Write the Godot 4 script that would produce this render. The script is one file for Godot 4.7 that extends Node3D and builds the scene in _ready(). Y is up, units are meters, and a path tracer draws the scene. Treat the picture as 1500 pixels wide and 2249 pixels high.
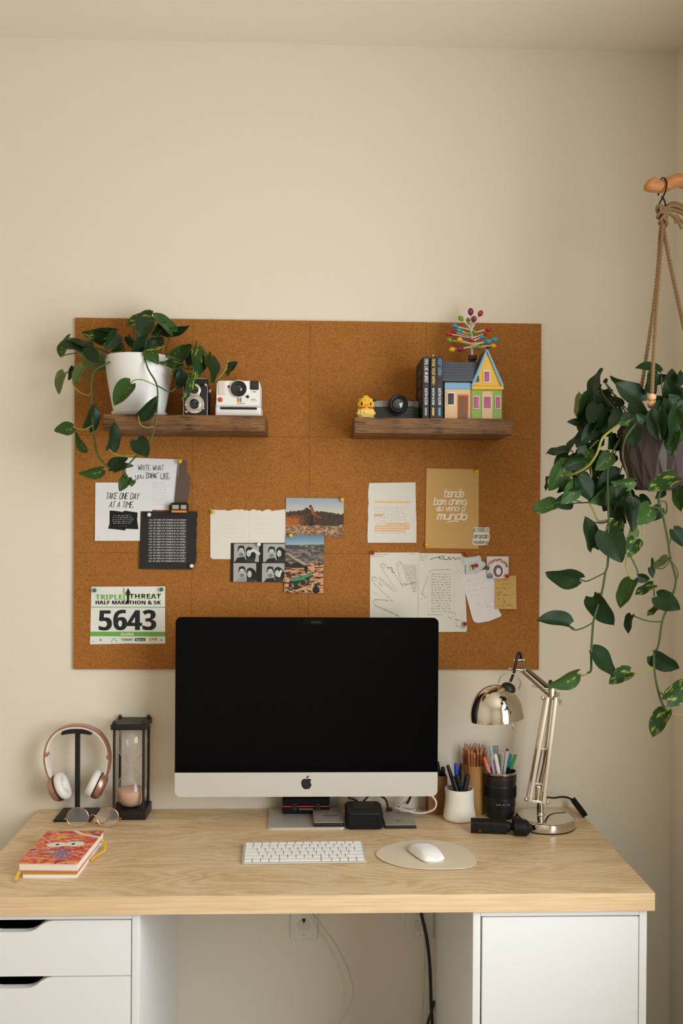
extends Node3D
# A desk in a bright corner room: cork board with shelves above, computer, lamp, hanging plant.
# Units are metres, y up; the back wall is the plane z = 0 and the camera looks along -z.

const FOCAL := 2142.48      # focal length in pixels of the 1500 x 2249 frame
const LENS_Y := 1153.19     # row of the optical axis in that frame
const DESK := 0.74          # height of the desk top
const SHELF := 1.751        # height of the shelf tops
const RIGHT := 0.969        # the wall on the right
var cam_at := Vector3(0, 1.50144, 2.56262)
var cam_basis := Basis.from_euler(Vector3(-0.00626, -0.03408, 0.00625))
var M := {}

func _ready() -> void:
	var cam := Camera3D.new()
	cam.name = "camera"
	cam.projection = Camera3D.PROJECTION_FRUSTUM
	cam.near = 0.05
	cam.far = 60.0
	cam.size = 2249.0 / FOCAL * cam.near
	cam.frustum_offset = Vector2(0, (LENS_Y - 1124.5) / FOCAL * cam.near)
	cam.transform = Transform3D(cam_basis, cam_at)
	add_child(cam)
	cam.current = true

	var env := Environment.new()
	env.background_mode = Environment.BG_SKY
	var sky := Sky.new()
	var sm := ProceduralSkyMaterial.new()
	sm.sky_top_color = Color(0.80, 0.87, 0.97)
	sm.sky_horizon_color = Color(0.97, 0.98, 1.0)
	sm.ground_horizon_color = Color(0.62, 0.60, 0.55)
	sm.ground_bottom_color = Color(0.42, 0.40, 0.36)
	sm.sky_energy_multiplier = 1.0
	sky.sky_material = sm
	env.sky = sky
	env.background_energy_multiplier = 4.0
	env.tonemap_mode = Environment.TONE_MAPPER_LINEAR
	env.tonemap_exposure = 0.39
	env.sdfgi_enabled = true
	env.ssao_enabled = true
	env.ssil_enabled = true
	var we := WorldEnvironment.new()
	we.name = "world_environment"
	we.environment = env
	add_child(we)

	# daylight that comes in through the window of the right-hand wall
	var day := AreaLight3D.new()
	day.name = "window_daylight"
	day.area_size = Vector2(WIN_Z1 - WIN_Z0, WIN_Y1 - WIN_Y0)
	day.light_color = Color(0.975, 0.99, 1.0)
	day.light_energy = 12.0
	day.shadow_enabled = true
	day.area_range = 9.0
	day.area_attenuation = 2.0
	day.transform = Transform3D(Basis(Vector3.UP, PI / 2), Vector3(RIGHT + 0.03, (WIN_Y0 + WIN_Y1) / 2, (WIN_Z0 + WIN_Z1) / 2))
	add_child(day)

	materials()
	room()
	cork_board()
	desk()
	shelves()
	computer()
	desk_things_left()
	desk_things_right()
	lamp()
	papers()
	shelf_things()
	shelf_plant()
	hanging_plant()
	cables()

const WIN_Z0 := 1.0
const WIN_Z1 := 2.5
const WIN_Y0 := 0.76
const WIN_Y1 := 2.24

# ---------------------------------------------------------------- helpers
func ray(u: float, v: float) -> Vector3:
	return cam_basis * Vector3((u - 750.0) / FOCAL, -(v - LENS_Y) / FOCAL, -1.0)

func W(u: float, v: float, z: float) -> Vector3:   # point of the upright plane z metres in front of the back wall
	var d := ray(u, v)
	return cam_at + d * ((z - cam_at.z) / d.z)

func D(u: float, v: float, y := DESK) -> Vector3:   # point of the level plane y
	var d := ray(u, v)
	return cam_at + d * ((y - cam_at.y) / d.y)

class MB:
	var v := PackedVector3Array()
	var uv := PackedVector2Array()
	var t := PackedInt32Array()
	var xf := Transform3D()

	func _init(x := Transform3D()):
		xf = x

	func at(p: Vector3, b := Basis()) -> MB:
		xf = Transform3D(b, p)
		return self

	func p(q: Vector3, w := Vector2.ZERO) -> int:
		v.append(xf * q)
		uv.append(w)
		return v.size() - 1

	func tri(a: int, b: int, c: int) -> void:
		t.append(a); t.append(b); t.append(c)

	func quad(a: int, b: int, c: int, d: int) -> void:
		tri(a, b, c); tri(a, c, d)

	func box(size: Vector3, bevel := 0.001) -> MB:
		var h := size / 2.0
		var b := minf(bevel, minf(h.x, minf(h.y, h.z)) * 0.9)
		var id := {}
		for sx in [-1, 1]:
			for sy in [-1, 1]:
				for sz in [-1, 1]:
					for ax in 3:
						var q := Vector3(h.x - b, h.y - b, h.z - b)
						q[ax] = h[ax]
						q *= Vector3(sx, sy, sz)
						id[[sx, sy, sz, ax]] = p(q, Vector2(q.x / size.x + 0.5, 0.5 - q.y / size.y))
		for ax in 3:
			var a1 := (ax + 1) % 3
			var a2 := (ax + 2) % 3
			for s in [-1, 1]:
				var c := []
				for k in [[-1, -1], [1, -1], [1, 1], [-1, 1]]:
					var g := [0, 0, 0]
					g[ax] = s; g[a1] = k[0]; g[a2] = k[1]
					c.append(id[[g[0], g[1], g[2], ax]])
				if s > 0: quad(c[0], c[1], c[2], c[3])
				else: quad(c[3], c[2], c[1], c[0])
			# edges along ax
			for s1 in [-1, 1]:
				for s2 in [-1, 1]:
					var e := []
					for k in [-1, 1]:
						var g := [0, 0, 0]
						g[ax] = k; g[a1] = s1; g[a2] = s2
						e.append(id[[g[0], g[1], g[2], a1]])
						e.append(id[[g[0], g[1], g[2], a2]])
					if s1 * s2 > 0: quad(e[0], e[1], e[3], e[2])
					else: quad(e[2], e[3], e[1], e[0])
		for sx in [-1, 1]:
			for sy in [-1, 1]:
				for sz in [-1, 1]:
					var a: int = id[[sx, sy, sz, 0]]
					var bb: int = id[[sx, sy, sz, 1]]
					var c: int = id[[sx, sy, sz, 2]]
					if sx * sy * sz > 0: tri(a, bb, c)
					else: tri(a, c, bb)
		return self

	# rows of points; closed joins the last column to the first
	func grid(rows: Array, closed := false) -> MB:
		var nr := rows.size()
		var nc: int = rows[0].size()
		var base := v.size()
		for i in nr:
			for j in nc:
				p(rows[i][j], Vector2(float(j) / (nc - (0 if closed else 1)), float(i) / maxf(1.0, nr - 1)))
		for i in nr - 1:
			for j in (nc if closed else nc - 1):
				var j2 := (j + 1) % nc
				quad(base + i * nc + j, base + i * nc + j2, base + (i + 1) * nc + j2, base + (i + 1) * nc + j)
		return self

	# profile of Vector2(radius, height) from the bottom up on the outside
	func lathe(prof: Array, seg := 24, wob := 0.0, sx := 1.0, sz := 1.0) -> MB:
		var rows := []
		for q in prof:
			var row := []
			for k in seg:
				var a := -TAU * k / seg
				var r: float = maxf(q.x, 0.00001) * (1.0 + wob * sin(a * 3.0 + q.y * 90.0) * cos(a * 2.0 - q.y * 60.0))
				row.append(Vector3(cos(a) * r * sx, q.y, sin(a) * r * sz))
			rows.append(row)
		return grid(rows, true)

	func tube(pts: Array, r: Variant, seg := 8, cap := true) -> MB:
		var rows := []
		var n := pts.size()
		var up := Vector3.ZERO
		for i in n:
			var d: Vector3 = (pts[mini(i + 1, n - 1)] - pts[maxi(i - 1, 0)]).normalized()
			if up == Vector3.ZERO:
				up = Vector3.UP if absf(d.y) < 0.9 else Vector3.RIGHT
			var s := d.cross(up).normalized()
			up = s.cross(d).normalized()
			var rr: float = r[i] if r is Array else r
			var row := []
			for k in seg:
				var a := TAU * k / seg
				row.append(pts[i] + (s * cos(a) + up * sin(a)) * rr)
			rows.append(row)
		if cap:
			var first := []
			var last := []
			for k in seg:
				first.append(pts[0])
				last.append(pts[n - 1])
			rows.push_front(first)
			rows.append(last)
		return grid_flip(rows)

	func grid_turned(rows: Array) -> MB:
		for r in rows: r.reverse()
		return grid(rows, false)

	func grid_flip(rows: Array) -> MB:
		for r in rows: r.reverse()
		return grid(rows, true)

	# polygon in x, y pushed from z0 to z1
	func prism(poly: PackedVector2Array, z0: float, z1: float, slope := 0.0) -> MB:
		if Geometry2D.is_polygon_clockwise(poly):
			poly = poly.duplicate()
			poly.reverse()
		var lo := poly[0]
		var hi := poly[0]
		for q in poly:
			lo = lo.min(q); hi = hi.max(q)
		var sz := hi - lo
		var tr := Geometry2D.triangulate_polygon(poly)
		var f := []
		var g := []
		var f2 := []
		var g2 := []
		for q in poly:
			var w := Vector2((q.x - lo.x) / sz.x, (hi.y - q.y) / sz.y)
			var l := slope * w.y
			f.append(p(Vector3(q.x, q.y, z1 + l), w)); g.append(p(Vector3(q.x, q.y, z0 + l), w))
			f2.append(p(Vector3(q.x, q.y, z1 + l), w)); g2.append(p(Vector3(q.x, q.y, z0 + l), w))
		for k in range(0, tr.size(), 3):
			var a: Vector2 = poly[tr[k]]
			var b: Vector2 = poly[tr[k + 1]]
			var c: Vector2 = poly[tr[k + 2]]
			if (b - a).cross(c - a) > 0.0:
				tri(f[tr[k]], f[tr[k + 1]], f[tr[k + 2]]); tri(g[tr[k]], g[tr[k + 2]], g[tr[k + 1]])
			else:
				tri(f[tr[k]], f[tr[k + 2]], f[tr[k + 1]]); tri(g[tr[k]], g[tr[k + 1]], g[tr[k + 2]])
		var n := poly.size()
		for k in n:
			var m := (k + 1) % n
			quad(g2[k], g2[m], f2[m], f2[k])
		return self

	func ball(r: Vector3, seg := 16, rings := 10) -> MB:
		var rows := []
		for i in rings + 1:
			var b := -PI / 2 + PI * i / rings
			var row := []
			for k in seg:
				var a := -TAU * k / seg
				row.append(Vector3(cos(a) * cos(b) * r.x, sin(b) * r.y, sin(a) * cos(b) * r.z))
			rows.append(row)
		return grid(rows, true)

	func done(crease := 55.0) -> ArrayMesh:
		var nf := t.size() / 3
		var fn := PackedVector3Array()
		fn.resize(nf)
		var touch := {}
		for i in nf:
			var a := v[t[i * 3]]
			fn[i] = (v[t[i * 3 + 1]] - a).cross(v[t[i * 3 + 2]] - a)
			for k in 3:
				var id := t[i * 3 + k]
				if not touch.has(id): touch[id] = []
				touch[id].append(i)
		var lim := cos(deg_to_rad(crease))
		var ov := PackedVector3Array()
		var on := PackedVector3Array()
		var ou := PackedVector2Array()
		for i in nf:
			if fn[i].length_squared() < 1e-24:
				continue
			var n0 := fn[i].normalized()
			for k in [0, 2, 1]:
				var id := t[i * 3 + k]
				var s := Vector3.ZERO
				for j in touch[id]:
					if fn[j].length_squared() > 1e-24 and fn[j].normalized().dot(n0) > lim:
						s += fn[j]
				ov.append(v[id]); on.append(s.normalized()); ou.append(uv[id])
		var arr := []
		arr.resize(Mesh.ARRAY_MAX)
		arr[Mesh.ARRAY_VERTEX] = ov
		arr[Mesh.ARRAY_NORMAL] = on
		arr[Mesh.ARRAY_TEX_UV] = ou
		var m := ArrayMesh.new()
		m.add_surface_from_arrays(Mesh.PRIMITIVE_TRIANGLES, arr)
		return m

var used := {}
func numbered(called: String) -> String:
	var n: int = used.get(called, 0)
	used[called] = n + 1
	return called if n == 0 else "%s_%03d" % [called, n]

func obj(called: String, shape: Variant, m: Material, parent: Node3D = null) -> MeshInstance3D:
	var o := MeshInstance3D.new()
	o.mesh = shape.done() if shape is MB else shape
	o.set_surface_override_material(0, m)
	o.name = called if parent else numbered(called)
	(parent if parent else self).add_child(o, true)
	return o

func thing(called: String, label: String, category: String, base: Vector3, group := "") -> Node3D:
	var o := Node3D.new()
	o.name = numbered(called)
	o.position = base
	add_child(o, true)
	tag(o, label, category, group)
	return o

func tag(o: Node3D, label: String, category: String, group := "") -> Node3D:
	o.set_meta("label", label)
	o.set_meta("category", category)
	if group: o.set_meta("group", group)
	return o

func structure(called: String, shape: Variant, m: Material) -> MeshInstance3D:
	var o := obj(called, shape, m)
	o.set_meta("kind", "structure")
	return o

# a mesh builder in world coordinates for a part of the thing
func inside(t: Node3D) -> MB:
	return MB.new(Transform3D(Basis(), -t.position))

func mat(c: Color, rough := 0.6, metal := 0.0, spec := 0.5) -> StandardMaterial3D:
	var m := StandardMaterial3D.new()
	m.albedo_color = c
	m.roughness = rough
	m.metallic = metal
	m.metallic_specular = spec
	return m

func rgb(r: int, g: int, b: int) -> Color:
	return Color(r / 255.0, g / 255.0, b / 255.0)

func tex_mat(tex: Texture2D, rough := 0.9, spec := 0.3) -> StandardMaterial3D:
	var m := mat(Color.WHITE, rough, 0.0, spec)
	m.albedo_texture = tex
	return m

func rrect(w: float, h: float, r: float, n := 5) -> PackedVector2Array:
	var out := PackedVector2Array()
	for c in [[1, 1, 0.0], [-1, 1, PI / 2], [-1, -1, PI], [1, -1, PI * 1.5]]:
		for k in n + 1:
			var a: float = c[2] + PI / 2 * k / n
			out.append(Vector2(c[0] * (w / 2 - r) + cos(a) * r, c[1] * (h / 2 - r) + sin(a) * r))
	return out

func circle(r: float, n := 24, ry := -1.0) -> PackedVector2Array:
	var out := PackedVector2Array()
	for k in n:
		out.append(Vector2(cos(TAU * k / n) * r, sin(TAU * k / n) * (ry if ry > 0 else r)))
	return out

func smooth(pts: Array, per := 6, closed := false) -> Array:
	var out := []
	var n := pts.size()
	for i in (n if closed else n - 1):
		var a = pts[(i - 1 + n) % n] if closed or i > 0 else pts[0]
		var b = pts[i]
		var c = pts[(i + 1) % n]
		var d = pts[(i + 2) % n] if closed or i + 2 < n else pts[n - 1]
		for k in per:
			out.append(b.cubic_interpolate(c, a, d, float(k) / per))
	if not closed: out.append(pts[n - 1])
	return out

const FRONT := Basis(Vector3.RIGHT, Vector3(0, 0, 1), Vector3(0, -1, 0))   # lathe axis y turned towards the viewer (+z)

func text(parent: Node3D, words: String, cap: float, where: Vector3, b: Basis, m: Material, width := 0.0, bold := true, serif := false) -> MeshInstance3D:
	var tm := TextMesh.new()
	var f := SystemFont.new()
	f.font_names = PackedStringArray(["Droid Serif" if serif else "Droid Sans"])
	f.font_weight = 700 if bold else 400
	tm.font = f
	tm.font_size = 64
	tm.text = words
	tm.depth = 0.0004
	tm.pixel_size = cap / 0.714 / 64.0
	tm.curve_step = 1.0
	var o := obj("lettering", tm, m, parent)
	var s := 1.0
	if width > 0.0:
		s = width / maxf(tm.get_aabb().size.x, 0.0001)
	o.transform = Transform3D(b * Basis.from_scale(Vector3(s, 1, 1)), where)
	return o

# ---------------------------------------------------------------- pictures drawn on paper
const GLYPH := {
	"A": "06 20 46|14 34", "B": "00 06 36 45 44 33 03|00 30 41 42 33", "C": "41 30 10 01 05 16 36 45", "D": "00 06 26 45 41 20 00", "E": "40 00 06 46|03 33", "F": "40 00 06|03 33",
	"G": "41 30 10 01 05 16 36 45 43 23", "H": "00 06|40 46|03 43", "I": "20 26", "J": "30 35 26 16 05", "K": "00 06|40 03 46", "L": "00 06 46", "M": "06 00 23 40 46", "N": "06 00 46 40",
	"O": "10 30 41 45 36 16 05 01 10", "P": "06 00 30 41 42 33 03", "Q": "10 30 41 45 36 16 05 01 10|34 46", "R": "06 00 30 41 42 33 03|23 46", "S": "41 30 10 01 02 13 33 44 45 36 16 05",
	"T": "00 40|20 26", "U": "00 05 16 36 45 40", "V": "00 26 40", "W": "00 16 22 36 40", "X": "00 46|40 06", "Y": "00 23 40|23 26", "Z": "00 40 06 46", ".": "25 26", ",": "25 17", "!": "20 24|26 26",
	"&": "46 11 10 20 21 03 05 16 26 44", "-": "13 33", "'": "20 21", ":": "23 23|26 26",
	"a": "42 12 03 05 16 36 45 42 46", "b": "00 06 36 45 43 32 02", "c": "43 32 12 03 05 16 36 45", "d": "40 46 16 05 03 12 42", "e": "04 44 43 32 12 03 05 16 36 45", "f": "40 30 21 26|03 33",
	"g": "42 12 03 05 16 46|42 47 38 18", "h": "00 06|03 12 32 43 46", "i": "22 26|20 20", "k": "00 06|42 04 46", "l": "20 25 36", "m": "02 06|03 12 23 26|23 32 43 46", "n": "02 06|03 12 32 43 46",
	"o": "12 32 43 45 36 16 05 03 12", "p": "02 08|02 32 43 45 36 06", "r": "02 06|04 12 42", "s": "42 12 03 14 34 45 36 06", "t": "10 15 26 46|02 42", "u": "02 05 16 36 45 42 46", "v": "02 26 42",
	"w": "02 16 23 36 42", "y": "02 05 16 46|42 47 38 18", "z": "02 42 06 46"}

class Pic:
	var im: Image
	var k: float
	var o: Vector2
	var rng := RandomNumberGenerator.new()

	func _init(u0: float, v0: float, u1: float, v1: float, scale: float, bg: Color):
		k = scale
		o = Vector2(u0, v0)
		im = Image.create(int((u1 - u0) * k), int((v1 - v0) * k), false, Image.FORMAT_RGB8)
		im.fill(bg)
		rng.seed = int(u0 * 7 + v0)

	func px(x: int, y: int, c: Color, al: float) -> void:
		if x >= 0 and y >= 0 and x < im.get_width() and y < im.get_height():
			im.set_pixel(x, y, im.get_pixel(x, y).lerp(c, al * c.a))

	func line(a: Vector2, b: Vector2, r: float, c: Color) -> void:
		a = (a - o) * k; b = (b - o) * k; r *= k
		var lo := a.min(b) - Vector2(r + 1, r + 1)
		var hi := a.max(b) + Vector2(r + 1, r + 1)
		for y in range(int(lo.y), int(hi.y) + 1):
			for x in range(int(lo.x), int(hi.x) + 1):
				var q := Vector2(x + 0.5, y + 0.5)
				var d := q.distance_to(Geometry2D.get_closest_point_to_segment(q, a, b))
				if d < r + 0.5: px(x, y, c, clampf(r + 0.5 - d, 0, 1))

	func path(pts: Array, r: float, c: Color) -> void:
		for i in pts.size() - 1: line(pts[i], pts[i + 1], r, c)

	func fill(pts: PackedVector2Array, c: Color) -> void:
		var q := PackedVector2Array()
		var lo := Vector2(1e9, 1e9)
		var hi := -lo
		for p in pts:
			var w := (p - o) * k
			q.append(w); lo = lo.min(w); hi = hi.max(w)
		for y in range(int(lo.y), int(hi.y) + 1):
			for x in range(int(lo.x), int(hi.x) + 1):
				if Geometry2D.is_point_in_polygon(Vector2(x + 0.5, y + 0.5), q): px(x, y, c, 1.0)

	func rect(x0: float, y0: float, x1: float, y1: float, c: Color) -> void:
		im.fill_rect(Rect2i(int((x0 - o.x) * k), int((y0 - o.y) * k), int((x1 - x0) * k), int((y1 - y0) * k)), c)

	func disc(at: Vector2, rx: float, ry: float, c: Color) -> void:
		var pts := PackedVector2Array()
		for i in 24: pts.append(at + Vector2(cos(TAU * i / 24) * rx, sin(TAU * i / 24) * ry))
		fill(pts, c)

	# hand lettering: from a (left end of the line of letters) along dir, capitals h high, letters w wide
	func write(words: String, a: Vector2, h: float, w: float, gap: float, r: float, c: Color, slant := 0.0, dir := Vector2.RIGHT, jit := 0.25) -> void:
		var dn := Vector2(-dir.y, dir.x)
		var x := 0.0
		for ch in words:
			if ch == " ":
				x += w * 0.9
				continue
			var ww := w * (0.35 if ch in "Iil.,!'" else 1.25 if ch in "MWmw" else 1.0)
			var dy := rng.randf_range(-jit, jit) * h * 0.12
			for stroke in String(GLYPH.get(ch, "")).split("|"):
				var pts := []
				for s in stroke.split(" ", false):
					var gx := float(s[0].to_int()) / 4.0
					var gy := float(s[1].to_int()) / 6.0
					if ch in "Iil.,!'": gx = gx * 1.4 - 0.35
					pts.append(a + dir * (x + gx * ww + (1.0 - gy) * h * slant) + dn * ((gy - 1.0) * h + dy))
				if pts.size() == 2 and pts[0] == pts[1]: pts[1] += Vector2(0.01, 0.01)
				path(pts, r, c)
			x += ww + gap

	# a line of small handwriting or print too small to read
	func scrawl(a: Vector2, w: float, h: float, r: float, c: Color, dir := Vector2.RIGHT) -> void:
		var dn := Vector2(-dir.y, dir.x)
		var x := 0.0
		while x < w:
			var n := rng.randi_range(3, 9)
			var pts := []
			for i in n:
				if x > w: break
				pts.append(a + dir * x + dn * (rng.randf_range(-1, 0.1) * h))
				x += h * 0.42
			path(pts, r, c)
			x += h * 0.6

	func soften(f: float) -> void:
		var w := im.get_width()
		var h := im.get_height()
		im.resize(int(w * f), int(h * f), Image.INTERPOLATE_LANCZOS)
		im.resize(w, h, Image.INTERPOLATE_CUBIC)

	func tex() -> ImageTexture:
		return ImageTexture.create_from_image(im)

# a sheet with its own thickness; outline in the picture frame's units, laid on the upright plane z
func sheet(called: String, label: String, category: String, outline: Array, z: float, m: Material, lift := 0.0, group := "") -> MeshInstance3D:
	var poly := PackedVector2Array()
	var c := W(outline[0].x, outline[0].y, z)
	for q in outline:
		var w := W(q.x, q.y, z) - c
		poly.append(Vector2(w.x, w.y))
	var o := obj(called, MB.new().prism(poly, 0.0, 0.0004, lift), m)
	o.position = c
	return tag(o, label, category, group)

func quadpts(u0: float, v0: float, u1: float, v1: float) -> Array:
	return [Vector2(u0, v0), Vector2(u1, v0), Vector2(u1, v1), Vector2(u0, v1)]

# torn edge between two points
func torn(a: Vector2, b: Vector2, n: int, amp: float, seed_: int) -> Array:
	var r := RandomNumberGenerator.new()
	r.seed = seed_
	var out := [a]
	var nrm := (b - a).normalized().orthogonal()
	for i in range(1, n):
		out.append(a.lerp(b, float(i) / n) + nrm * r.randf_range(-amp, amp))
	out.append(b)
	return out

var pin_mesh: ArrayMesh
var pin_mats := {}
func pin(u: float, v: float, colour: String, label: String, z := 0.0105) -> void:
	if pin_mesh == null:
		pin_mesh = MB.new(Transform3D(FRONT, Vector3.ZERO)).lathe([Vector2(0.0, -0.0005), Vector2(0.0032, 0.0), Vector2(0.0028, 0.0025), Vector2(0.004, 0.0042), Vector2(0.0052, 0.0065), Vector2(0.0054, 0.0085), Vector2(0.0047, 0.0108), Vector2(0.0028, 0.0124), Vector2(0.0, 0.013)], 16).done()
	if not pin_mats.has(colour):
		pin_mats[colour] = mat({"yellow": rgb(238, 190, 30), "white": rgb(236, 236, 236), "green": rgb(20, 120, 95), "red": rgb(178, 28, 22)}[colour], 0.3)
	var o := obj("push_pin", pin_mesh, pin_mats[colour])
	o.position = W(u, v, z + 0.008) * Vector3(1, 1, 0) + Vector3(0, 0, z)
	tag(o, label, "push pin", "push pins on the cork board")

# ---------------------------------------------------------------- materials
func noise(s: int, f: float, kind := FastNoiseLite.TYPE_SIMPLEX_SMOOTH, oct := 3) -> FastNoiseLite:
	var n := FastNoiseLite.new()
	n.seed = s
	n.frequency = f
	n.noise_type = kind
	n.fractal_octaves = oct
	return n

func cork_texture() -> ImageTexture:
	var im := Image.create(1024, 1024, false, Image.FORMAT_RGB8)
	var a := noise(3, 0.11, FastNoiseLite.TYPE_CELLULAR, 2)
	a.cellular_return_type = FastNoiseLite.RETURN_CELL_VALUE
	var b := noise(8, 0.28, FastNoiseLite.TYPE_VALUE, 2)
	var c := noise(5, 0.006)
	for y in 1024:
		for x in 1024:
			var t := a.get_noise_2d(x, y * 1.15) * 0.3 + b.get_noise_2d(x, y) * 0.55 + c.get_noise_2d(x, y) * 0.07
			var col := rgb(164, 108, 53).lerp(rgb(192, 140, 85) if t > 0.0 else rgb(122, 75, 33), clampf(absf(t) * 1.1, 0, 1))
			im.set_pixel(x, y, col)
	return ImageTexture.create_from_image(im)

func desk_texture() -> ImageTexture:
	var w := 1536
	var h := 640
	var im := Image.create(w, h, false, Image.FORMAT_RGB8)
	var big := noise(21, 0.0022, FastNoiseLite.TYPE_SIMPLEX_SMOOTH, 3)
	var fine := noise(22, 0.35, FastNoiseLite.TYPE_VALUE, 2)
	var tone := noise(23, 0.004)
	for y in h:
		for x in w:
			var q := big.get_noise_2d(x * 0.42, y * 2.1)
			var rings := 0.5 + 0.5 * sin(q * 38.0 + y * 0.03 + fine.get_noise_2d(x * 0.2, y * 0.4) * 1.6)
			var g := fine.get_noise_2d(x * 0.06, y * 1.7)
			var t := clampf(rings * 0.62 + g * 0.3 + tone.get_noise_2d(x, y * 3.0) * 0.5 + 0.08, 0, 1)
			im.set_pixel(x, y, rgb(228, 203, 164).lerp(rgb(206, 172, 126), t))
	return ImageTexture.create_from_image(im)

func edge_texture() -> ImageTexture:
	var im := Image.create(1024, 64, false, Image.FORMAT_RGB8)
	var fine := noise(31, 0.3, FastNoiseLite.TYPE_VALUE, 2)
	var tone := noise(33, 0.01)
	for y in 64:
		for x in 1024:
			var t := clampf(0.5 + fine.get_noise_2d(x * 0.04, y * 1.5) * 0.6 + tone.get_noise_2d(x, y * 4.0) * 0.4, 0, 1)
			im.set_pixel(x, y, rgb(236, 210, 170).lerp(rgb(220, 186, 140), t))
	return ImageTexture.create_from_image(im)

func shelf_texture() -> ImageTexture:
	var im := Image.create(1024, 512, false, Image.FORMAT_RGB8)
	var fine := noise(41, 0.2, FastNoiseLite.TYPE_VALUE, 3)
	var crack := noise(42, 0.16, FastNoiseLite.TYPE_VALUE, 3)
	var tone := noise(43, 0.008)
	for y in 512:
		for x in 1024:
			var t := 0.45 + fine.get_noise_2d(x * 0.03, y * 1.4) * 0.7 + tone.get_noise_2d(x * 0.5, y * 1.2) * 0.5
			var col := rgb(142, 102, 64).lerp(rgb(92, 62, 36), clampf(t, 0, 1))
			var k := crack.get_noise_2d(x * 0.07, y * 1.6) * (0.75 + 0.9 * tone.get_noise_2d(x * 0.7 + 400.0, y * 0.8))
			if k > 0.24: col = col.lerp(rgb(38, 25, 16), clampf((k - 0.24) * 5.0, 0, 0.9))
			im.set_pixel(x, y, col)
	return ImageTexture.create_from_image(im)

# kinds: 0 dark, 1 fresh green, 2 splashed with yellow, 3 pale back of a leaf
func leaf_texture(kind: int) -> ImageTexture:
	var im := Image.create(192, 192, false, Image.FORMAT_RGB8)
	var spl := noise(60 + kind, 0.011, FastNoiseLite.TYPE_SIMPLEX_SMOOTH, 5)
	var mot := noise(70 + kind, 0.05)
	var base: Color = [rgb(24, 47, 21), rgb(46, 76, 29), rgb(34, 62, 27), rgb(92, 108, 58)][kind]
	var vein: Color = [rgb(40, 67, 35), rgb(76, 104, 48), rgb(66, 92, 42), rgb(124, 134, 84)][kind]
	for y in 192:
		for x in 192:
			var s := (x - 95.5) / 96.0
			var tt := y / 191.0
			var c := base.lerp(vein, 0.3 * (0.5 + 0.5 * mot.get_noise_2d(x, y)))
			var side := absf(fposmod((tt - absf(s) * 0.42) * 7.0, 1.0) - 0.5)
			c = c.lerp(vein, 0.45 * clampf(1.0 - side * 9.0, 0, 1))
			c = c.lerp(vein, 0.9 * clampf(1.0 - absf(s) * 26.0, 0, 1))
			var k := spl.get_noise_2d(x * 1.3, y * 0.9 - absf(s) * 40.0)
			var lim: float = [0.5, 0.36, 0.14, 0.3][kind]
			if k > lim: c = c.lerp(rgb(160, 166, 62), clampf((k - lim) * 7.0, 0, 0.85))
			im.set_pixel(x, y, c)
	return ImageTexture.create_from_image(im)

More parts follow.
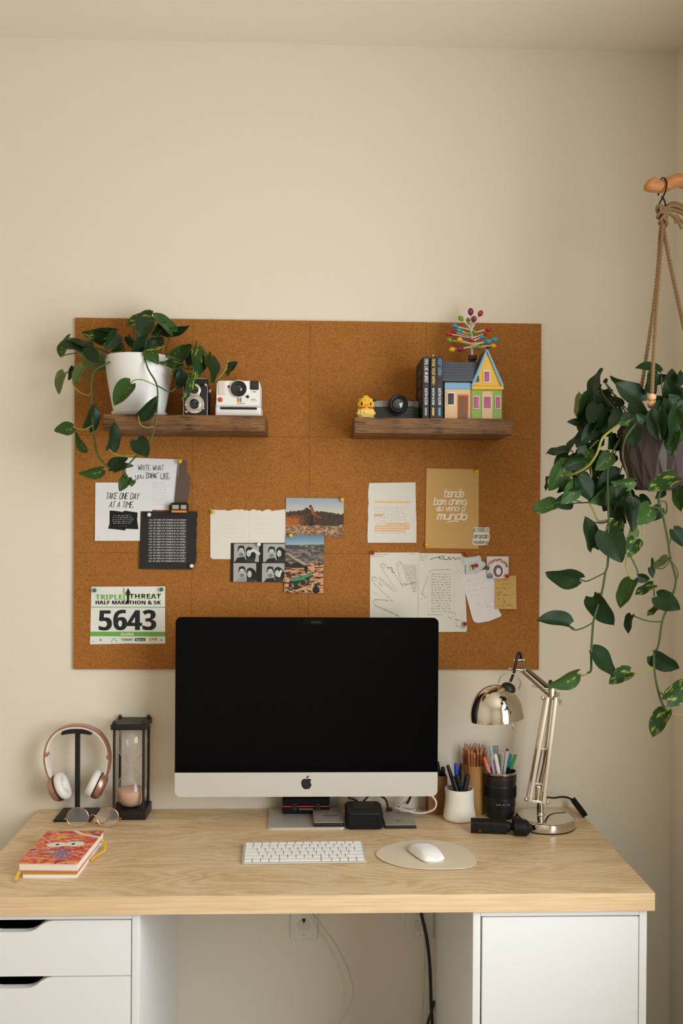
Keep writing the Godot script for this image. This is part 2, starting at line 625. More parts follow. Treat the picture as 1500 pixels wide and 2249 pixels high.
func materials() -> void:
	M.wall = mat(rgb(234, 225, 208), 0.9, 0.0, 0.3)
	var bump := NoiseTexture2D.new()
	bump.width = 512
	bump.height = 512
	bump.seamless = true
	bump.noise = noise(90, 0.05, FastNoiseLite.TYPE_SIMPLEX_SMOOTH, 3)
	bump.as_normal_map = true
	bump.bump_strength = 2.0
	M.wall.normal_enabled = true
	M.wall.normal_texture = bump
	M.wall.normal_scale = 0.1
	M.wall.uv1_triplanar = true
	M.wall.uv1_world_triplanar = true
	M.wall.uv1_scale = Vector3(3, 3, 3)
	M.ceiling = mat(rgb(243, 234, 216), 0.95, 0.0, 0.2)
	M.white_trim = mat(rgb(236, 233, 226), 0.5)
	M.floor = mat(rgb(178, 166, 148), 0.9)
	M.cork = tex_mat(cork_texture(), 0.95, 0.2)
	M.cork.uv1_triplanar = true
	M.cork.uv1_world_triplanar = true
	M.cork.uv1_scale = Vector3(2.7, 2.7, 2.7)
	M.desk = tex_mat(desk_texture(), 0.42, 0.5)
	M.desk_edge = tex_mat(edge_texture(), 0.5, 0.4)
	M.shelf = tex_mat(shelf_texture(), 0.55, 0.4)
	M.shelf.uv1_triplanar = true
	M.shelf.uv1_scale = Vector3(2.4, 5.0, 2.4)
	M.shelf.uv1_offset = Vector3(0.5, 0.5, 0.5)
	M.lacquer = mat(rgb(241, 241, 240), 0.38)
	M.black = mat(rgb(16, 16, 17), 0.45)
	M.black_gloss = mat(rgb(10, 10, 11), 0.12)
	M.black_matte = mat(rgb(24, 24, 25), 0.75, 0.0, 0.3)
	M.chrome = mat(rgb(224, 218, 208), 0.07, 1.0)
	M.steel = mat(rgb(196, 186, 168), 0.28, 1.0)
	M.aluminium = mat(rgb(214, 210, 202), 0.42, 0.55)
	M.alu_plain = mat(rgb(206, 202, 194), 0.45, 0.15)
	M.white = mat(rgb(240, 239, 235), 0.4)
	M.white_matte = mat(rgb(238, 235, 228), 0.85, 0.0, 0.3)
	M.cream = mat(rgb(236, 230, 216), 0.85, 0.0, 0.2)
	M.kraft = mat(rgb(186, 140, 88), 0.85, 0.0, 0.2)
	M.glass = mat(Color(1, 1, 1, 0.06), 0.02)
	M.glass.transparency = BaseMaterial3D.TRANSPARENCY_ALPHA
	M.lens = mat(rgb(14, 14, 20), 0.05, 0.0, 0.7)
	M.gold = mat(rgb(206, 160, 110), 0.25, 1.0)
	M.yellow = mat(rgb(240, 196, 40), 0.5)
	M.leaf = []
	for k in 4:
		var m := tex_mat(leaf_texture(k), 0.46, 0.38)
		m.backlight_enabled = true
		m.backlight = Color(0.16, 0.2, 0.08)
		M.leaf.append(m)
	M.vine = mat(rgb(66, 84, 38), 0.55)
	M.vine_pale = mat(rgb(150, 150, 62), 0.55)
	M.soil = mat(rgb(46, 34, 26), 0.95)

# ---------------------------------------------------------------- the room
func wall_box(called: String, lo: Vector3, hi: Vector3, m: Material) -> MeshInstance3D:
	var o := structure(called, MB.new().box(hi - lo, 0.0), m)
	o.position = (lo + hi) / 2
	return o

const LEFT := -2.3
const BACK := 3.7
const HIGH := 2.743
func room() -> void:
	wall_box("wall_back", Vector3(LEFT - 0.12, -0.12, -0.12), Vector3(RIGHT + 0.12, HIGH + 0.12, 0), M.wall)
	wall_box("wall_left", Vector3(LEFT - 0.12, -0.12, 0), Vector3(LEFT, HIGH + 0.12, BACK), M.wall)
	wall_box("wall_front", Vector3(LEFT - 0.12, -0.12, BACK), Vector3(RIGHT + 0.12, HIGH + 0.12, BACK + 0.12), M.wall)
	wall_box("floor", Vector3(LEFT, -0.12, 0), Vector3(RIGHT, 0, BACK), M.floor)
	wall_box("ceiling", Vector3(LEFT, HIGH, 0), Vector3(RIGHT, HIGH + 0.12, BACK), M.ceiling)
	# the right-hand wall with its window opening
	var r := MB.new()
	for q in [[-0.12, HIGH + 0.12, 0.0, WIN_Z0], [-0.12, HIGH + 0.12, WIN_Z1, BACK], [-0.12, WIN_Y0, WIN_Z0, WIN_Z1], [WIN_Y1, HIGH + 0.12, WIN_Z0, WIN_Z1]]:
		r.at(Vector3(RIGHT + 0.06, (q[0] + q[1]) / 2, (q[2] + q[3]) / 2)).box(Vector3(0.12, q[1] - q[0], q[3] - q[2]), 0.0)
	structure("wall_right", r, M.wall)
	var f := MB.new()
	var cy := (WIN_Y0 + WIN_Y1) / 2
	var cz := (WIN_Z0 + WIN_Z1) / 2
	for q in [[cy, WIN_Z0 + 0.025, WIN_Y1 - WIN_Y0, 0.05], [cy, WIN_Z1 - 0.025, WIN_Y1 - WIN_Y0, 0.05], [WIN_Y0 + 0.025, cz, 0.05, WIN_Z1 - WIN_Z0], [WIN_Y1 - 0.025, cz, 0.05, WIN_Z1 - WIN_Z0], [cy, cz, WIN_Y1 - WIN_Y0, 0.04]]:
		f.at(Vector3(RIGHT + 0.08, q[0], q[1])).box(Vector3(0.05, q[2], q[3]), 0.004)
	var wn := structure("window_1", f, M.white_trim)
	obj("pane", MB.new().at(Vector3(RIGHT + 0.085, cy, cz)).box(Vector3(0.004, WIN_Y1 - WIN_Y0 - 0.06, WIN_Z1 - WIN_Z0 - 0.06), 0.0), M.glass, wn)
	obj("window_sill", MB.new().at(Vector3(RIGHT + 0.02, WIN_Y0 - 0.012, cz)).box(Vector3(0.1, 0.024, WIN_Z1 - WIN_Z0 + 0.1), 0.004), M.white_trim, wn)
	wall_box("baseboard_back", Vector3(LEFT, 0, 0), Vector3(RIGHT, 0.09, 0.012), M.white_trim)
	wall_box("baseboard_right", Vector3(RIGHT - 0.012, 0, 0.012), Vector3(RIGHT, 0.09, BACK), M.white_trim)
	wall_box("baseboard_left", Vector3(LEFT, 0, 0.012), Vector3(LEFT + 0.012, 0.09, BACK), M.white_trim)

# ---------------------------------------------------------------- cork board of twelve tiles
func cork_board() -> void:
	var x0 := -0.6078
	var y1 := 2.0193
	var tw := 1.2189 / 4
	var th := 0.9129 / 3
	var t := thing("cork_board", "large cork board of twelve square tiles on the wall above the desk", "cork board", Vector3(x0 + tw * 2, y1 - th * 3, 0.0004))
	var one := MB.new().box(Vector3(tw - 0.0004, th - 0.0004, 0.0076), 0.0003).done()
	for i in 4:
		for j in 3:
			var o := obj("cork_tile", one, M.cork, t)
			o.position = Vector3((i - 1.5) * tw, (j + 0.5) * th, 0.0038)

# ---------------------------------------------------------------- desk: wooden top on two white units
func desk() -> void:
	var x0 := -0.6946
	var x1 := 0.7139
	var zf := 0.594
	var t := thing("desk", "light oak desk top lying across two white storage units", "desk", Vector3((x0 + x1) / 2, DESK - 0.037, 0))
	var top := MB.new()
	var w := x1 - x0
	top.prism(PackedVector2Array([Vector2(-w / 2, 0.002), Vector2(w / 2, 0.002), Vector2(w / 2, zf - 0.0006), Vector2(-w / 2, zf - 0.0006)]), 0.0, 0.037)
	var o := obj("top_panel", top, M.desk, t)
	o.basis = Basis(Vector3(-1, 0, 0), Vector3(0, 0, 1), Vector3(0, 1, 0))
	obj("front_edge", MB.new().at(Vector3(0, 0.0185, zf)).box(Vector3(w, 0.0366, 0.0012), 0.0004), M.desk_edge, t)
	for s in [-1, 1]:
		obj("side_edge", MB.new().at(Vector3(s * w / 2, 0.0185, zf / 2), Basis(Vector3.UP, s * PI / 2)).box(Vector3(zf - 0.004, 0.0366, 0.0012), 0.0004), M.desk_edge, t)
	# drawer unit
	var zc := 0.585
	var top_y := DESK - 0.037 - 0.0002
	var lx := -0.6952
	var u := thing("drawer_unit", "white drawer unit with cut-out handles under the left end of the desk", "drawer unit", Vector3(lx + 0.18, 0, zc / 2))
	unit_body(u, zc, top_y)
	var y := top_y - 0.0125
	for d in [0.1135, 0.1545, 0.1545, 0.234]:
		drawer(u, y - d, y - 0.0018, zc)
		y -= d
	# cupboard
	var c := thing("cupboard", "white cupboard with a plain door under the right end of the desk", "cupboard", Vector3(0.3411 + 0.18, 0, zc / 2))
	unit_body(c, zc, top_y)
	obj("door", MB.new().at(Vector3(0.0012, 0.012 + (top_y - 0.027) / 2, zc / 2 - 0.0095)).box(Vector3(0.3235, top_y - 0.027, 0.018), 0.0012), M.lacquer, c)

func unit_body(u: Node3D, zc: float, top_y: float) -> void:
	for s in [-1, 1]:
		obj("side_panel", MB.new().at(Vector3(s * 0.172, top_y / 2, 0)).box(Vector3(0.016, top_y - 0.0005, zc), 0.001), M.lacquer, u)
	obj("top_panel", MB.new().at(Vector3(0, top_y - 0.006, 0)).box(Vector3(0.3276, 0.0118, zc), 0.0008), M.lacquer, u)
	obj("back_panel", MB.new().at(Vector3(0, top_y / 2, -zc / 2 + 0.01)).box(Vector3(0.327, top_y - 0.03, 0.006), 0.0005), M.lacquer, u)
	obj("bottom_panel", MB.new().at(Vector3(0, 0.006, 0)).box(Vector3(0.3276, 0.0118, zc), 0.0008), M.lacquer, u)

func drawer(u: Node3D, y0: float, y1: float, zc: float) -> void:
	# front with a shallow sloped notch in its upper edge
	var w := 0.1625
	var mid := -0.0735
	var pts := [Vector2(-w, y0), Vector2(w, y0), Vector2(w, y1)]
	var notch := [Vector2(0.078, 0.0), Vector2(0.066, -0.002), Vector2(0.055, -0.008), Vector2(0.044, -0.0165), Vector2(0.034, -0.021), Vector2(0.022, -0.0225)]
	var poly := PackedVector2Array()
	for q in pts: poly.append(q)
	for q in notch: poly.append(Vector2(mid + q.x + 0.002, y1 + q.y))
	for k in range(notch.size() - 1, -1, -1): poly.append(Vector2(mid - notch[k].x - 0.002, y1 + notch[k].y))
	poly.append(Vector2(-w, y1))
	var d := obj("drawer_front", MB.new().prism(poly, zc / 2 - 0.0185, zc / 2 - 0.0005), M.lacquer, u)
	d.set_meta("label", "drawer front with notched handle")
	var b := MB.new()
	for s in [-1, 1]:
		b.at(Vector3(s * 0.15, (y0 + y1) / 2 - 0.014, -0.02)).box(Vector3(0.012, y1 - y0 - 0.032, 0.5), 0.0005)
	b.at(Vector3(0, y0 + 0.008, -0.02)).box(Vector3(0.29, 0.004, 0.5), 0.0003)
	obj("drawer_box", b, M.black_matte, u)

# ---------------------------------------------------------------- the two floating shelves
func shelves() -> void:
	for q in [[-0.4962, -0.1058, 0.0, "dark rustic wood floating shelf carrying the white plant pot"], [0.1109, 0.5004, -0.002, "dark rustic wood floating shelf carrying books and a toy house"]]:
		var o := obj("floating_shelf", MB.new().box(Vector3(q[1] - q[0], 0.0379, 0.1804), 0.0012), M.shelf)
		o.position = Vector3((q[0] + q[1]) / 2, SHELF - 0.01895 + q[2], 0.0084 + 0.0902)
		tag(o, q[3], "shelf")

# ---------------------------------------------------------------- computer and the things round its foot
func computer() -> void:
	var zf := 0.152
	var x0 := -0.3247
	var w := 0.6497
	var y0 := 0.8138
	var y1 := 1.2578
	var ys := W(673, 1696.3, zf).y
	var t := thing("desktop_computer", "large all-in-one desktop computer with black screen and silver chin", "computer", Vector3(x0 + w / 2, DESK, 0.0))
	var cy := (y0 + y1) / 2 - DESK
	var r := 0.0145
	var full := rrect(w, y1 - y0, r, 8)
	var split := ys - DESK - cy
	var up := PackedVector2Array()
	var low := PackedVector2Array()
	for q in full:
		if q.y > split: up.append(q)
		else: low.append(q)
	# the outline starts at the right top; close both halves along the split
	up.insert(0, Vector2(w / 2, split + 0.0002))
	up.append(Vector2(-w / 2, split + 0.0002))
	low.append(Vector2(w / 2, split - 0.0002))
	low.insert(0, Vector2(-w / 2, split - 0.0002))
	var m := mat(rgb(5, 5, 6), 0.06, 0.0, 0.22)
	obj("screen_glass", MB.new().at(Vector3(0, cy, zf)).prism(up, -0.003, 0.0), m, t)
	obj("chin", MB.new().at(Vector3(0, cy, zf)).prism(low, -0.003, 0.0), M.alu_plain, t)
	# bulged back shell
	var rows := []
	for k in 9:
		var f := k / 8.0
		var s := cos(f * PI / 2 * 0.98)
		var row := []
		for q in full: row.append(Vector3(q.x * s, cy + q.y * s, zf - 0.0032 - 0.004 * minf(1, f * 8) - 0.036 * pow(f, 0.6) * (1.0 if k else 0.0)))
		rows.append(row)
	obj("back_shell", MB.new().grid(rows, true), M.aluminium, t)
	# stand: bent sheet from the back down to the foot
	obj("stand_neck", MB.new().at(Vector3(0, 0.107, zf - 0.097), Basis(Vector3.RIGHT, 0.42)).box(Vector3(0.17, 0.215, 0.006), 0.002), M.aluminium, t)
	var foot := PackedVector2Array()
	for q in rrect(0.192, 0.172, 0.012, 5): foot.append(q)
	obj("stand_foot", MB.new(Transform3D(Basis(Vector3(-1, 0, 0), Vector3(0, 0, 1), Vector3(0, 1, 0)), Vector3(0, 0, 0.0905))).prism(foot, 0.0, 0.005), M.aluminium, t)
	# mark on the chin: a bitten fruit with a leaf
	var ap := []
	for q in [[0, 7.2], [2.2, 8.0], [4.6, 7.8], [6.4, 6.4], [5.2, 4.6], [5.2, 2.2], [6.9, 0.4], [5.6, -3.2], [3.4, -5.6], [1.6, -5.9], [0, -5.3], [-1.8, -5.9], [-3.6, -5.4], [-5.8, -2.6], [-6.9, 1.2], [-6.5, 5.0], [-4.6, 7.4], [-2.2, 7.9]]:
		ap.append(Vector2(q[0], q[1]))
	var lp := PackedVector2Array()
	var mc := W(673, 1722.5, zf) - t.position
	for q in smooth(ap, 3, true): lp.append(q * 0.00185 / 1.0)
	obj("logo", MB.new().at(Vector3(mc.x, mc.y - 0.001, zf)).prism(lp, -0.001, 0.0003), M.black, t)
	var lf := PackedVector2Array()
	for q in smooth([Vector2(-0.4, 8.6), Vector2(0.2, 10.6), Vector2(2.8, 12.4), Vector2(2.6, 10.2)], 4, true): lf.append(q * 0.00185)
	obj("logo", MB.new().at(Vector3(mc.x, mc.y - 0.001, zf)).prism(lf, -0.001, 0.0003), M.black, t)
	# sliding cover over the built-in camera
	var cv := W(688.5, 1365.5, zf) - t.position
	var cc := obj("camera_cover", MB.new().at(Vector3(cv.x, cv.y, zf + 0.0007)).box(Vector3(0.052, 0.0155, 0.0014), 0.0005), mat(rgb(13, 13, 13), 0.6, 0.0, 0.2), t)
	obj("slider", MB.new().at(Vector3(cv.x + 0.006, cv.y - 0.001, zf + 0.0016)).box(Vector3(0.024, 0.006, 0.0006), 0.0002), mat(rgb(16, 16, 16), 0.3), cc)

	# black case with a red line, on the foot
	var fz := DESK + 0.0052
	var c := thing("memory_card_case", "small black hard case with a red seal line on the computer foot", "case", Vector3(W(672, 1786, 0.06).x, fz, 0.052))
	obj("lower_shell", MB.new().at(Vector3(0, 0.009, 0)).box(Vector3(0.121, 0.018, 0.034), 0.004), M.black_matte, c)
	var red := mat(rgb(200, 52, 30), 0.5)
	obj("seal", MB.new().at(Vector3(0, 0.0195, 0)).box(Vector3(0.119, 0.003, 0.033), 0.0005), red, c)
	obj("lid", MB.new().at(Vector3(0, 0.031, 0)).box(Vector3(0.121, 0.02, 0.034), 0.004), M.black_matte, c)
	for s in [-1, 1]:
		obj("latch", MB.new().at(Vector3(s * 0.03, 0.019, 0.018)).box(Vector3(0.013, 0.018, 0.004), 0.001), M.black, c)
	obj("name_plate", MB.new().at(Vector3(0, 0.013, 0.0172)).box(Vector3(0.036, 0.004, 0.0012), 0.0004), mat(rgb(92, 90, 86), 0.5), c)

	slim_drive(Vector3(W(721, 1815, 0.16).x, fz, 0.112), 0.0755, 0.118, 0.009, 0.02, "slim silver and black portable drive lying on the computer foot", true)
	slim_drive(Vector3(W(879, 1815, 0.16).x, DESK + 0.0002, 0.118), 0.078, 0.112, 0.008, 0.0, "slim silver and black portable drive on the desk beside the rugged drive", false)
	# rugged black drive
	var d := thing("rugged_drive", "chunky black rubber-edged drive standing between two slim silver drives", "drive", Vector3(W(797, 1800, 0.15).x + 0.003, DESK + 0.0002, 0.127))
	obj("rubber_shell", MB.new(Transform3D(Basis(Vector3(-1, 0, 0), Vector3(0, 0, 1), Vector3(0, 1, 0)), Vector3.ZERO)).prism(rrect(0.091, 0.112, 0.016, 4), 0.003, 0.036), M.black_matte, d)
	var p2 := MB.new(Transform3D(Basis(Vector3(-1, 0, 0), Vector3(0, 0, 1), Vector3(0, 1, 0)), Vector3.ZERO))
	p2.prism(rrect(0.084, 0.105, 0.014, 4), 0.0, 0.0395)
	obj("core", p2, mat(rgb(30, 31, 32), 0.55), d)
	obj("top_plate", MB.new().at(Vector3(0, 0.0402, -0.012)).box(Vector3(0.055, 0.0014, 0.058), 0.0005), mat(rgb(20, 20, 21), 0.35), d)
	for s in [-1, 1]:
		obj("corner_bumper", MB.new().at(Vector3(s * 0.036, 0.0195, 0.052)).box(Vector3(0.018, 0.032, 0.012), 0.004), M.black_matte, d)
	keyboard()
	mouse_and_pad()

func slim_drive(at: Vector3, w: float, l: float, h: float, turn: float, label: String, printed: bool) -> void:
	var t := thing("portable_drive", label, "drive", at, "slim portable drives")
	t.rotation.y = turn
	obj("base", MB.new().at(Vector3(0, h * 0.45, 0)).box(Vector3(w, h * 0.9, l), 0.002), M.black, t)
	var top := obj("metal_cover", MB.new().at(Vector3(0, h + 0.0003, 0)).box(Vector3(w - 0.001, 0.0028, l - 0.002), 0.0012), mat(rgb(166, 158, 146), 0.42, 0.25), t)
	var grey := mat(rgb(84, 80, 74), 0.6) if printed else mat(rgb(120, 114, 104), 0.5)
	if printed:
		for k in 2:
			obj("print", MB.new().at(Vector3(0.006 - k * 0.002, h + 0.0019, 0.003 + k * 0.014)).box(Vector3(0.036 - k * 0.016, 0.0003, 0.0075 - k * 0.004), 0.0), grey, top)
	else:
		obj("print", MB.new(Transform3D(Basis(Vector3(-1, 0, 0), Vector3(0, 0, 1), Vector3(0, 1, 0)), Vector3(-0.003, h + 0.0018, 0.024))).prism(circle(0.0065, 14), 0, 0.0002), grey, top)

func keyboard() -> void:
	var bl := D(535.2, 1850, DESK + 0.009)
	var br := D(796.8, 1846.4, DESK + 0.009)
	var fl := D(530.8, 1895.5, DESK + 0.004)
	var fr := D(804.8, 1891.5, DESK + 0.004)
	var c := (bl + br + fl + fr) / 4
	var wide := ((br - bl).length() + (fr - fl).length()) / 2
	var deep := ((bl - fl) * Vector3(1, 0, 1)).length()
	var yaw := atan2(-(br - bl).z - (fr - fl).z, (br - bl).x + (fr - fl).x)
	var t := thing("keyboard", "slim white wireless keyboard with silver edge in front of the computer", "keyboard", Vector3(c.x, DESK, c.z))
	t.rotation.y = yaw
	var tilt := Basis(Vector3.RIGHT, 0.04)
	var k0 := MB.new(Transform3D(tilt * Basis(Vector3(-1, 0, 0), Vector3(0, 0, 1), Vector3(0, 1, 0)), Vector3(0, 0.0048, 0)))
	k0.prism(rrect(wide, deep, 0.006, 4), -0.0015, 0.0015)
	obj("base", k0, M.alu_plain, t)
	obj("rear_bar", MB.new().at(Vector3(0, 0.0042, -deep / 2 + 0.01), tilt).box(Vector3(wide - 0.012, 0.0084, 0.016), 0.003), M.alu_plain, t)
	var km := mat(rgb(244, 243, 240), 0.5)
	var rows := [[1, 1, 1, 1, 1, 1, 1, 1, 1, 1, 1, 1, 1, 1], [1, 1, 1, 1, 1, 1, 1, 1, 1, 1, 1, 1, 1, 1.5], [1.5, 1, 1, 1, 1, 1, 1, 1, 1, 1, 1, 1, 1, 1], [1.75, 1, 1, 1, 1, 1, 1, 1, 1, 1, 1, 1, 1.75], [2.25, 1, 1, 1, 1, 1, 1, 1, 1, 1, 1, 2.25], [1, 1, 1, 1.25, 5, 1.25, 1, 1, 1, 1]]
	var rh := (deep - 0.008) / 5.6
	var z := -deep / 2 + 0.004
	var gap := 0.0021
	var meshes := {}
	for i in rows.size():
		var h := rh * (0.6 if i == 0 else 1.0)
		var sum := 0.0
		for k in rows[i]: sum += k
		var unit: float = (wide - 0.008) / sum
		var x := -wide / 2 + 0.004
		for k in rows[i]:
			var kw: float = unit * k - gap
			var key := "%d_%d" % [roundi(kw * 1e5), roundi(h * 1e5)]
			if not meshes.has(key): meshes[key] = MB.new().box(Vector3(kw, 0.0022, h - gap), 0.0007).done()
			var o := obj("key", meshes[key], km, t)
			var zz := z + h / 2
			o.transform = Transform3D(tilt, Vector3(x + unit * k / 2, 0.0048 + 0.0025 - zz * 0.04, zz))
			x += unit * k
		z += h

func mouse_and_pad() -> void:
	var pts := []
	for q in [[815, 185], [832, 163], [880, 140], [960, 120], [1050, 112], [1130, 113], [1220, 125], [1300, 155], [1350, 195], [1367, 226], [1352, 252], [1300, 266], [1200, 270], [1080, 269], [960, 257], [870, 232], [826, 207]]:
		var w := D(500 + q[0] / 2.5, 1800 + q[1] / 2.5, DESK + 0.003)
		pts.append(Vector2(w.x, w.z))
	var mid := D(935, 1878, DESK)
	var poly := PackedVector2Array()
	for q in smooth(pts, 4, true): poly.append(Vector2(-(q.x - mid.x), q.y - mid.z))
	var pad := thing("mouse_pad", "cream egg-shaped leather mouse pad on the desk", "mouse pad", mid)
	var turn := Basis(Vector3(-1, 0, 0), Vector3(0, 0, 1), Vector3(0, 1, 0))
	obj("leather", MB.new(Transform3D(turn, Vector3.ZERO)).prism(poly, 0.0014, 0.003), mat(rgb(226, 210, 184), 0.7), pad)
	var under := PackedVector2Array()
	for q in poly: under.append(q * 0.995)
	obj("backing", MB.new(Transform3D(turn, Vector3.ZERO)).prism(under, 0.0001, 0.0014), mat(rgb(74, 66, 56), 0.8), pad)
	# mouse: low arched shell on a silver base
	var a := D(923, 1853, DESK + 0.01)
	var b := D(947, 1888, DESK + 0.01)
	var m := thing("computer_mouse", "white low-arched wireless mouse lying on the cream pad", "mouse", Vector3((a.x + b.x) / 2, DESK + 0.0031, (a.z + b.z) / 2))
	m.rotation.y = atan2(b.x - a.x, b.z - a.z) + 0.22
	var rows := []
	for i in 15:
		var f := -1.0 + 2.0 * i / 14.0
		var row := []
		for j in 13:
			var s := -1.0 + 2.0 * j / 12.0
			var hw := 0.0300 * pow(maxf(0.0, 1.0 - pow(absf(f), 4.5)), 0.38) * (1.0 - 0.04 * f * f)
			var hh := 0.0195 * pow(maxf(0.0, 1.0 - f * f * 0.86), 0.8)
			row.append(Vector3(s * hw, 0.003 + hh * pow(maxf(0.0, 1.0 - pow(absf(s), 3.2)), 0.5), f * 0.0585))
		rows.append(row)
	obj("shell", MB.new().grid_turned(rows), mat(rgb(246, 245, 242), 0.15), m)
	var base := PackedVector2Array()
	for k in 32:
		var an := TAU * k / 32
		var cx := cos(an)
		var sn := sin(an)
		base.append(Vector2(signf(cx) * pow(absf(cx), 0.55) * 0.0275, signf(sn) * pow(absf(sn), 0.55) * 0.056))
	obj("base", MB.new(Transform3D(turn, Vector3.ZERO)).prism(base, 0.0, 0.0034), M.alu_plain, m)

# ---------------------------------------------------------------- left end of the desk
func desk_things_left() -> void:
	# headphone stand
	var px := W(170, 1700, 0.055)
	var s := thing("headphone_stand", "black metal T-shaped headphone stand at the left end of the desk", "stand", Vector3(px.x, DESK, 0.058))
	obj("base_plate", MB.new().at(Vector3(0.0, 0.003, 0)).box(Vector3(0.094, 0.006, 0.105), 0.0015), M.black, s)
	var top := W(170, 1603, 0.055).y - DESK
	obj("post", MB.new().at(Vector3(0, top / 2, -0.005)).box(Vector3(0.0115, top - 0.004, 0.0115), 0.001), M.black, s)
	var bar := []
	for k in 13:
		var f := -1.0 + k / 6.0
		bar.append([Vector3(f * 0.037, top + 0.0015 - 0.004 * f * f, -0.02), Vector3(f * 0.037, top + 0.0015 - 0.004 * f * f, 0.014), Vector3(f * 0.037, top - 0.006 - 0.004 * f * f, 0.014), Vector3(f * 0.037, top - 0.006 - 0.004 * f * f, -0.02)])
	for e in [0, 12]:
		var c := Vector3.ZERO
		for q in bar[e]: c += q / 4.0
		var cap := [c, c, c, c]
		if e == 0: bar.push_front(cap)
		else: bar.append(cap)
	var bm := MB.new()
	bm.grid(bar, true)
	obj("top_bar", bm, M.black, s)
	# headphones hanging from it
	var h := thing("headphones", "rose gold and white on-ear headphones hanging on the black stand", "headphones", Vector3(px.x, DESK + 0.045, 0.055))
	var hm := mat(rgb(190, 142, 124), 0.32, 0.7)
	var white := mat(rgb(236, 232, 226), 0.5)
	var band := []
	var outer := []
	for q in [[124, 1722], [108, 1706], [99.5, 1680], [98, 1655], [106, 1626], [124, 1604], [148, 1593], [170, 1591], [192, 1593.5], [218, 1606], [236, 1630], [243.5, 1660], [241, 1688], [233, 1712], [222, 1728]]:
		outer.append(W(q[0], q[1], 0.055) - h.position)
	outer = smooth(outer, 4)
	var ctr := W(170, 1672, 0.055) - h.position
	for side in 2:
		var rows := []
		for p in outer:
			var n: Vector3 = (p - ctr)
			n.z = 0
			n = n.normalized()
			var o0: float = 0.0 if side == 0 else -0.0042
			var o1: float = -0.0042 if side == 0 else -0.0085
			var hz: float = 0.0125 if side == 0 else 0.0115
			rows.append([p + n * o0 + Vector3(0, 0, -hz), p + n * o0 + Vector3(0, 0, hz), p + n * o1 + Vector3(0, 0, hz), p + n * o1 + Vector3(0, 0, -hz)])
		obj("headband" if side == 0 else "band_lining", MB.new().grid(rows, true), hm if side == 0 else white, h)
	for q in [[100.5, 1655, -1], [241.5, 1660, 1]]:
		var j := W(q[0], q[1], 0.055) - h.position
		obj("slider_joint", MB.new().at(j + Vector3(-q[2] * 0.003, 0, 0), Basis(Vector3.BACK, -q[2] * 0.12)).box(Vector3(0.007, 0.013, 0.027), 0.002), hm, h)
	for q in [[127, 1731, -1.0], [216, 1725, 1.0]]:
		var c := W(q[0], q[1], 0.06) - h.position
		# cup axis points inwards, a little upwards and towards the viewer
		var ax := Vector3(-q[2] * 0.9, 0.42, 0.06).normalized()
		var sx := ax.cross(Vector3.UP).normalized()
		var b := Basis(sx, ax, sx.cross(ax))
		obj("ear_cup", MB.new().at(c, b * 1.13).lathe([Vector2(0, -0.016), Vector2(0.018, -0.0155), Vector2(0.026, -0.012), Vector2(0.0295, -0.006), Vector2(0.03, 0.002), Vector2(0.0285, 0.0025), Vector2(0, 0.0025)], 28), hm, h)
		obj("trim_ring", MB.new().at(c, b * 1.13).lathe([Vector2(0.0285, 0.002), Vector2(0.0303, 0.003), Vector2(0.0285, 0.0045)], 28), M.black, h)
		obj("ear_pad", MB.new().at(c, b * 1.13).lathe([Vector2(0.024, 0.004), Vector2(0.03, 0.006), Vector2(0.032, 0.012), Vector2(0.030, 0.018), Vector2(0.024, 0.0215), Vector2(0.017, 0.0205), Vector2(0.0125, 0.016), Vector2(0.011, 0.010), Vector2(0, 0.010)], 28), white, h)
	hourglass()
	glasses()
	notebooks()

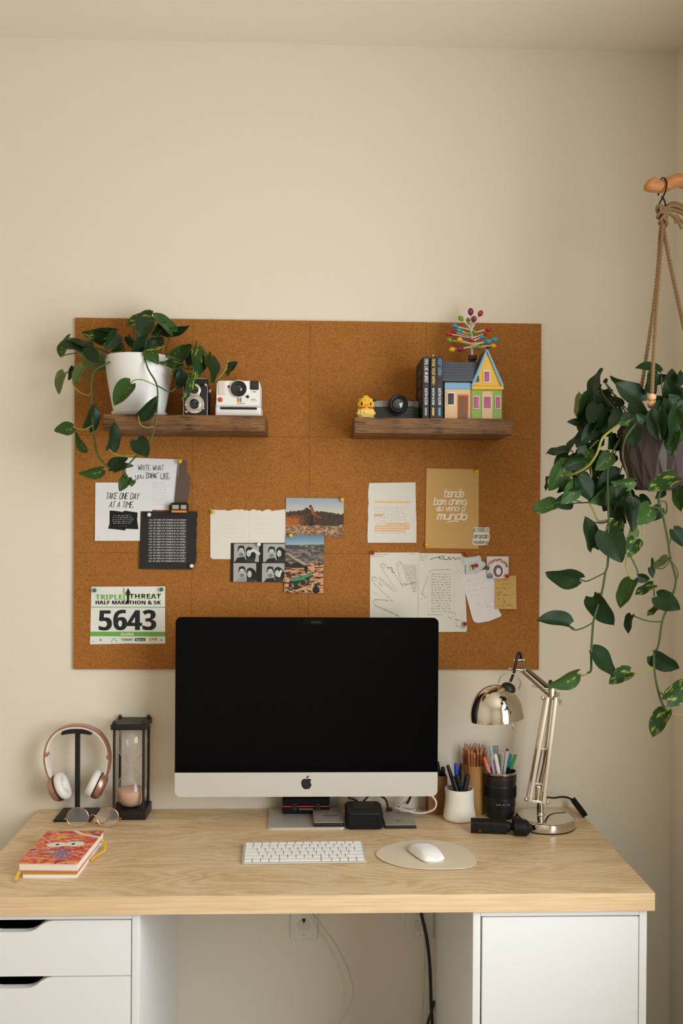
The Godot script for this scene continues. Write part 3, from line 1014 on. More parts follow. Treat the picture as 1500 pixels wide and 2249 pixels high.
func hourglass() -> void:
	var z0 := 0.003
	var zf := 0.0975
	var xl := -0.4935
	var wd := 0.0895
	var t := thing("hourglass", "black framed hourglass with pale pink sand in the lower bulb", "hourglass", Vector3(xl + wd / 2, DESK, (z0 + zf) / 2))
	var hi := W(283, 1592, zf).y - DESK
	var dp := zf - z0
	obj("base", MB.new().at(Vector3(0, 0.0115, 0)).box(Vector3(wd, 0.022, dp), 0.002), M.black, t)
	obj("top", MB.new().at(Vector3(0, hi - 0.0065, 0)).box(Vector3(wd, 0.0145, dp), 0.002), M.black, t)
	for sx in [-1, 1]:
		for sz in [-1, 1]:
			var x: float = sx * (wd / 2 - 0.008)
			var z: float = sz * (dp / 2 - 0.009)
			obj("post", MB.new().at(Vector3(x, 0, z)).lathe([Vector2(0, 0.0), Vector2(0.0032, 0.001), Vector2(0.0034, 0.022), Vector2(0.0034, hi - 0.01), Vector2(0.0034, hi + 0.001), Vector2(0.0048, hi + 0.0015), Vector2(0.0048, hi + 0.005), Vector2(0.0022, hi + 0.0085), Vector2(0, hi + 0.009)], 12), M.black, t)
	var yb := 0.0225
	var yt := hi - 0.0145
	var yn := (yb + yt) / 2 + 0.002
	var prof := []
	var half := yn - yb
	for q in [[0.014, 0.0], [0.024, 0.04], [0.033, 0.14], [0.0388, 0.28], [0.0395, 0.42], [0.0355, 0.58], [0.025, 0.75], [0.0055, 0.96], [0.0032, 1.0]]:
		prof.append(Vector2(q[0], yb + half * q[1]))
	for k in range(7, -1, -1):
		var q = [[0.014, 0.0], [0.024, 0.04], [0.033, 0.14], [0.0388, 0.28], [0.0395, 0.42], [0.0355, 0.58], [0.025, 0.75], [0.0055, 0.96]][k]
		prof.append(Vector2(q[0], yt - (yt - yn) * q[1]))
	var g := obj("glass", MB.new().lathe(smooth(prof, 3), 32), M.glass, t)
	g.set_meta("label", "clear glass bulbs")
	var sand := []
	for q in [[0.0, 0.012], [0.013, 0.012], [0.0228, 0.048], [0.0318, 0.145], [0.0374, 0.28], [0.0381, 0.40], [0.036, 0.425], [0.02, 0.445], [0.0, 0.455]]:
		sand.append(Vector2(q[0], yb + half * q[1]))
	obj("sand", MB.new().lathe(sand, 32), mat(rgb(206, 164, 134), 0.95, 0.0, 0.1), t)

func glasses() -> void:
	var zc := 0.15
	var t := thing("eyeglasses", "thin gold wire eyeglasses standing on the desk by the headphone stand", "eyeglasses", Vector3(W(203, 1820, zc).x, DESK, zc))
	var b := inside(t)
	var lens := []
	for q in [[170.5, 1798], [236.5, 1798]]:
		var c := W(q[0], q[1], zc + 0.004)
		c.y = DESK + 0.0255
		var ring := []
		for k in 33:
			var a := TAU * k / 32
			ring.append(c + Vector3(cos(a) * 0.0268, sin(a) * 0.0245, 0.0))
		obj("rim", inside(t).tube(ring, 0.0008, 6, false), M.gold, t)
		obj("lens", MB.new().at(c - t.position).prism(circle(0.0262, 28, 0.024), -0.0006, 0.0006), M.glass, t)
		lens.append(c)
	var l: Vector3 = lens[0] + Vector3(0.0268, 0.002, 0)
	var r: Vector3 = lens[1] + Vector3(-0.0268, 0.002, 0)
	obj("bridge", inside(t).tube(smooth([l, l.lerp(r, 0.5) + Vector3(0, 0.005, 0.002), r], 5), 0.0009, 6), M.gold, t)
	var temple := mat(rgb(92, 62, 40), 0.35)
	for s in [-1, 1]:
		var c: Vector3 = lens[0 if s < 0 else 1] + Vector3(s * 0.0272, -0.004, 0)
		obj("hinge", inside(t).at(c - t.position + Vector3(s * 0.003, 0, -0.002)).box(Vector3(0.006, 0.004, 0.006), 0.001), M.gold, t)
	# both temples folded behind the lenses
	var a0: Vector3 = lens[1] + Vector3(0.029, -0.004, -0.004)
	obj("temple", inside(t).tube(smooth([a0, a0 + Vector3(-0.03, -0.010, -0.006), a0 + Vector3(-0.085, -0.0145, -0.01), a0 + Vector3(-0.12, -0.0165, -0.012)], 5), 0.0014, 6), M.gold, t)
	var tip := obj("temple_tip", inside(t).tube(smooth([Vector3(lens[0].x + 0.028, DESK + 0.0095, zc - 0.010), Vector3(lens[0].x + 0.055, DESK + 0.0055, zc - 0.013), Vector3(lens[1].x - 0.005, DESK + 0.012, zc - 0.018), Vector3(lens[1].x + 0.008, DESK + 0.034, zc - 0.022), Vector3(lens[1].x + 0.012, DESK + 0.046, zc - 0.022)], 6), 0.0018, 6), temple, t)
	tip.set_meta("label", "brown temple tip")

func notebooks() -> void:
	# lower, thin notebook; then the painted one
	var y1 := DESK + 0.0125
	var y2 := DESK + 0.031
	var cor := [D(50, 1926.5, DESK + 0.002), D(168.5, 1927, DESK + 0.002), D(228, 1836, DESK + 0.012), D(105, 1838, DESK + 0.012)]
	var t := thing("notebook", "thin ochre and white notebook under the painted notebook", "notebook", (cor[0] + cor[1] + cor[2] + cor[3]) / 4.0 * Vector3(1, 0, 1) + Vector3(0, DESK, 0), "notebooks stacked on the desk")
	book_slab(t, cor, DESK + 0.0002, DESK + 0.0075, M.white_matte, "pages")
	book_slab(t, cor, DESK + 0.0076, y1 - 0.0005, mat(rgb(196, 142, 40), 0.7), "cover")
	var top := [D(40, 1894.5, y2), D(170.5, 1896, y2), D(229, 1824, y2), D(104, 1825.5, y2)]
	var n := thing("notebook", "notebook with a colourful painted cover and yellow elastic band", "notebook", (top[0] + top[1] + top[2] + top[3]) / 4.0 * Vector3(1, 0, 1) + Vector3(0, y1, 0), "notebooks stacked on the desk")
	var pink := mat(rgb(222, 140, 140), 0.6)
	book_slab(n, top, y1, y1 + 0.002, pink, "back_cover")
	var inner := []
	var cc: Vector3 = (top[0] + top[1] + top[2] + top[3]) / 4.0
	for q in top: inner.append(cc + (q - cc) * 0.975)
	book_slab(n, inner, y1 + 0.002, y2 - 0.002, M.cream, "pages")
	# painted cover
	var p := Pic.new(0, 0, 130, 200, 3.0, rgb(226, 110, 74))
	var rng := RandomNumberGenerator.new()
	rng.seed = 12
	var cols := [rgb(232, 98, 52), rgb(240, 142, 46), rgb(236, 156, 140), rgb(206, 60, 44), rgb(244, 180, 60), rgb(104, 62, 110), rgb(232, 176, 168), rgb(214, 84, 90)]
	for k in 420:
		var c: Color = cols[rng.randi() % cols.size()]
		var q := Vector2(rng.randf_range(0, 130), rng.randf_range(0, 200))
		var d := Vector2(rng.randf_range(2, 11), rng.randf_range(-6, 6))
		p.line(q - d, q + d, rng.randf_range(0.8, 3.4), c)
	p.path([Vector2(62, -2), Vector2(84, 22), Vector2(132, 46)], 5.0, rgb(236, 226, 206))
	p.disc(Vector2(44, 40), 12, 14, rgb(244, 170, 40)); p.disc(Vector2(86, 38), 14, 8, rgb(244, 150, 50))
	for k in 14:
		p.line(Vector2(66 + k * 1.2, 132 + k % 3), Vector2(48 + k * 4.4, 172 - absf(k - 7) * 2.0), 1.5, [rgb(150, 120, 160), rgb(176, 140, 166), rgb(120, 104, 150)][k % 3])
	for k in 9: p.line(Vector2(26 + k * 9, 122 + (k * 5) % 9), Vector2(36 + k * 9, 119 + (k * 7) % 9), 1.6, [rgb(70, 80, 160), rgb(90, 60, 110)][k % 2])
	p.disc(Vector2(48, 92), 22, 15, rgb(240, 236, 230)); p.disc(Vector2(88, 88), 22, 16, rgb(240, 236, 230)); p.disc(Vector2(67, 92), 14, 10, rgb(240, 236, 230))
	p.disc(Vector2(50, 92), 4, 5, rgb(20, 18, 24)); p.disc(Vector2(84, 88), 4, 5, rgb(20, 18, 24))
	p.soften(0.6)
	var b := inside(n)
	var id := []
	var uvs := [Vector2(0, 1), Vector2(1, 1), Vector2(1, 0), Vector2(0, 0)]
	for lay in 2:
		for k in 4: id.append(b.p(Vector3(top[k].x, y2 - (0.0 if lay == 0 else 0.0018), top[k].z), uvs[k]))
	b.quad(id[0], id[1], id[2], id[3])
	b.quad(id[7], id[6], id[5], id[4])
	for k in 4: b.quad(id[k], id[4 + k], id[4 + (k + 1) % 4], id[(k + 1) % 4])
	obj("painted_cover", b.done(20), tex_mat(p.tex(), 0.55, 0.4), n)
	# yellow band round the right edge and ribbon at the front left corner
	var r0 := D(205, 1884, DESK + 0.006)
	var band := [D(222, 1846, y1 + 0.004), D(232, 1856, y1 + 0.002), D(229, 1868, DESK + 0.012), D(214, 1877, DESK + 0.006), r0 + Vector3(0, 0.0, 0), D(198, 1890, DESK + 0.003)]
	obj("elastic_band", ribbon(n, smooth(band, 5), 0.0032), M.yellow, n)
	var rb := [D(50, 1906, y1 + 0.001) + Vector3(0.004, 0, -0.012), D(46, 1908, y1 + 0.0015), D(40, 1920, DESK + 0.009), D(33, 1936, DESK + 0.0035)]
	obj("ribbon", ribbon(n, smooth(rb, 5), 0.003), M.yellow, n)

func ribbon(t: Node3D, pts: Array, half: float) -> MB:
	var b := inside(t)
	var rows := []
	for i in pts.size():
		var d: Vector3 = (pts[mini(i + 1, pts.size() - 1)] - pts[maxi(i - 1, 0)]).normalized()
		var s := d.cross(Vector3.UP).normalized() * half
		var u := Vector3(0, 0.0009, 0)
		rows.append([pts[i] - s - u, pts[i] + s - u, pts[i] + s + u, pts[i] - s + u])
	b.grid(rows, true)
	return b

func book_slab(t: Node3D, cor: Array, y0: float, y1: float, m: Material, called: String) -> void:
	var b := inside(t)
	var id := []
	for y in [y1, y0]:
		for q in cor: id.append(b.p(Vector3(q.x, y, q.z)))
	b.quad(id[0], id[1], id[2], id[3])
	b.quad(id[7], id[6], id[5], id[4])
	for k in 4: b.quad(id[k], id[4 + k], id[4 + (k + 1) % 4], id[(k + 1) % 4])
	obj(called, b.done(20), m, t)

# ---------------------------------------------------------------- right end of the desk
func pen(called: String, label: String, group: String, foot: Vector3, tip: Vector3, r: float, body: Material, cap: Material, share := 0.4, taper := 0.8) -> Node3D:
	var t := thing(called, label, called.replace("_", " "), foot, group)
	var ax := (tip - foot).normalized()
	var l := (tip - foot).length()
	var sx := ax.cross(Vector3.BACK).normalized()
	var b := Basis(sx, ax, sx.cross(ax))
	var m := l * (1.0 - share)
	obj("barrel", MB.new(Transform3D(b, Vector3.ZERO)).lathe([Vector2(0, 0), Vector2(r * 0.6, 0.001), Vector2(r * 0.92, 0.01), Vector2(r * 0.92, m)], 10), body, t)
	obj("cap", MB.new(Transform3D(b, Vector3.ZERO)).lathe([Vector2(r * 0.9, m - 0.001), Vector2(r, m), Vector2(r, m + 0.003), Vector2(r * lerpf(1.0, taper, 0.5), l - 0.01), Vector2(r * taper, l - 0.002), Vector2(r * taper * 0.6, l), Vector2(0, l)], 10), cap, t)
	return t

func desk_things_right() -> void:
	# white handmade cup
	var cc := Vector3(0.3878, DESK, 0.100)
	var rim := W(1009, 1739, 0.135).y - DESK
	var cup := thing("ceramic_pen_cup", "white handmade ceramic cup full of black pens", "cup", cc)
	var wm := mat(rgb(238, 233, 222), 0.8, 0.0, 0.3)
	obj("body", MB.new().lathe([Vector2(0, 0.0005), Vector2(0.034, 0.0005), Vector2(0.0395, 0.003), Vector2(0.0412, 0.010), Vector2(0.0395, 0.022), Vector2(0.0370, 0.036), Vector2(0.0358, rim * 0.7), Vector2(0.0366, rim - 0.004), Vector2(0.0360, rim), Vector2(0.0335, rim), Vector2(0.0330, rim - 0.006), Vector2(0.0320, 0.03), Vector2(0.031, 0.007), Vector2(0, 0.007)], 36, 0.018), wm, cup)
	var blue := mat(rgb(22, 70, 200), 0.35)
	for q in [[983, 1680, 0.090, 0.012, 0.0, 0.0055, 0, "black felt pen leaning leftmost in the white cup"], [1000.8, 1676, 0.098, 0.0, -0.012, 0.0055, 1, "pen with a blue cap in the white cup"], [1013, 1677, 0.080, -0.006, -0.02, 0.0052, 0, "tall black pen right behind the blue-capped pen"], [993.5, 1706, 0.112, 0.015, 0.014, 0.0075, 0, "thick short black marker below the leftmost pen in the white cup"], [1004, 1702, 0.122, 0.020, 0.004, 0.0068, 0, "black marker at the very front of the white cup"], [1028, 1700, 0.105, -0.004, 0.010, 0.0078, 0, "fat black marker at the right side of the white cup"]]:
		pen("pen", q[7], "pens in the white cup", cc + Vector3(q[3], 0.009, q[4]), W(q[0], q[1], q[2]), q[5], M.black, blue if q[6] else M.black, 0.55, 0.72)
	# kraft holder half hidden behind the computer, two black markers in it
	var bx := W(962, 1740, 0.05).x
	var box := thing("kraft_holder", "kraft cardboard holder half hidden behind the right edge of the computer", "pen holder", Vector3(bx - 0.002, DESK, 0.034))
	var brown := mat(rgb(136, 96, 56), 0.85, 0.0, 0.2)
	var bh := W(967, 1705, 0.06).y - DESK
	for s in [-1, 1]:
		obj("side", MB.new().at(Vector3(s * 0.0235, bh / 2, 0)).box(Vector3(0.002, bh, 0.055), 0.0004), brown, box)
		obj("side", MB.new().at(Vector3(0, bh / 2, s * 0.0265)).box(Vector3(0.045, bh, 0.002), 0.0004), brown, box)
	obj("bottom", MB.new().at(Vector3(0, 0.0012, 0)).box(Vector3(0.045, 0.002, 0.051), 0.0003), brown, box)
	pen("marker_pen", "black marker leaning out of the kraft holder behind the computer edge", "markers in the kraft holder", box.position + Vector3(0.012, 0.004, 0.004), W(959, 1672, 0.045), 0.0075, M.black, M.black, 0.5, 0.8)
	pen("marker_pen", "short black marker in the kraft holder beside the leaning one", "markers in the kraft holder", box.position + Vector3(0.013, 0.004, -0.012), W(973, 1684, 0.026), 0.007, M.black, M.black, 0.5, 0.8)
	# kraft tube of pencils
	var tc := Vector3(W(1042.5, 1740, 0.042).x, DESK, 0.042)
	var th := W(1042, 1684, 0.066).y - DESK
	var tube := thing("cardboard_tube", "round kraft cardboard tube holding brown pencils", "pen holder", tc)
	obj("wall", MB.new().lathe([Vector2(0.0262, 0.0005), Vector2(0.0262, th), Vector2(0.0242, th), Vector2(0.0242, 0.003), Vector2(0, 0.003), Vector2(0, 0.0005), Vector2(0.0262, 0.0005)], 32), M.kraft, tube)
	var wood := mat(rgb(160, 90, 52), 0.6)
	var bare := mat(rgb(198, 142, 94), 0.7)
	var leads := [["rust", rgb(150, 70, 30)], ["dark brown", rgb(70, 44, 30)], ["red", rgb(170, 40, 30)], ["blue", rgb(50, 60, 150)], ["ochre", rgb(190, 130, 50)], ["green", rgb(60, 100, 50)]]
	var tops := [[1018, 1642, 0.03], [1021, 1632, 0.024], [1026, 1634, 0.05], [1029, 1639, 0.062], [1033, 1630, 0.03], [1036, 1641, 0.064], [1039, 1633, 0.02], [1044, 1630, 0.042], [1042, 1647, 0.066], [1048, 1634, 0.056], [1050, 1642, 0.066], [1053, 1632, 0.03], [1057, 1641, 0.062], [1059, 1634, 0.044], [1063, 1635, 0.03], [1066, 1640, 0.05]]
	for k in tops.size():
		var q = tops[k]
		var tip := W(q[0], q[1], q[2])
		var off := Vector3((tip.x - tc.x) * 0.62, 0.0, (tip.z - tc.z) * 0.7)
		var foot := tc + off + Vector3(0, 0.0035, 0)
		var ld = leads[k % leads.size()]
		var t := thing("pencil", "brown pencil with %s lead, number %s from the left in the kraft tube" % [ld[0], ["one", "two", "three", "four", "five", "six", "seven", "eight", "nine", "ten", "eleven", "twelve", "thirteen", "fourteen", "fifteen", "sixteen"][k]], "pencil", foot, "pencils in the kraft tube")
		var ax := (tip - foot).normalized()
		var l := (tip - foot).length()
		var sx := ax.cross(Vector3.BACK).normalized()
		var b := Basis(sx, ax, sx.cross(ax))
		obj("shaft", MB.new(Transform3D(b, Vector3.ZERO)).lathe([Vector2(0, 0), Vector2(0.0036, 0), Vector2(0.0036, l - 0.018)], 6), wood, t)
		obj("cone", MB.new(Transform3D(b, Vector3.ZERO)).lathe([Vector2(0.0036, l - 0.018), Vector2(0.0014, l - 0.006)], 8), bare, t)
		obj("lead", MB.new(Transform3D(b, Vector3.ZERO)).lathe([Vector2(0.0014, l - 0.006), Vector2(0.0004, l), Vector2(0, l)], 8), mat(ld[1], 0.5), t)
	# mug shaped like a camera lens
	var mc := Vector3(W(1098.5, 1750, 0.078).x, DESK, 0.078)
	var mh := W(1098, 1700, 0.117).y - DESK
	var mug := thing("lens_mug", "black mug shaped like a camera lens with a steel rim", "mug", mc)
	var s := mh / 0.118
	obj("barrel", MB.new().lathe([Vector2(0, 0.0005), Vector2(0.033, 0.0005), Vector2(0.034, 0.004 * s), Vector2(0.034, 0.012 * s), Vector2(0.0365, 0.014 * s), Vector2(0.0365, 0.026 * s), Vector2(0.039, 0.03 * s), Vector2(0.039, 0.05 * s), Vector2(0.0402, 0.0515 * s), Vector2(0.0402, 0.083 * s), Vector2(0.0392, 0.0845 * s), Vector2(0.0392, 0.088 * s), Vector2(0.0408, 0.0895 * s), Vector2(0.0408, mh - 0.006), Vector2(0.0385, mh - 0.005), Vector2(0.037, 0.01), Vector2(0, 0.01)], 40), M.black, mug)
	var rib := MB.new()
	for k in 60:
		var a := TAU * k / 60
		rib.at(Vector3(cos(a) * 0.0404, 0.0675 * s, sin(a) * 0.0404), Basis(Vector3.UP, -a)).box(Vector3(0.0012, 0.026 * s, 0.0022), 0.0003)
	obj("grip_ring", rib, M.black_matte, mug)
	obj("red_ring", MB.new().lathe([Vector2(0.0405, mh - 0.0165), Vector2(0.0411, mh - 0.0162), Vector2(0.0411, mh - 0.0152), Vector2(0.0405, mh - 0.015)], 40), mat(rgb(120, 26, 22), 0.4), mug)
	obj("rim", MB.new().lathe([Vector2(0.0408, mh - 0.0062), Vector2(0.0418, mh - 0.004), Vector2(0.0418, mh - 0.0008), Vector2(0.0405, mh), Vector2(0.0385, mh - 0.0005), Vector2(0.038, mh - 0.005)], 40), M.steel, mug)
	var white_print := mat(rgb(170, 168, 160), 0.6)
	for k in 9:
		if k in [3, 6]: continue
		var a := PI / 2 + 0.42 - k * 0.105
		obj("scale_mark", MB.new().at(Vector3(cos(a) * 0.0391, 0.04 * s, sin(a) * 0.0391), Basis(Vector3.UP, PI / 2 - a)).box(Vector3(0.0022, 0.003 - 0.001 * (k % 2), 0.0004), 0.0), white_print, mug)
	var clear := mat(rgb(196, 196, 200), 0.15, 0.0, 0.6)
	var pink := mat(rgb(226, 138, 142), 0.4)
	var orange := mat(rgb(226, 104, 60), 0.4)
	var teal := mat(rgb(24, 140, 150), 0.4)
	var green := mat(rgb(60, 160, 80), 0.4)
	var grey := mat(rgb(92, 96, 98), 0.4)
	var lilac := mat(rgb(176, 160, 176), 0.3)
	var g := "pens in the lens mug"
	for q in [[1063, 1663, 0.095, 0.008, 0.012, 0.0055, pink, orange, "pink pen with an orange end leaning left in the lens mug", 0.1], [1078, 1661, 0.102, 0.002, 0.016, 0.0045, lilac, lilac, "pale lilac pen beside the pink one in the lens mug", 0.3], [1077, 1639, 0.070, 0.006, -0.008, 0.0046, grey, clear, "grey pen with a light end at the back left of the lens mug", 0.2], [1087.5, 1656, 0.108, 0.014, 0.014, 0.0052, M.white, M.white, "white marker at the front of the lens mug", 0.4], [1095, 1657, 0.085, 0.004, -0.004, 0.0042, grey, grey, "dark grey pen behind the white marker in the lens mug", 0.3], [1102, 1652, 0.064, 0.0, -0.014, 0.0046, M.white, M.white, "slim white pen at the back of the lens mug", 0.3], [1114, 1648, 0.092, -0.006, 0.010, 0.0046, clear, clear, "clear pen with a black knob in the lens mug", 0.12], [1123, 1656, 0.074, -0.010, -0.012, 0.0044, M.black, teal, "black pen with a teal cap in the lens mug", 0.22], [1133, 1657, 0.078, -0.014, 0.000, 0.0046, M.black, green, "black pen with a green cap rightmost in the lens mug", 0.24]]:
		var t := pen("pen", q[8], g, mc + Vector3(q[3], 0.0105, q[4]), W(q[0], q[1], q[2]), q[5], q[6], q[7], q[9], 0.85)
		if q[6] == clear:
			obj("knob", MB.new().at(W(q[0], q[1], q[2]) - t.position).ball(Vector3(0.0036, 0.005, 0.0036), 10, 6), M.black, t)
	var ru := thing("plastic_ruler", "small blue-grey clear ruler standing at the back of the lens mug", "ruler", mc + Vector3(-0.006, 0.0105, -0.02), g)
	var rt := W(1088, 1637, 0.056)
	obj("strip", MB.new().at(Vector3((rt.x - ru.position.x) / 2, (rt.y - ru.position.y) / 2, (rt.z - ru.position.z) / 2), Basis(Vector3.BACK, -(rt.x - ru.position.x) / (rt.y - ru.position.y))).box(Vector3(0.0145, rt.y - ru.position.y, 0.0012), 0.0004), mat(rgb(132, 146, 148), 0.2), ru)
	handheld_camera()

func handheld_camera() -> void:
	var a := D(1040, 1829, DESK)
	var b := D(1112, 1838, DESK)
	var c := (a + b) / 2
	var t := thing("handheld_camera", "small black handheld gimbal camera lying in front of the lens mug", "camera", Vector3(c.x, DESK, c.z - 0.016))
	t.rotation.y = -0.16
	var soft := mat(rgb(12, 12, 13), 0.55, 0.0, 0.4)
	var body := MB.new(Transform3D(Basis(Vector3(0, 0, 1), Vector3(0, 1, 0), Vector3(-1, 0, 0)), Vector3(0, 0.0165, 0)))
	body.prism(rrect(0.032, 0.032, 0.009, 4), -0.043, 0.043)
	obj("grip", body, soft, t)
	obj("screen", MB.new().at(Vector3(-0.010, 0.0165, 0.0162)).box(Vector3(0.034, 0.018, 0.001), 0.0004), M.black_gloss, t)
	obj("record_button", MB.new(Transform3D(FRONT, Vector3(-0.0215, 0.0085, 0.016))).lathe([Vector2(0.002, 0.0), Vector2(0.002, 0.001), Vector2(0, 0.001)], 12), mat(rgb(190, 84, 20), 0.5), t)
	obj("neck", MB.new(Transform3D(Basis(Vector3.BACK, -PI / 2), Vector3(0.042, 0.018, 0.003))).lathe([Vector2(0.0125, 0), Vector2(0.0125, 0.008), Vector2(0.009, 0.012), Vector2(0.009, 0.02), Vector2(0, 0.02)], 20), soft, t)
	obj("arm", MB.new().at(Vector3(0.062, 0.022, -0.006)).box(Vector3(0.012, 0.036, 0.012), 0.003), soft, t)
	obj("head", MB.new(Transform3D(Basis(Vector3.BACK, -PI / 2), Vector3(0.058, 0.0205, 0.014))).lathe([Vector2(0, 0), Vector2(0.017, 0.001), Vector2(0.0195, 0.004), Vector2(0.0195, 0.03), Vector2(0.018, 0.034), Vector2(0.0145, 0.035), Vector2(0.0145, 0.038), Vector2(0, 0.038)], 24), soft, t)
	obj("lens", MB.new(Transform3D(Basis(Vector3.BACK, -PI / 2), Vector3(0.095, 0.0205, 0.014))).lathe([Vector2(0.011, 0), Vector2(0.011, 0.007), Vector2(0.009, 0.0075), Vector2(0, 0.006)], 20), M.black_gloss, t)

# ---------------------------------------------------------------- chrome desk lamp
func lamp() -> void:
	var bc := Vector3(0.594, DESK, 0.155)
	var t := thing("desk_lamp", "chrome adjustable-arm desk lamp with a dome shade on a round base", "lamp", bc)
	obj("base", MB.new().lathe([Vector2(0.0735, 0.0035), Vector2(0.0748, 0.006), Vector2(0.0742, 0.019), Vector2(0.071, 0.0235), Vector2(0.064, 0.0255), Vector2(0.03, 0.0275), Vector2(0.012, 0.0285), Vector2(0, 0.0285)], 56), M.chrome, t)
	obj("foot_ring", MB.new().lathe([Vector2(0, 0.0003), Vector2(0.073, 0.0003), Vector2(0.0738, 0.0015), Vector2(0.0735, 0.0038)], 56), M.black, t)
	var z := 0.155
	var L := func(u: float, v: float, dz := 0.0) -> Vector3: return W(u, v, z + dz)
	var post: Vector3 = L.call(1188, 1800)
	var socket := MB.new().at(Vector3(post.x - bc.x, 0.0275, 0)).lathe([Vector2(0.011, 0), Vector2(0.010, 0.003), Vector2(0.0062, 0.006), Vector2(0.0058, 0.06), Vector2(0, 0.06)], 20)
	obj("post", socket, M.chrome, t)
	var bracket: Vector3 = L.call(1179, 1760)
	# lower arms: flat-sided bars in pairs
	var strip := func(a: Vector3, b: Vector3, w: float, d: float) -> MB:
		var m := inside(t)
		var ax := (b - a).normalized()
		var sx := ax.cross(Vector3.BACK).normalized()
		m.at((a + b) / 2 - t.position, Basis(sx, ax, sx.cross(ax))).box(Vector3(w, (b - a).length(), d), 0.0008)
		return m
	var champagne := mat(rgb(212, 200, 180), 0.34, 0.7)
	for q in [[1164.5, 1759, 1203, 1531, 0.012], [1194.5, 1763, 1220.5, 1531, 0.012], [1187.5, 1752, 1211.5, 1532, -0.012], [1160, 1750, 1199, 1531, -0.012]]:
		obj("lower_arm", strip.call(L.call(q[0], q[1], q[4]), L.call(q[2], q[3], q[4]), 0.0092, 0.005), champagne, t)
	obj("lower_bracket", strip.call(L.call(1157, 1756, 0.0), L.call(1201, 1761, 0.0), 0.006, 0.02), M.steel, t)
	obj("hinge_block", inside(t).at(L.call(1182, 1742) - t.position).box(Vector3(0.014, 0.04, 0.012), 0.003), M.steel, t)
	for q in [[1155, 1755.5], [1202, 1761.5]]:
		obj("bolt", MB.new(Transform3D(FRONT, L.call(q[0], q[1], 0.008) - t.position)).lathe([Vector2(0.0045, 0), Vector2(0.0045, 0.005), Vector2(0.002, 0.0065), Vector2(0, 0.0065)], 10), M.steel, t)
	# springs between the lower arms
	for q in [[1173, 1718, 1187, 1648], [1187, 1719, 1202, 1648]]:
		var a: Vector3 = L.call(q[0], q[1], 0.004)
		var b: Vector3 = L.call(q[2], q[3], 0.004)
		var pts := []
		var ax := (b - a).normalized()
		var sx := ax.cross(Vector3.BACK).normalized()
		var sy := sx.cross(ax)
		for k in 241:
			var f := k / 240.0
			pts.append(a.lerp(b, f) + (sx * cos(f * TAU * 30) + sy * sin(f * TAU * 30)) * 0.0042)
		obj("spring", inside(t).tube(pts, 0.0012, 5), mat(rgb(150, 138, 120), 0.3, 1.0), t)
	obj("spring_pin", inside(t).tube([L.call(1183, 1645, 0.004), L.call(1205, 1645, 0.004)], 0.0016, 8), M.steel, t)
	obj("spring_pin", inside(t).tube([L.call(1170, 1720, 0.004), L.call(1190, 1722, 0.004)], 0.0016, 8), M.steel, t)
	# elbow
	obj("elbow_plate", inside(t).at(L.call(1212, 1521) - t.position, Basis(Vector3.BACK, 0.1)).box(Vector3(0.017, 0.034, 0.016), 0.003), M.steel, t)
	for q in [[1192, 1533, 0.0055], [1224, 1524, 0.004], [1229, 1539, 0.004], [1202, 1524, 0.004]]:
		obj("bolt", MB.new(Transform3D(FRONT, L.call(q[0], q[1], 0.012) - t.position)).lathe([Vector2(q[2], 0), Vector2(q[2], 0.005), Vector2(q[2] * 0.4, 0.0065), Vector2(0, 0.0065)], 10), M.steel, t)
	obj("elbow_knob", inside(t).at(L.call(1209, 1499) - t.position).ball(Vector3(0.0055, 0.007, 0.0055), 12, 8), M.black, t)
	obj("tension_rod", inside(t).tube([L.call(1168, 1506, 0.012), L.call(1204, 1513, 0.012)], 0.0025, 8), M.steel, t)
	obj("tension_rod", inside(t).tube([L.call(1222, 1520, 0.012), L.call(1232, 1549, 0.012)], 0.0025, 8), M.steel, t)
	# upper arms
	var dull := mat(rgb(178, 160, 132), 0.3, 0.9)
	for q in [[1141, 1455, 1210, 1512, 0.012, 0.09], [1146, 1474, 1206, 1528, 0.012, 0.09], [1147, 1462, 1214, 1518, -0.01, 0.066]]:
		obj("upper_arm", strip.call(L.call(q[0], q[1], q[5] + 0.006), L.call(q[2], q[3], q[4]), 0.007, 0.0045), dull, t)
	for q in [[1131, 1450], [1150, 1449.5], [1119, 1469], [1152, 1471]]:
		obj("bolt", inside(t).at(L.call(q[0], q[1], 0.098) - t.position).ball(Vector3(0.0042, 0.0042, 0.0042), 10, 6), M.steel, t)
	obj("head_bracket", inside(t).tube([L.call(1118, 1469, 0.097), L.call(1154, 1472, 0.097)], 0.0028, 8), M.steel, t)
	obj("head_bracket", inside(t).tube([L.call(1131, 1450, 0.097), L.call(1151, 1449, 0.097)], 0.0028, 8), M.steel, t)
	# black cord over the head
	var cord := []
	for q in [[1121, 1497, 0.10], [1129, 1476, 0.105], [1134, 1452, 0.105], [1137.5, 1437, 0.10], [1141.5, 1434, 0.094], [1144, 1442, 0.086], [1144.5, 1456, 0.08], [1160, 1474, 0.062], [1205, 1513, 0.004]]:
		cord.append(L.call(q[0], q[1], q[2]))
	obj("cord", inside(t).tube(smooth(cord, 6), 0.0034, 8), M.black, t)
	# dome shade, axis leaning right
	var hc: Vector3 = L.call(1092, 1573, 0.10)
	var ax := Vector3(-0.11, 0.99, 0.0).normalized()
	var sx := ax.cross(Vector3.BACK).normalized()
	var hb := Basis(sx, ax, sx.cross(ax))
	var r := 0.0645
	var prof := []
	for k in 15:
		var a := (k / 14.0) * (PI / 2 - 0.02)
		prof.append(Vector2(cos(a) * r, sin(a) * r * 1.16))
	var dome := [Vector2(r - 0.0012, -0.006), Vector2(r, -0.006)] + prof
	obj("shade", MB.new(Transform3D(hb, hc - t.position)).lathe(dome, 64), M.chrome, t)
	var inner := []
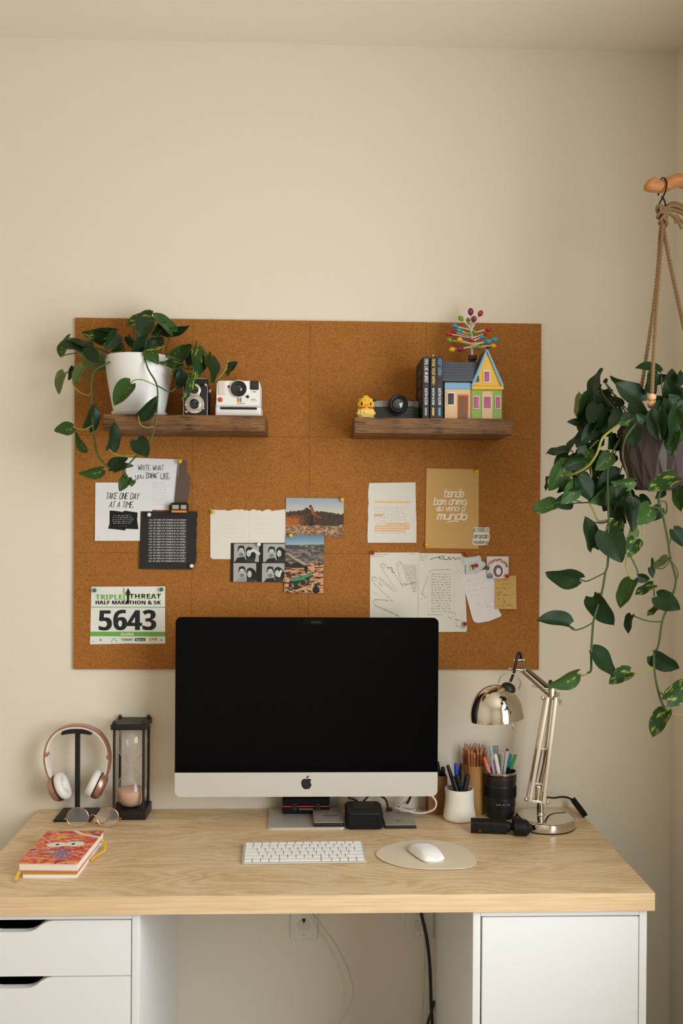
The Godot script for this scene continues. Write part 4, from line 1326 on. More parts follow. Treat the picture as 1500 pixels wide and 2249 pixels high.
	for k in range(14, -1, -1): inner.append(Vector2(prof[k].x - 0.0012, prof[k].y - 0.001))
	inner.append(Vector2(r - 0.0012, -0.006))
	obj("shade_lining", MB.new(Transform3D(hb, hc - t.position)).lathe(inner, 48), M.white, t)
	var ca := Vector3(0.36, 0.93, 0.0).normalized()
	var cs := ca.cross(Vector3.BACK).normalized()
	obj("collar", MB.new(Transform3D(Basis(cs, ca, cs.cross(ca)), hc - t.position)).lathe([Vector2(0.0185, r * 0.98), Vector2(0.0178, r * 1.12), Vector2(0.0165, r * 1.2), Vector2(0.012, r * 1.27), Vector2(0.006, r * 1.31), Vector2(0, r * 1.31)], 28), M.black, t)
	obj("bulb", MB.new().at(hc + ax * 0.012 - t.position).ball(Vector3(0.02, 0.026, 0.02), 16, 10), mat(rgb(244, 240, 230), 0.3), t)
	# wire yoke over the collar
	var yoke := []
	for q in [[1094.5, 1501, 0.105], [1098, 1489, 0.108], [1104, 1482, 0.11], [1116, 1478, 0.11], [1128, 1480, 0.11], [1138, 1488, 0.108], [1143.5, 1500, 0.104], [1140, 1512, 0.10], [1135, 1521, 0.10]]:
		yoke.append(L.call(q[0], q[1], q[2]))
	obj("yoke", inside(t).tube(smooth(yoke, 5), 0.0014, 8), M.steel, t)
	obj("switch_rod", inside(t).tube([L.call(1121, 1574, 0.115), L.call(1127, 1596, 0.115)], 0.0016, 8), M.steel, t)
	obj("switch_tip", inside(t).at(L.call(1127, 1599, 0.115) - t.position).ball(Vector3(0.003, 0.0038, 0.003), 10, 6), M.steel, t)
	# cord from the base to the inline switch
	var c2 := []
	for q in [[1197, 1752, -0.02], [1204, 1751, -0.05], [1216, 1752.5, -0.08], [1230, 1750.5, -0.1], [1244, 1751, -0.11], [1259, 1757, -0.112]]:
		c2.append(L.call(q[0], q[1], q[2]))
	obj("power_cord", inside(t).tube(smooth(c2, 6), 0.0026, 8), M.black, t)
	var e0: Vector3 = L.call(1259, 1757, -0.112)
	var e1 := D(1284, 1790, DESK + 0.0095)
	obj("inline_switch", strip.call(e0, e1, 0.014, 0.013), M.black_matte, t)
	obj("base_cord", inside(t).tube(smooth([L.call(1183, 1760, -0.006), L.call(1181, 1778, -0.004), L.call(1184, 1797, 0.0)], 5), 0.0024, 8), M.black, t)

# ---------------------------------------------------------------- papers pinned to the board
func papers() -> void:
	var ink := rgb(32, 32, 34)
	var paper := rgb(232, 232, 234)
	# page: WRITE WHAT YOU (KNOW) LIKE
	var p := Pic.new(277, 1004, 401, 1130, 4.0, paper)
	p.write("WRITE WHAT", Vector2(305, 1034), 12.0, 4.6, 1.3, 0.5, ink)
	p.write("you", Vector2(299.5, 1053.5), 11.0, 5.0, 1.0, 0.5, ink)
	p.write("KNOW", Vector2(323, 1053), 12.0, 4.4, 0.9, 0.45, ink)
	p.line(Vector2(321, 1038), Vector2(347, 1053), 0.5, ink); p.line(Vector2(322, 1055), Vector2(350, 1039), 0.5, ink)
	p.write("LIKE.", Vector2(354, 1053), 12.0, 4.6, 1.0, 0.55, ink)
	p.line(Vector2(354, 1055), Vector2(372, 1055.5), 0.5, ink)
	for k in 11: p.scrawl(Vector2(337, 1065.5 + k * 5.2), rng_len(k, 28, 37), 2.2, 0.22, rgb(168, 168, 172))
	sheet("printed_page", "white page lettered WRITE WHAT YOU LIKE pinned beside the film strip", "page", [Vector2(279.8, 1005), Vector2(400.8, 1009.3), Vector2(392, 1060), Vector2(381, 1120), Vector2(300, 1120), Vector2(277, 1040), Vector2(275, 1016)], 0.0084, tex_mat(p.tex()), 0.001, "pages pinned on the cork board")
	# film strip and canister hanging over it
	var holes := [Vector2(392, 1010), Vector2(409.6, 1012), Vector2(410, 1038), Vector2(413, 1042), Vector2(417.3, 1045), Vector2(416.2, 1068), Vector2(411.8, 1106), Vector2(383.2, 1106), Vector2(387.6, 1057)]
	var pf := Pic.new(383, 1010, 418, 1106, 6.0, rgb(96, 78, 70))
	for k in 34:
		pf.disc(Vector2(393.2 - k * 0.24, 1018 + k * 2.6), 0.55, 0.75, rgb(226, 222, 214) if k < 12 else rgb(60, 48, 44))
		pf.disc(Vector2(415.0 - maxf(0, k - 12) * 0.17, 1048 + k * 2.6), 0.5, 0.7, rgb(60, 48, 44))
	sheet("film_strip", "brown developed film strip hanging over the white lettered page", "film", holes, 0.0112, tex_mat(pf.tex(), 0.35, 0.5), 0.002)
	var can := thing("film_canister", "black and orange film canister at the end of the film strip", "film canister", W(394, 1126, 0.022) + Vector3(0, 0, -0.0085))
	var cw := 0.0455
	obj("body", MB.new().at(Vector3(0, 0.0135, 0.0085)).box(Vector3(cw, 0.024, 0.017), 0.003), M.black, can)
	obj("window", MB.new().at(Vector3(-0.009, 0.0145, 0.0172)).box(Vector3(0.0165, 0.0105, 0.001), 0.0003), mat(rgb(176, 172, 160), 0.5), can)
	obj("window", MB.new().at(Vector3(0.0115, 0.0145, 0.0172)).box(Vector3(0.0135, 0.0105, 0.001), 0.0003), mat(rgb(176, 172, 160), 0.5), can)
	obj("orange_band", MB.new().at(Vector3(0.0, 0.0032, 0.009)).box(Vector3(cw - 0.006, 0.006, 0.0182), 0.001), mat(rgb(230, 140, 30), 0.5), can)
	obj("spool_knob", MB.new(Transform3D(Basis(Vector3.BACK, PI / 2), Vector3(-cw / 2, 0.0135, 0.0085))).lathe([Vector2(0.006, 0), Vector2(0.006, 0.004), Vector2(0, 0.004)], 14), M.black, can)
	# page: TAKE ONE DAY AT A TIME
	p = Pic.new(209, 1059, 335, 1188, 4.0, paper)
	p.write("TAKE ONE DAY", Vector2(232, 1095.5), 13.0, 5.2, 1.2, 0.62, ink, 0.22)
	p.write("AT A TIME.", Vector2(240, 1114), 12.5, 5.2, 1.2, 0.6, ink, 0.22)
	var blot := PackedVector2Array()
	for q in [[241, 1121], [252, 1121.5], [271, 1124], [273, 1121], [303, 1125], [302, 1140], [305, 1162], [277, 1161], [275, 1165], [262, 1163], [238, 1161], [241, 1150]]: blot.append(Vector2(q[0], q[1]))
	p.fill(blot, rgb(40, 40, 40))
	for k in 5: p.scrawl(Vector2(250 - (2 if k in [1, 2, 3] else 0), 1133 + k * 4.2), 42 + (4 if k in [1, 2, 3] else -4), 2.4, 0.3, rgb(220, 220, 220))
	p.scrawl(Vector2(261, 1156), 20, 1.6, 0.2, rgb(130, 130, 130))
	p.disc(Vector2(216, 1181), 0.6, 0.8, rgb(120, 120, 120))
	sheet("printed_page", "white page lettered TAKE ONE DAY AT A TIME with a black text block", "page", [Vector2(209.4, 1059.6), Vector2(334.5, 1060.2), Vector2(334, 1187.8), Vector2(208.6, 1187.8)], 0.0096, tex_mat(p.tex()), 0.0015, "pages pinned on the cork board")
	# black page with sixteen white lines
	p = Pic.new(306, 1122, 434, 1252, 5.0, rgb(52, 50, 50))
	for k in 16:
		p.write("I WILL NOT ARGUE WITH STRANGERS ON THE INTERNET.", Vector2(325 + (0 if k % 2 else 1.2), 1143 + k * 6.15), 3.1, 1.5, 0.42, 0.2, rgb(226, 224, 220), 0.25, Vector2.RIGHT, 0.5)
	var right := torn(Vector2(433.0, 1123.2), Vector2(430.5, 1236), 12, 1.6, 4)
	sheet("printed_page", "black torn page filled with sixteen lines of white handwriting", "page", [Vector2(309.3, 1123)] + right + [Vector2(425, 1241), Vector2(423, 1250.5), Vector2(306.3, 1249.3)], 0.0118, tex_mat(p.tex()), 0.002, "pages pinned on the cork board")
	# race bib
	var bz := 0.0086
	var bib := thing("race_bib", "white race bib with the number 5643 pinned at the lower left", "race bib", W(280, 1415, bz))
	p = Pic.new(197, 1288, 363, 1415.5, 4.0, rgb(232, 232, 228))
	p.rect(197, 1333, 363, 1334.8, rgb(112, 178, 84))
	p.rect(197, 1387.6, 363, 1398, rgb(112, 178, 84))
	var dk := rgb(34, 44, 46)
	# runner figures between the two words
	p.path([Vector2(271.5, 1293), Vector2(270, 1299), Vector2(273, 1306), Vector2(271, 1312), Vector2(272.5, 1320)], 1.6, rgb(122, 186, 84))
	p.disc(Vector2(280.5, 1295), 1.9, 2.2, dk)
	p.path([Vector2(280.5, 1298), Vector2(280, 1308)], 3.0, dk)
	p.path([Vector2(276.5, 1300), Vector2(275.5, 1305), Vector2(278, 1307)], 0.9, dk)
	p.path([Vector2(284, 1300), Vector2(285, 1305), Vector2(283, 1307)], 0.9, dk)
	p.path([Vector2(279, 1308), Vector2(279, 1320), Vector2(277.5, 1326)], 1.3, dk)
	p.path([Vector2(282, 1308), Vector2(281.5, 1318), Vector2(282, 1324)], 1.3, dk)
	# small marks along the foot
	p.write("A", Vector2(218.5, 1408), 5.5, 4.0, 0, 0.5, rgb(40, 60, 70))
	p.path([Vector2(244, 1409), Vector2(250, 1402), Vector2(256, 1409)], 0.9, rgb(110, 180, 200))
	p.scrawl(Vector2(243, 1412), 14, 1.2, 0.2, rgb(150, 190, 200))
	p.rect(296, 1401.5, 319, 1408, rgb(28, 28, 28))
	p.disc(Vector2(204, 1409), 1.4, 1.2, rgb(190, 150, 120)); p.disc(Vector2(354.5, 1406), 1.4, 1.4, rgb(40, 40, 40))
	var bo := PackedVector2Array()
	for q in [[200.6, 1288.7], [362.8, 1288], [362.4, 1350], [362.8, 1413.4], [330, 1414], [280, 1413.2], [240, 1414.4], [198.5, 1415.2], [197.7, 1412], [199.4, 1350]]:
		var w := W(q[0], q[1], bz) - bib.position
		bo.append(Vector2(w.x, w.y))
	obj("paper", MB.new().prism(bo, 0, 0.0004), tex_mat(p.tex(), 0.7), bib)
	var gm := mat(rgb(118, 184, 82), 0.7)
	var dm := mat(rgb(34, 42, 44), 0.7)
	for q in [["TRIPLE", 240, 1311.5, 10.6, 58, gm], ["THREAT", 319, 1310, 10.6, 68, gm], ["HALF MARATHON & 5K", 281, 1323.5, 8.0, 141, dm], ["5643", 279.5, 1363, 43, 123, dm], ["ALANA", 279.5, 1393, 6.2, 29, M.white], ["YURWAY", 279, 1405, 5.6, 25, mat(rgb(70, 100, 50), 0.7)], ["That's it", 307.5, 1405, 4.0, 19, M.white], ["KYM", 336.5, 1404, 5.8, 16, mat(rgb(214, 84, 64), 0.7)]]:
		var s := 1.0 / 839.0
		text(bib, q[0], q[3] * s, W(q[1], q[2], bz + 0.0006) - bib.position, Basis(Vector3.BACK, 0.002), q[5], q[4] * s)
		if q[3] > 7:   # heavier printed strokes
			for o in [-0.5, 0.5]: text(bib, q[0], q[3] * s, W(q[1] + o * q[3] * 0.045, q[2], bz + 0.0006) - bib.position, Basis(Vector3.BACK, 0.002), q[5], q[4] * s)
	# cream torn note
	p = Pic.new(462, 1118, 628, 1228, 3.0, rgb(228, 223, 212))
	for k in 6: p.scrawl(Vector2(478 + (k * 7) % 13, 1138 + k * 8.5), 60 - (k * 11) % 25, 2.0, 0.18, rgb(212, 206, 196))
	for k in 4: p.scrawl(Vector2(552 + (k * 5) % 9, 1140 + k * 10.5), 50 - (k * 9) % 21, 2.0, 0.18, rgb(214, 206, 196))
	p.line(Vector2(547, 1124), Vector2(548, 1228), 0.5, rgb(218, 212, 200))
	sheet("torn_note", "cream note with a torn top edge partly under the photo-booth prints", "note", [Vector2(462, 1119)] + torn(Vector2(482, 1120), Vector2(603, 1121), 22, 2.4, 8) + [Vector2(628, 1118.5), Vector2(628, 1228), Vector2(467, 1228), Vector2(462, 1223)], 0.0084, tex_mat(p.tex()), 0.001, "notes on the cork board")
	photo_booth()
	sheet("photo_print", "landscape photo print of a desert ridge under a pale sky", "photo", [Vector2(628, 1093.3), Vector2(755.5, 1095), Vector2(754, 1180), Vector2(628, 1175)], 0.0102, tex_mat(desert_picture(), 0.35, 0.5), 0.001, "colour photo prints")
	sheet("photo_print", "upright photo print of a canyon with a green flag", "photo", [Vector2(627.5, 1175), Vector2(712, 1176), Vector2(709.7, 1302.5), Vector2(624, 1301.5)], 0.012, tex_mat(canyon_picture(), 0.35, 0.5), 0.001, "colour photo prints")
	# torn book page with orange highlighting
	p = Pic.new(806, 1059, 916, 1193, 4.0, rgb(226, 222, 212))
	p.rect(822, 1100, 902, 1105.5, rgb(236, 206, 150))
	p.rect(821, 1130, 841, 1134.5, rgb(240, 168, 104))
	for q in [[848, 900, 1149.5], [822, 902, 1154.5], [822, 900, 1159.5], [822, 892, 1164.5]]: p.rect(q[0], q[2], q[1], q[2] + 3.6, rgb(240, 186, 140))
	for k in 14: p.scrawl(Vector2(821.5, 1104.5 + (0 if k == 0 else 6.2) + k * 4.75), 78 - (k * 7) % 11, 2.4, 0.22, rgb(160, 152, 144))
	sheet("torn_book_page", "torn cream book page with orange highlighted lines", "page", [Vector2(811, 1061), Vector2(912.6, 1059.3), Vector2(913.4, 1120), Vector2(914.6, 1150), Vector2(914, 1192)] + torn(Vector2(807.3, 1192), Vector2(809, 1075), 12, 1.0, 6), 0.0084, tex_mat(p.tex()), 0.0025, "pages pinned on the cork board")
	# kraft poster with brush lettering
	p = Pic.new(933, 1028, 1052, 1206, 4.0, rgb(208, 168, 108))
	var wh := rgb(244, 238, 228)
	p.write("tende", Vector2(973, 1091), 17.0, 8.0, 1.0, 1.0, wh, 0.22)
	p.write("bom animo,", Vector2(951.5, 1108), 15.0, 7.3, 1.0, 1.0, wh, 0.22)
	p.path([Vector2(994, 1099), Vector2(997, 1096.5), Vector2(999.5, 1099)], 0.6, wh)
	p.write("eu venci o", Vector2(957.5, 1122), 12.5, 6.2, 0.9, 0.85, wh, 0.22)
	p.write("mundo", Vector2(960, 1141), 16.5, 11.0, 1.6, 1.35, wh, 0.22)
	p.path([Vector2(982, 1147.5), Vector2(990, 1145.2), Vector2(1000, 1144.6), Vector2(1007, 1145.6)], 1.0, wh)
	p.scrawl(Vector2(986, 1198.5), 19, 2.2, 0.25, wh)
	sheet("lettered_poster", "tan paper poster with white brush lettering pinned at two corners", "poster", [Vector2(936.8, 1028.5), Vector2(1051.5, 1031), Vector2(1050.7, 1205.4), Vector2(933.6, 1203.6)], 0.0086, tex_mat(p.tex(), 0.85), 0.0015)
	# small sticker
	p = Pic.new(1036, 1156, 1076, 1199, 8.0, rgb(226, 221, 208))
	var gr := rgb(70, 66, 58)
	p.write("& TUDO O", Vector2(1040, 1167), 7.5, 3.5, 0.9, 0.5, gr, 0.1)
	p.write("oracao", Vector2(1040, 1182), 9.5, 4.4, 1.0, 0.62, gr, 0.2)
	p.path([Vector2(1063, 1174), Vector2(1065, 1173), Vector2(1067, 1174), Vector2(1069, 1173)], 0.4, gr)
	p.write("receberao", Vector2(1039.5, 1195), 8.5, 3.0, 0.75, 0.45, gr, 0.1)
	sheet("lettered_sticker", "small white die-cut sticker with grey lettering at the poster corner", "sticker", [Vector2(1039, 1157), Vector2(1050, 1157.5), Vector2(1062, 1158.5), Vector2(1073, 1157.5), Vector2(1075.5, 1161), Vector2(1074, 1171), Vector2(1076, 1177), Vector2(1073.5, 1190), Vector2(1071, 1196), Vector2(1059, 1198), Vector2(1043, 1197.5), Vector2(1036, 1195), Vector2(1038, 1182), Vector2(1040, 1171)], 0.0112, tex_mat(p.tex(), 0.6), 0.0008)
	journal_pages()
	# gift tags and small notes at the right
	p = Pic.new(1013, 1249, 1102, 1369, 4.0, rgb(232, 226, 226))
	var vi := rgb(206, 180, 200)
	for q in [[1023, 1278, 30], [1027, 1290, 46], [1028, 1302, 46], [1032, 1313, 28], [1046, 1325, 8], [1046, 1332, 34], [1054, 1339, 32]]: p.scrawl(Vector2(q[0], q[1]), q[2], 5.0, 0.35, vi, Vector2(0.97, -0.24))
	sheet("gift_tag", "white jar-shaped paper tag with faint lilac handwriting", "tag", [Vector2(1014.5, 1273), Vector2(1020, 1262), Vector2(1027, 1257), Vector2(1068, 1250), Vector2(1086, 1271), Vector2(1090, 1330), Vector2(1101, 1350), Vector2(1099, 1354), Vector2(1074, 1364), Vector2(1049, 1368), Vector2(1041, 1365.5), Vector2(1037, 1359)], 0.0098, tex_mat(p.tex()), 0.002)
	p = Pic.new(1015, 1219, 1067, 1261, 6.0, rgb(206, 212, 218))
	p.rect(1017, 1228, 1056, 1237, rgb(216, 222, 228))
	p.scrawl(Vector2(1018, 1235), 36, 5, 0.35, rgb(140, 150, 180))
	p.rect(1030.5, 1239, 1043.5, 1253, rgb(196, 186, 120))
	p.disc(Vector2(1037.5, 1246), 3.6, 5.2, rgb(70, 66, 50)); p.disc(Vector2(1036, 1248), 1.8, 3, rgb(226, 210, 170))
	p.scrawl(Vector2(1028, 1257.5), 22, 1.6, 0.25, rgb(160, 166, 180))
	sheet("postage_label", "pale blue cut-out paper label with a stamp above the jar-shaped tag", "label", [Vector2(1015, 1225), Vector2(1024, 1224), Vector2(1046, 1222), Vector2(1050, 1219.5), Vector2(1056, 1223), Vector2(1057, 1232), Vector2(1066, 1236), Vector2(1066.5, 1243), Vector2(1060, 1249), Vector2(1054, 1252), Vector2(1050, 1259), Vector2(1023, 1260.5), Vector2(1022, 1240), Vector2(1017, 1238)], 0.0118, tex_mat(p.tex()), 0.001)
	p = Pic.new(1068, 1221, 1118, 1271, 6.0, rgb(226, 216, 214))
	for k in 26:
		var a := PI + PI * k / 25.0
		p.disc(Vector2(1093 + cos(a) * 21, 1243 + sin(a) * 16 + (k * 7) % 5), 2.6, 2.2, [rgb(206, 140, 120), rgb(150, 110, 110), rgb(222, 170, 150), rgb(120, 110, 120)][k % 4])
	p.disc(Vector2(1094, 1252), 15, 15, rgb(236, 230, 226)); p.disc(Vector2(1094, 1254), 11, 14, rgb(120, 96, 104)); p.disc(Vector2(1095, 1255), 5.5, 8, rgb(240, 232, 226))
	p.rect(1068, 1262, 1082, 1271, rgb(110, 120, 140)); p.disc(Vector2(1075, 1262), 5, 4, rgb(160, 150, 170))
	p.soften(0.35)
	sheet("portrait_card", "small square card with a floral portrait drawing", "card", [Vector2(1068.7, 1222), Vector2(1117, 1222.2), Vector2(1116.4, 1270.4), Vector2(1069.5, 1269.6)], 0.0130, tex_mat(p.tex(), 0.6), 0.0012)
	p = Pic.new(1086, 1264, 1134, 1338, 6.0, rgb(206, 170, 104))
	var br := rgb(112, 88, 54)
	for q in [[1091, 1277, 22], [1100, 1286, 26], [1090, 1295, 30], [1091, 1303, 18], [1091, 1310, 26], [1092, 1317, 20]]: p.scrawl(Vector2(q[0], q[1]), q[2], 4.5, 0.42, br, Vector2(0.99, -0.08))
	p.path([Vector2(1107, 1325.5), Vector2(1104.5, 1321), Vector2(1107, 1320.5), Vector2(1109.5, 1320), Vector2(1107, 1325.5)], 0.4, br)
	p.scrawl(Vector2(1092, 1334), 15, 5.5, 0.45, br); p.scrawl(Vector2(1111, 1333), 16, 6, 0.45, br)
	sheet("sticky_note", "ochre sticky note with brown handwriting below the portrait card", "note", [Vector2(1086.7, 1264), Vector2(1133.6, 1264), Vector2(1133.8, 1337.6), Vector2(1086.7, 1337)], 0.0116, tex_mat(p.tex()), 0.003, "notes on the cork board")
	for q in [[395, 1013.5, "yellow", "yellow push pin on the WRITE WHAT YOU LIKE page", 0.0135], [327.4, 1130.5, "white", "white push pin at the top left of the black page", 0.0124], [420.6, 1243, "white", "white push pin at the lower right of the black page", 0.0138], [207.5, 1296.5, "green", "green push pin at the left corner of the race bib", 0.0092], [354.6, 1294.8, "green", "green push pin at the right corner of the race bib", 0.0092], [467.5, 1124.3, "yellow", "yellow push pin on the cream torn note", 0.009], [568.3, 1196, "white", "white push pin between the photo-booth pictures", 0.0108], [751.5, 1097.3, "yellow", "yellow push pin at the corner of the desert photo", 0.0106], [638.5, 1176, "yellow", "yellow push pin at the top of the canyon photo", 0.0126], [1047.3, 1035, "yellow", "yellow push pin at the upper right of the tan poster", 0.009], [937, 1196.3, "yellow", "yellow push pin at the lower left of the tan poster", 0.0104], [818, 1214.5, "red", "red push pin at the left corner of the hand drawing page", 0.009], [1020, 1218.5, "red", "red push pin at the top right of the handwritten list page", 0.0100], [1021, 1370, "red", "red push pin at the lower right of the handwritten list page", 0.0124], [1046, 1242, "red", "red push pin on the pale blue label", 0.0126], [1070.5, 1248, "green", "green push pin at the left edge of the portrait card", 0.0142], [1113.5, 1265.5, "red", "red push pin at the lower right of the portrait card", 0.0146]]:
		pin(q[0], q[1], q[2], q[3], q[4])

func rng_len(k: int, a: float, b: float) -> float:
	return a + fposmod(k * 7.31, b - a)

func photo_booth() -> void:
	var p := Pic.new(507, 1192, 627, 1279, 4.0, rgb(18, 18, 18))
	var skin := rgb(196, 196, 194)
	var bg := rgb(172, 172, 170)
	var hair := rgb(24, 24, 24)
	for q in [[514, 1194, 569, 1234.5], [578, 1194, 627, 1234.5], [513, 1237, 563, 1279], [576, 1237, 627, 1279]]: p.rect(q[0], q[1], q[2], q[3], bg)
	# four pictures of two people close together, dark clothes, one with short and one with long dark hair
	for q in [[530, 1212, 546, 1214, 0], [597, 1214, 613, 1214, 1], [532, 1258, 548, 1260, 2], [594, 1258, 609, 1258, 3]]:
		var x: float = q[0]
		var y: float = q[1]
		var top: float = 1194.0 if q[4] < 2 else 1237.0
		var bot: float = 1234.5 if q[4] < 2 else 1279.0
		var cl := PackedVector2Array([Vector2(x - 14, bot), Vector2(x - 8, y + 13), Vector2(x + 7, y + 11), Vector2(x + 12, bot)])
		p.fill(cl, rgb(30, 30, 30) if q[4] != 2 else rgb(150, 150, 150))
		p.disc(Vector2(q[2] + 5, q[3] + 6), 11, 17, hair)
		p.fill(PackedVector2Array([Vector2(x + 8, bot), Vector2(q[2] - 3, q[3] + 12), Vector2(q[2] + 11, q[3] + 12), Vector2(q[2] + 15, bot)]), rgb(48, 48, 48))
		p.disc(Vector2(x, y - 4), 7.8, 10, hair)
		p.disc(Vector2(x, y + 0.5), 6.4, 9.4, skin)
		p.disc(Vector2(x, y + 6), 5.2, 4.4, rgb(128, 128, 126))
		p.fill(PackedVector2Array([Vector2(x - 7, y - 5), Vector2(x - 4, y - 8.5), Vector2(x + 4, y - 8.5), Vector2(x + 7, y - 5), Vector2(x + 6, y - 13), Vector2(x - 6, y - 13)]), hair)
		p.disc(Vector2(q[2] + 2, q[3] - 3), 8.5, 10, hair)
		p.disc(Vector2(q[2] + 0.5, q[3] + 1.5), 4.8, 7.6, rgb(204, 204, 202))
		for e in [-2.6, 2.6]:
			p.disc(Vector2(x + e, y - 1.5), 1.1, 0.7, rgb(60, 60, 60))
			p.disc(Vector2(q[2] + 1 + e * 0.8, q[3]), 0.9, 0.6, rgb(70, 70, 70))
		p.path([Vector2(x - 2.2, y + 5), Vector2(x, y + 5.7), Vector2(x + 2.2, y + 5)], 0.7, rgb(110, 110, 110))
		p.path([Vector2(q[2] - 0.4, q[3] + 5), Vector2(q[2] + 2.4, q[3] + 5)], 0.5, rgb(110, 110, 110))
	p.path([Vector2(549, 1213), Vector2(556, 1208), Vector2(569, 1216)], 3.0, rgb(216, 216, 214))
	p.path([Vector2(614, 1266), Vector2(616, 1258), Vector2(618, 1254)], 2.4, rgb(220, 220, 218))
	p.soften(0.4)
	sheet("photo_booth_prints", "black and white photo-booth print with four pictures of a couple", "photo", [Vector2(507, 1192.4), Vector2(626.8, 1192.4), Vector2(625.8, 1278.6), Vector2(506.4, 1277.6)], 0.0100, tex_mat(p.tex(), 0.35, 0.5), 0.001)

func desert_picture() -> ImageTexture:
	var w := 384
	var h := 256
	var im := Image.create(w, h, false, Image.FORMAT_RGB8)
	var n := noise(101, 0.02)
	var f := noise(102, 0.09, FastNoiseLite.TYPE_VALUE)
	for y in h:
		for x in w:
			var ridge := 92.0 - 10.0 * sin(x * 0.012) - (16.0 if x > 90 and x < 175 else 0.0) * (1.0 - absf(x - 132) / 42.0) + n.get_noise_2d(x * 2.0, 3) * 14.0
			var c: Color
			var k := f.get_noise_2d(x, y * 1.6)
			if y < ridge: c = rgb(150, 166, 184).lerp(rgb(206, 198, 184), clampf(y / 95.0, 0, 1))
			elif y < 178 + n.get_noise_2d(x, 50) * 12.0:
				var lit := clampf((150.0 - x) / 90.0, 0, 1) * clampf((y - 100.0) / 40.0, 0, 1)
				c = rgb(58, 46, 38).lerp(rgb(176, 98, 36), clampf(lit + k * 0.5, 0, 1))
			else: c = rgb(104, 78, 62).lerp(rgb(204, 160, 116), clampf(0.45 + k * 1.3, 0, 1)).lerp(rgb(70, 62, 62), clampf((y - 225.0) / 60.0, 0, 0.7))
			im.set_pixel(x, y, c)
	var p := Pic.new(0, 0, w, h, 1.0, Color.BLACK)
	p.im = im
	p.disc(Vector2(163, 56), 9, 10, rgb(34, 24, 20))
	p.path([Vector2(170, 66), Vector2(178, 90), Vector2(182, 118)], 10, rgb(150, 88, 44))
	p.path([Vector2(182, 118), Vector2(190, 150)], 6, rgb(120, 66, 34)); p.path([Vector2(176, 118), Vector2(170, 172)], 10, rgb(40, 30, 26))
	p.path([Vector2(184, 96), Vector2(210, 124), Vector2(232, 128)], 6, rgb(140, 66, 36))
	p.soften(0.5)
	return p.tex()

func canyon_picture() -> ImageTexture:
	var w := 258
	var h := 384
	var im := Image.create(w, h, false, Image.FORMAT_RGB8)
	var n := noise(111, 0.02)
	var f := noise(112, 0.07, FastNoiseLite.TYPE_VALUE)
	for y in h:
		for x in w:
			var k := f.get_noise_2d(x * 0.7, y * 1.8)
			var c: Color
			if y < 66 + (0 if x < 125 else -4): c = rgb(86, 132, 168).lerp(rgb(168, 182, 186), y / 70.0)
			elif y < 185 + n.get_noise_2d(x, 9) * 20.0: c = rgb(64, 68, 76).lerp(rgb(146, 128, 112), clampf(0.35 + k * 1.5 + (y - 90.0) / 300.0, 0, 1))
			elif y < 216 and x < 150: c = rgb(34, 34, 26)
			else: c = rgb(52, 38, 30).lerp(rgb(216, 158, 116), clampf(0.75 + k * 2.2, 0, 1))
			var river := absf(x - (20.0 + pow(maxf(0, y - 120.0), 1.12) * 0.9))
			if y > 120 and y < 200 and river < 8.0 + (y - 120) * 0.1: c = rgb(178, 156, 132)
			im.set_pixel(x, y, c)
	var p := Pic.new(0, 0, w, h, 1.0, Color.BLACK)
	p.im = im
	p.disc(Vector2(142, 226), 12, 24, rgb(22, 18, 16))
	p.fill(PackedVector2Array([Vector2(50, 296), Vector2(120, 270), Vector2(172, 254), Vector2(160, 330), Vector2(70, 366)]), rgb(20, 44, 38))
	p.path([Vector2(54, 298), Vector2(104, 290), Vector2(168, 262)], 9, rgb(40, 150, 112))
	p.fill(PackedVector2Array([Vector2(84, 332), Vector2(124, 284), Vector2(156, 306), Vector2(120, 348)]), rgb(150, 108, 40))
	p.disc(Vector2(122, 314), 17, 17, rgb(18, 26, 40))
	p.path([Vector2(136, 346), Vector2(138, 380)], 6, rgb(196, 160, 130)); p.disc(Vector2(206, 362), 22, 26, rgb(16, 16, 18))
	p.soften(0.5)
	return p.tex()

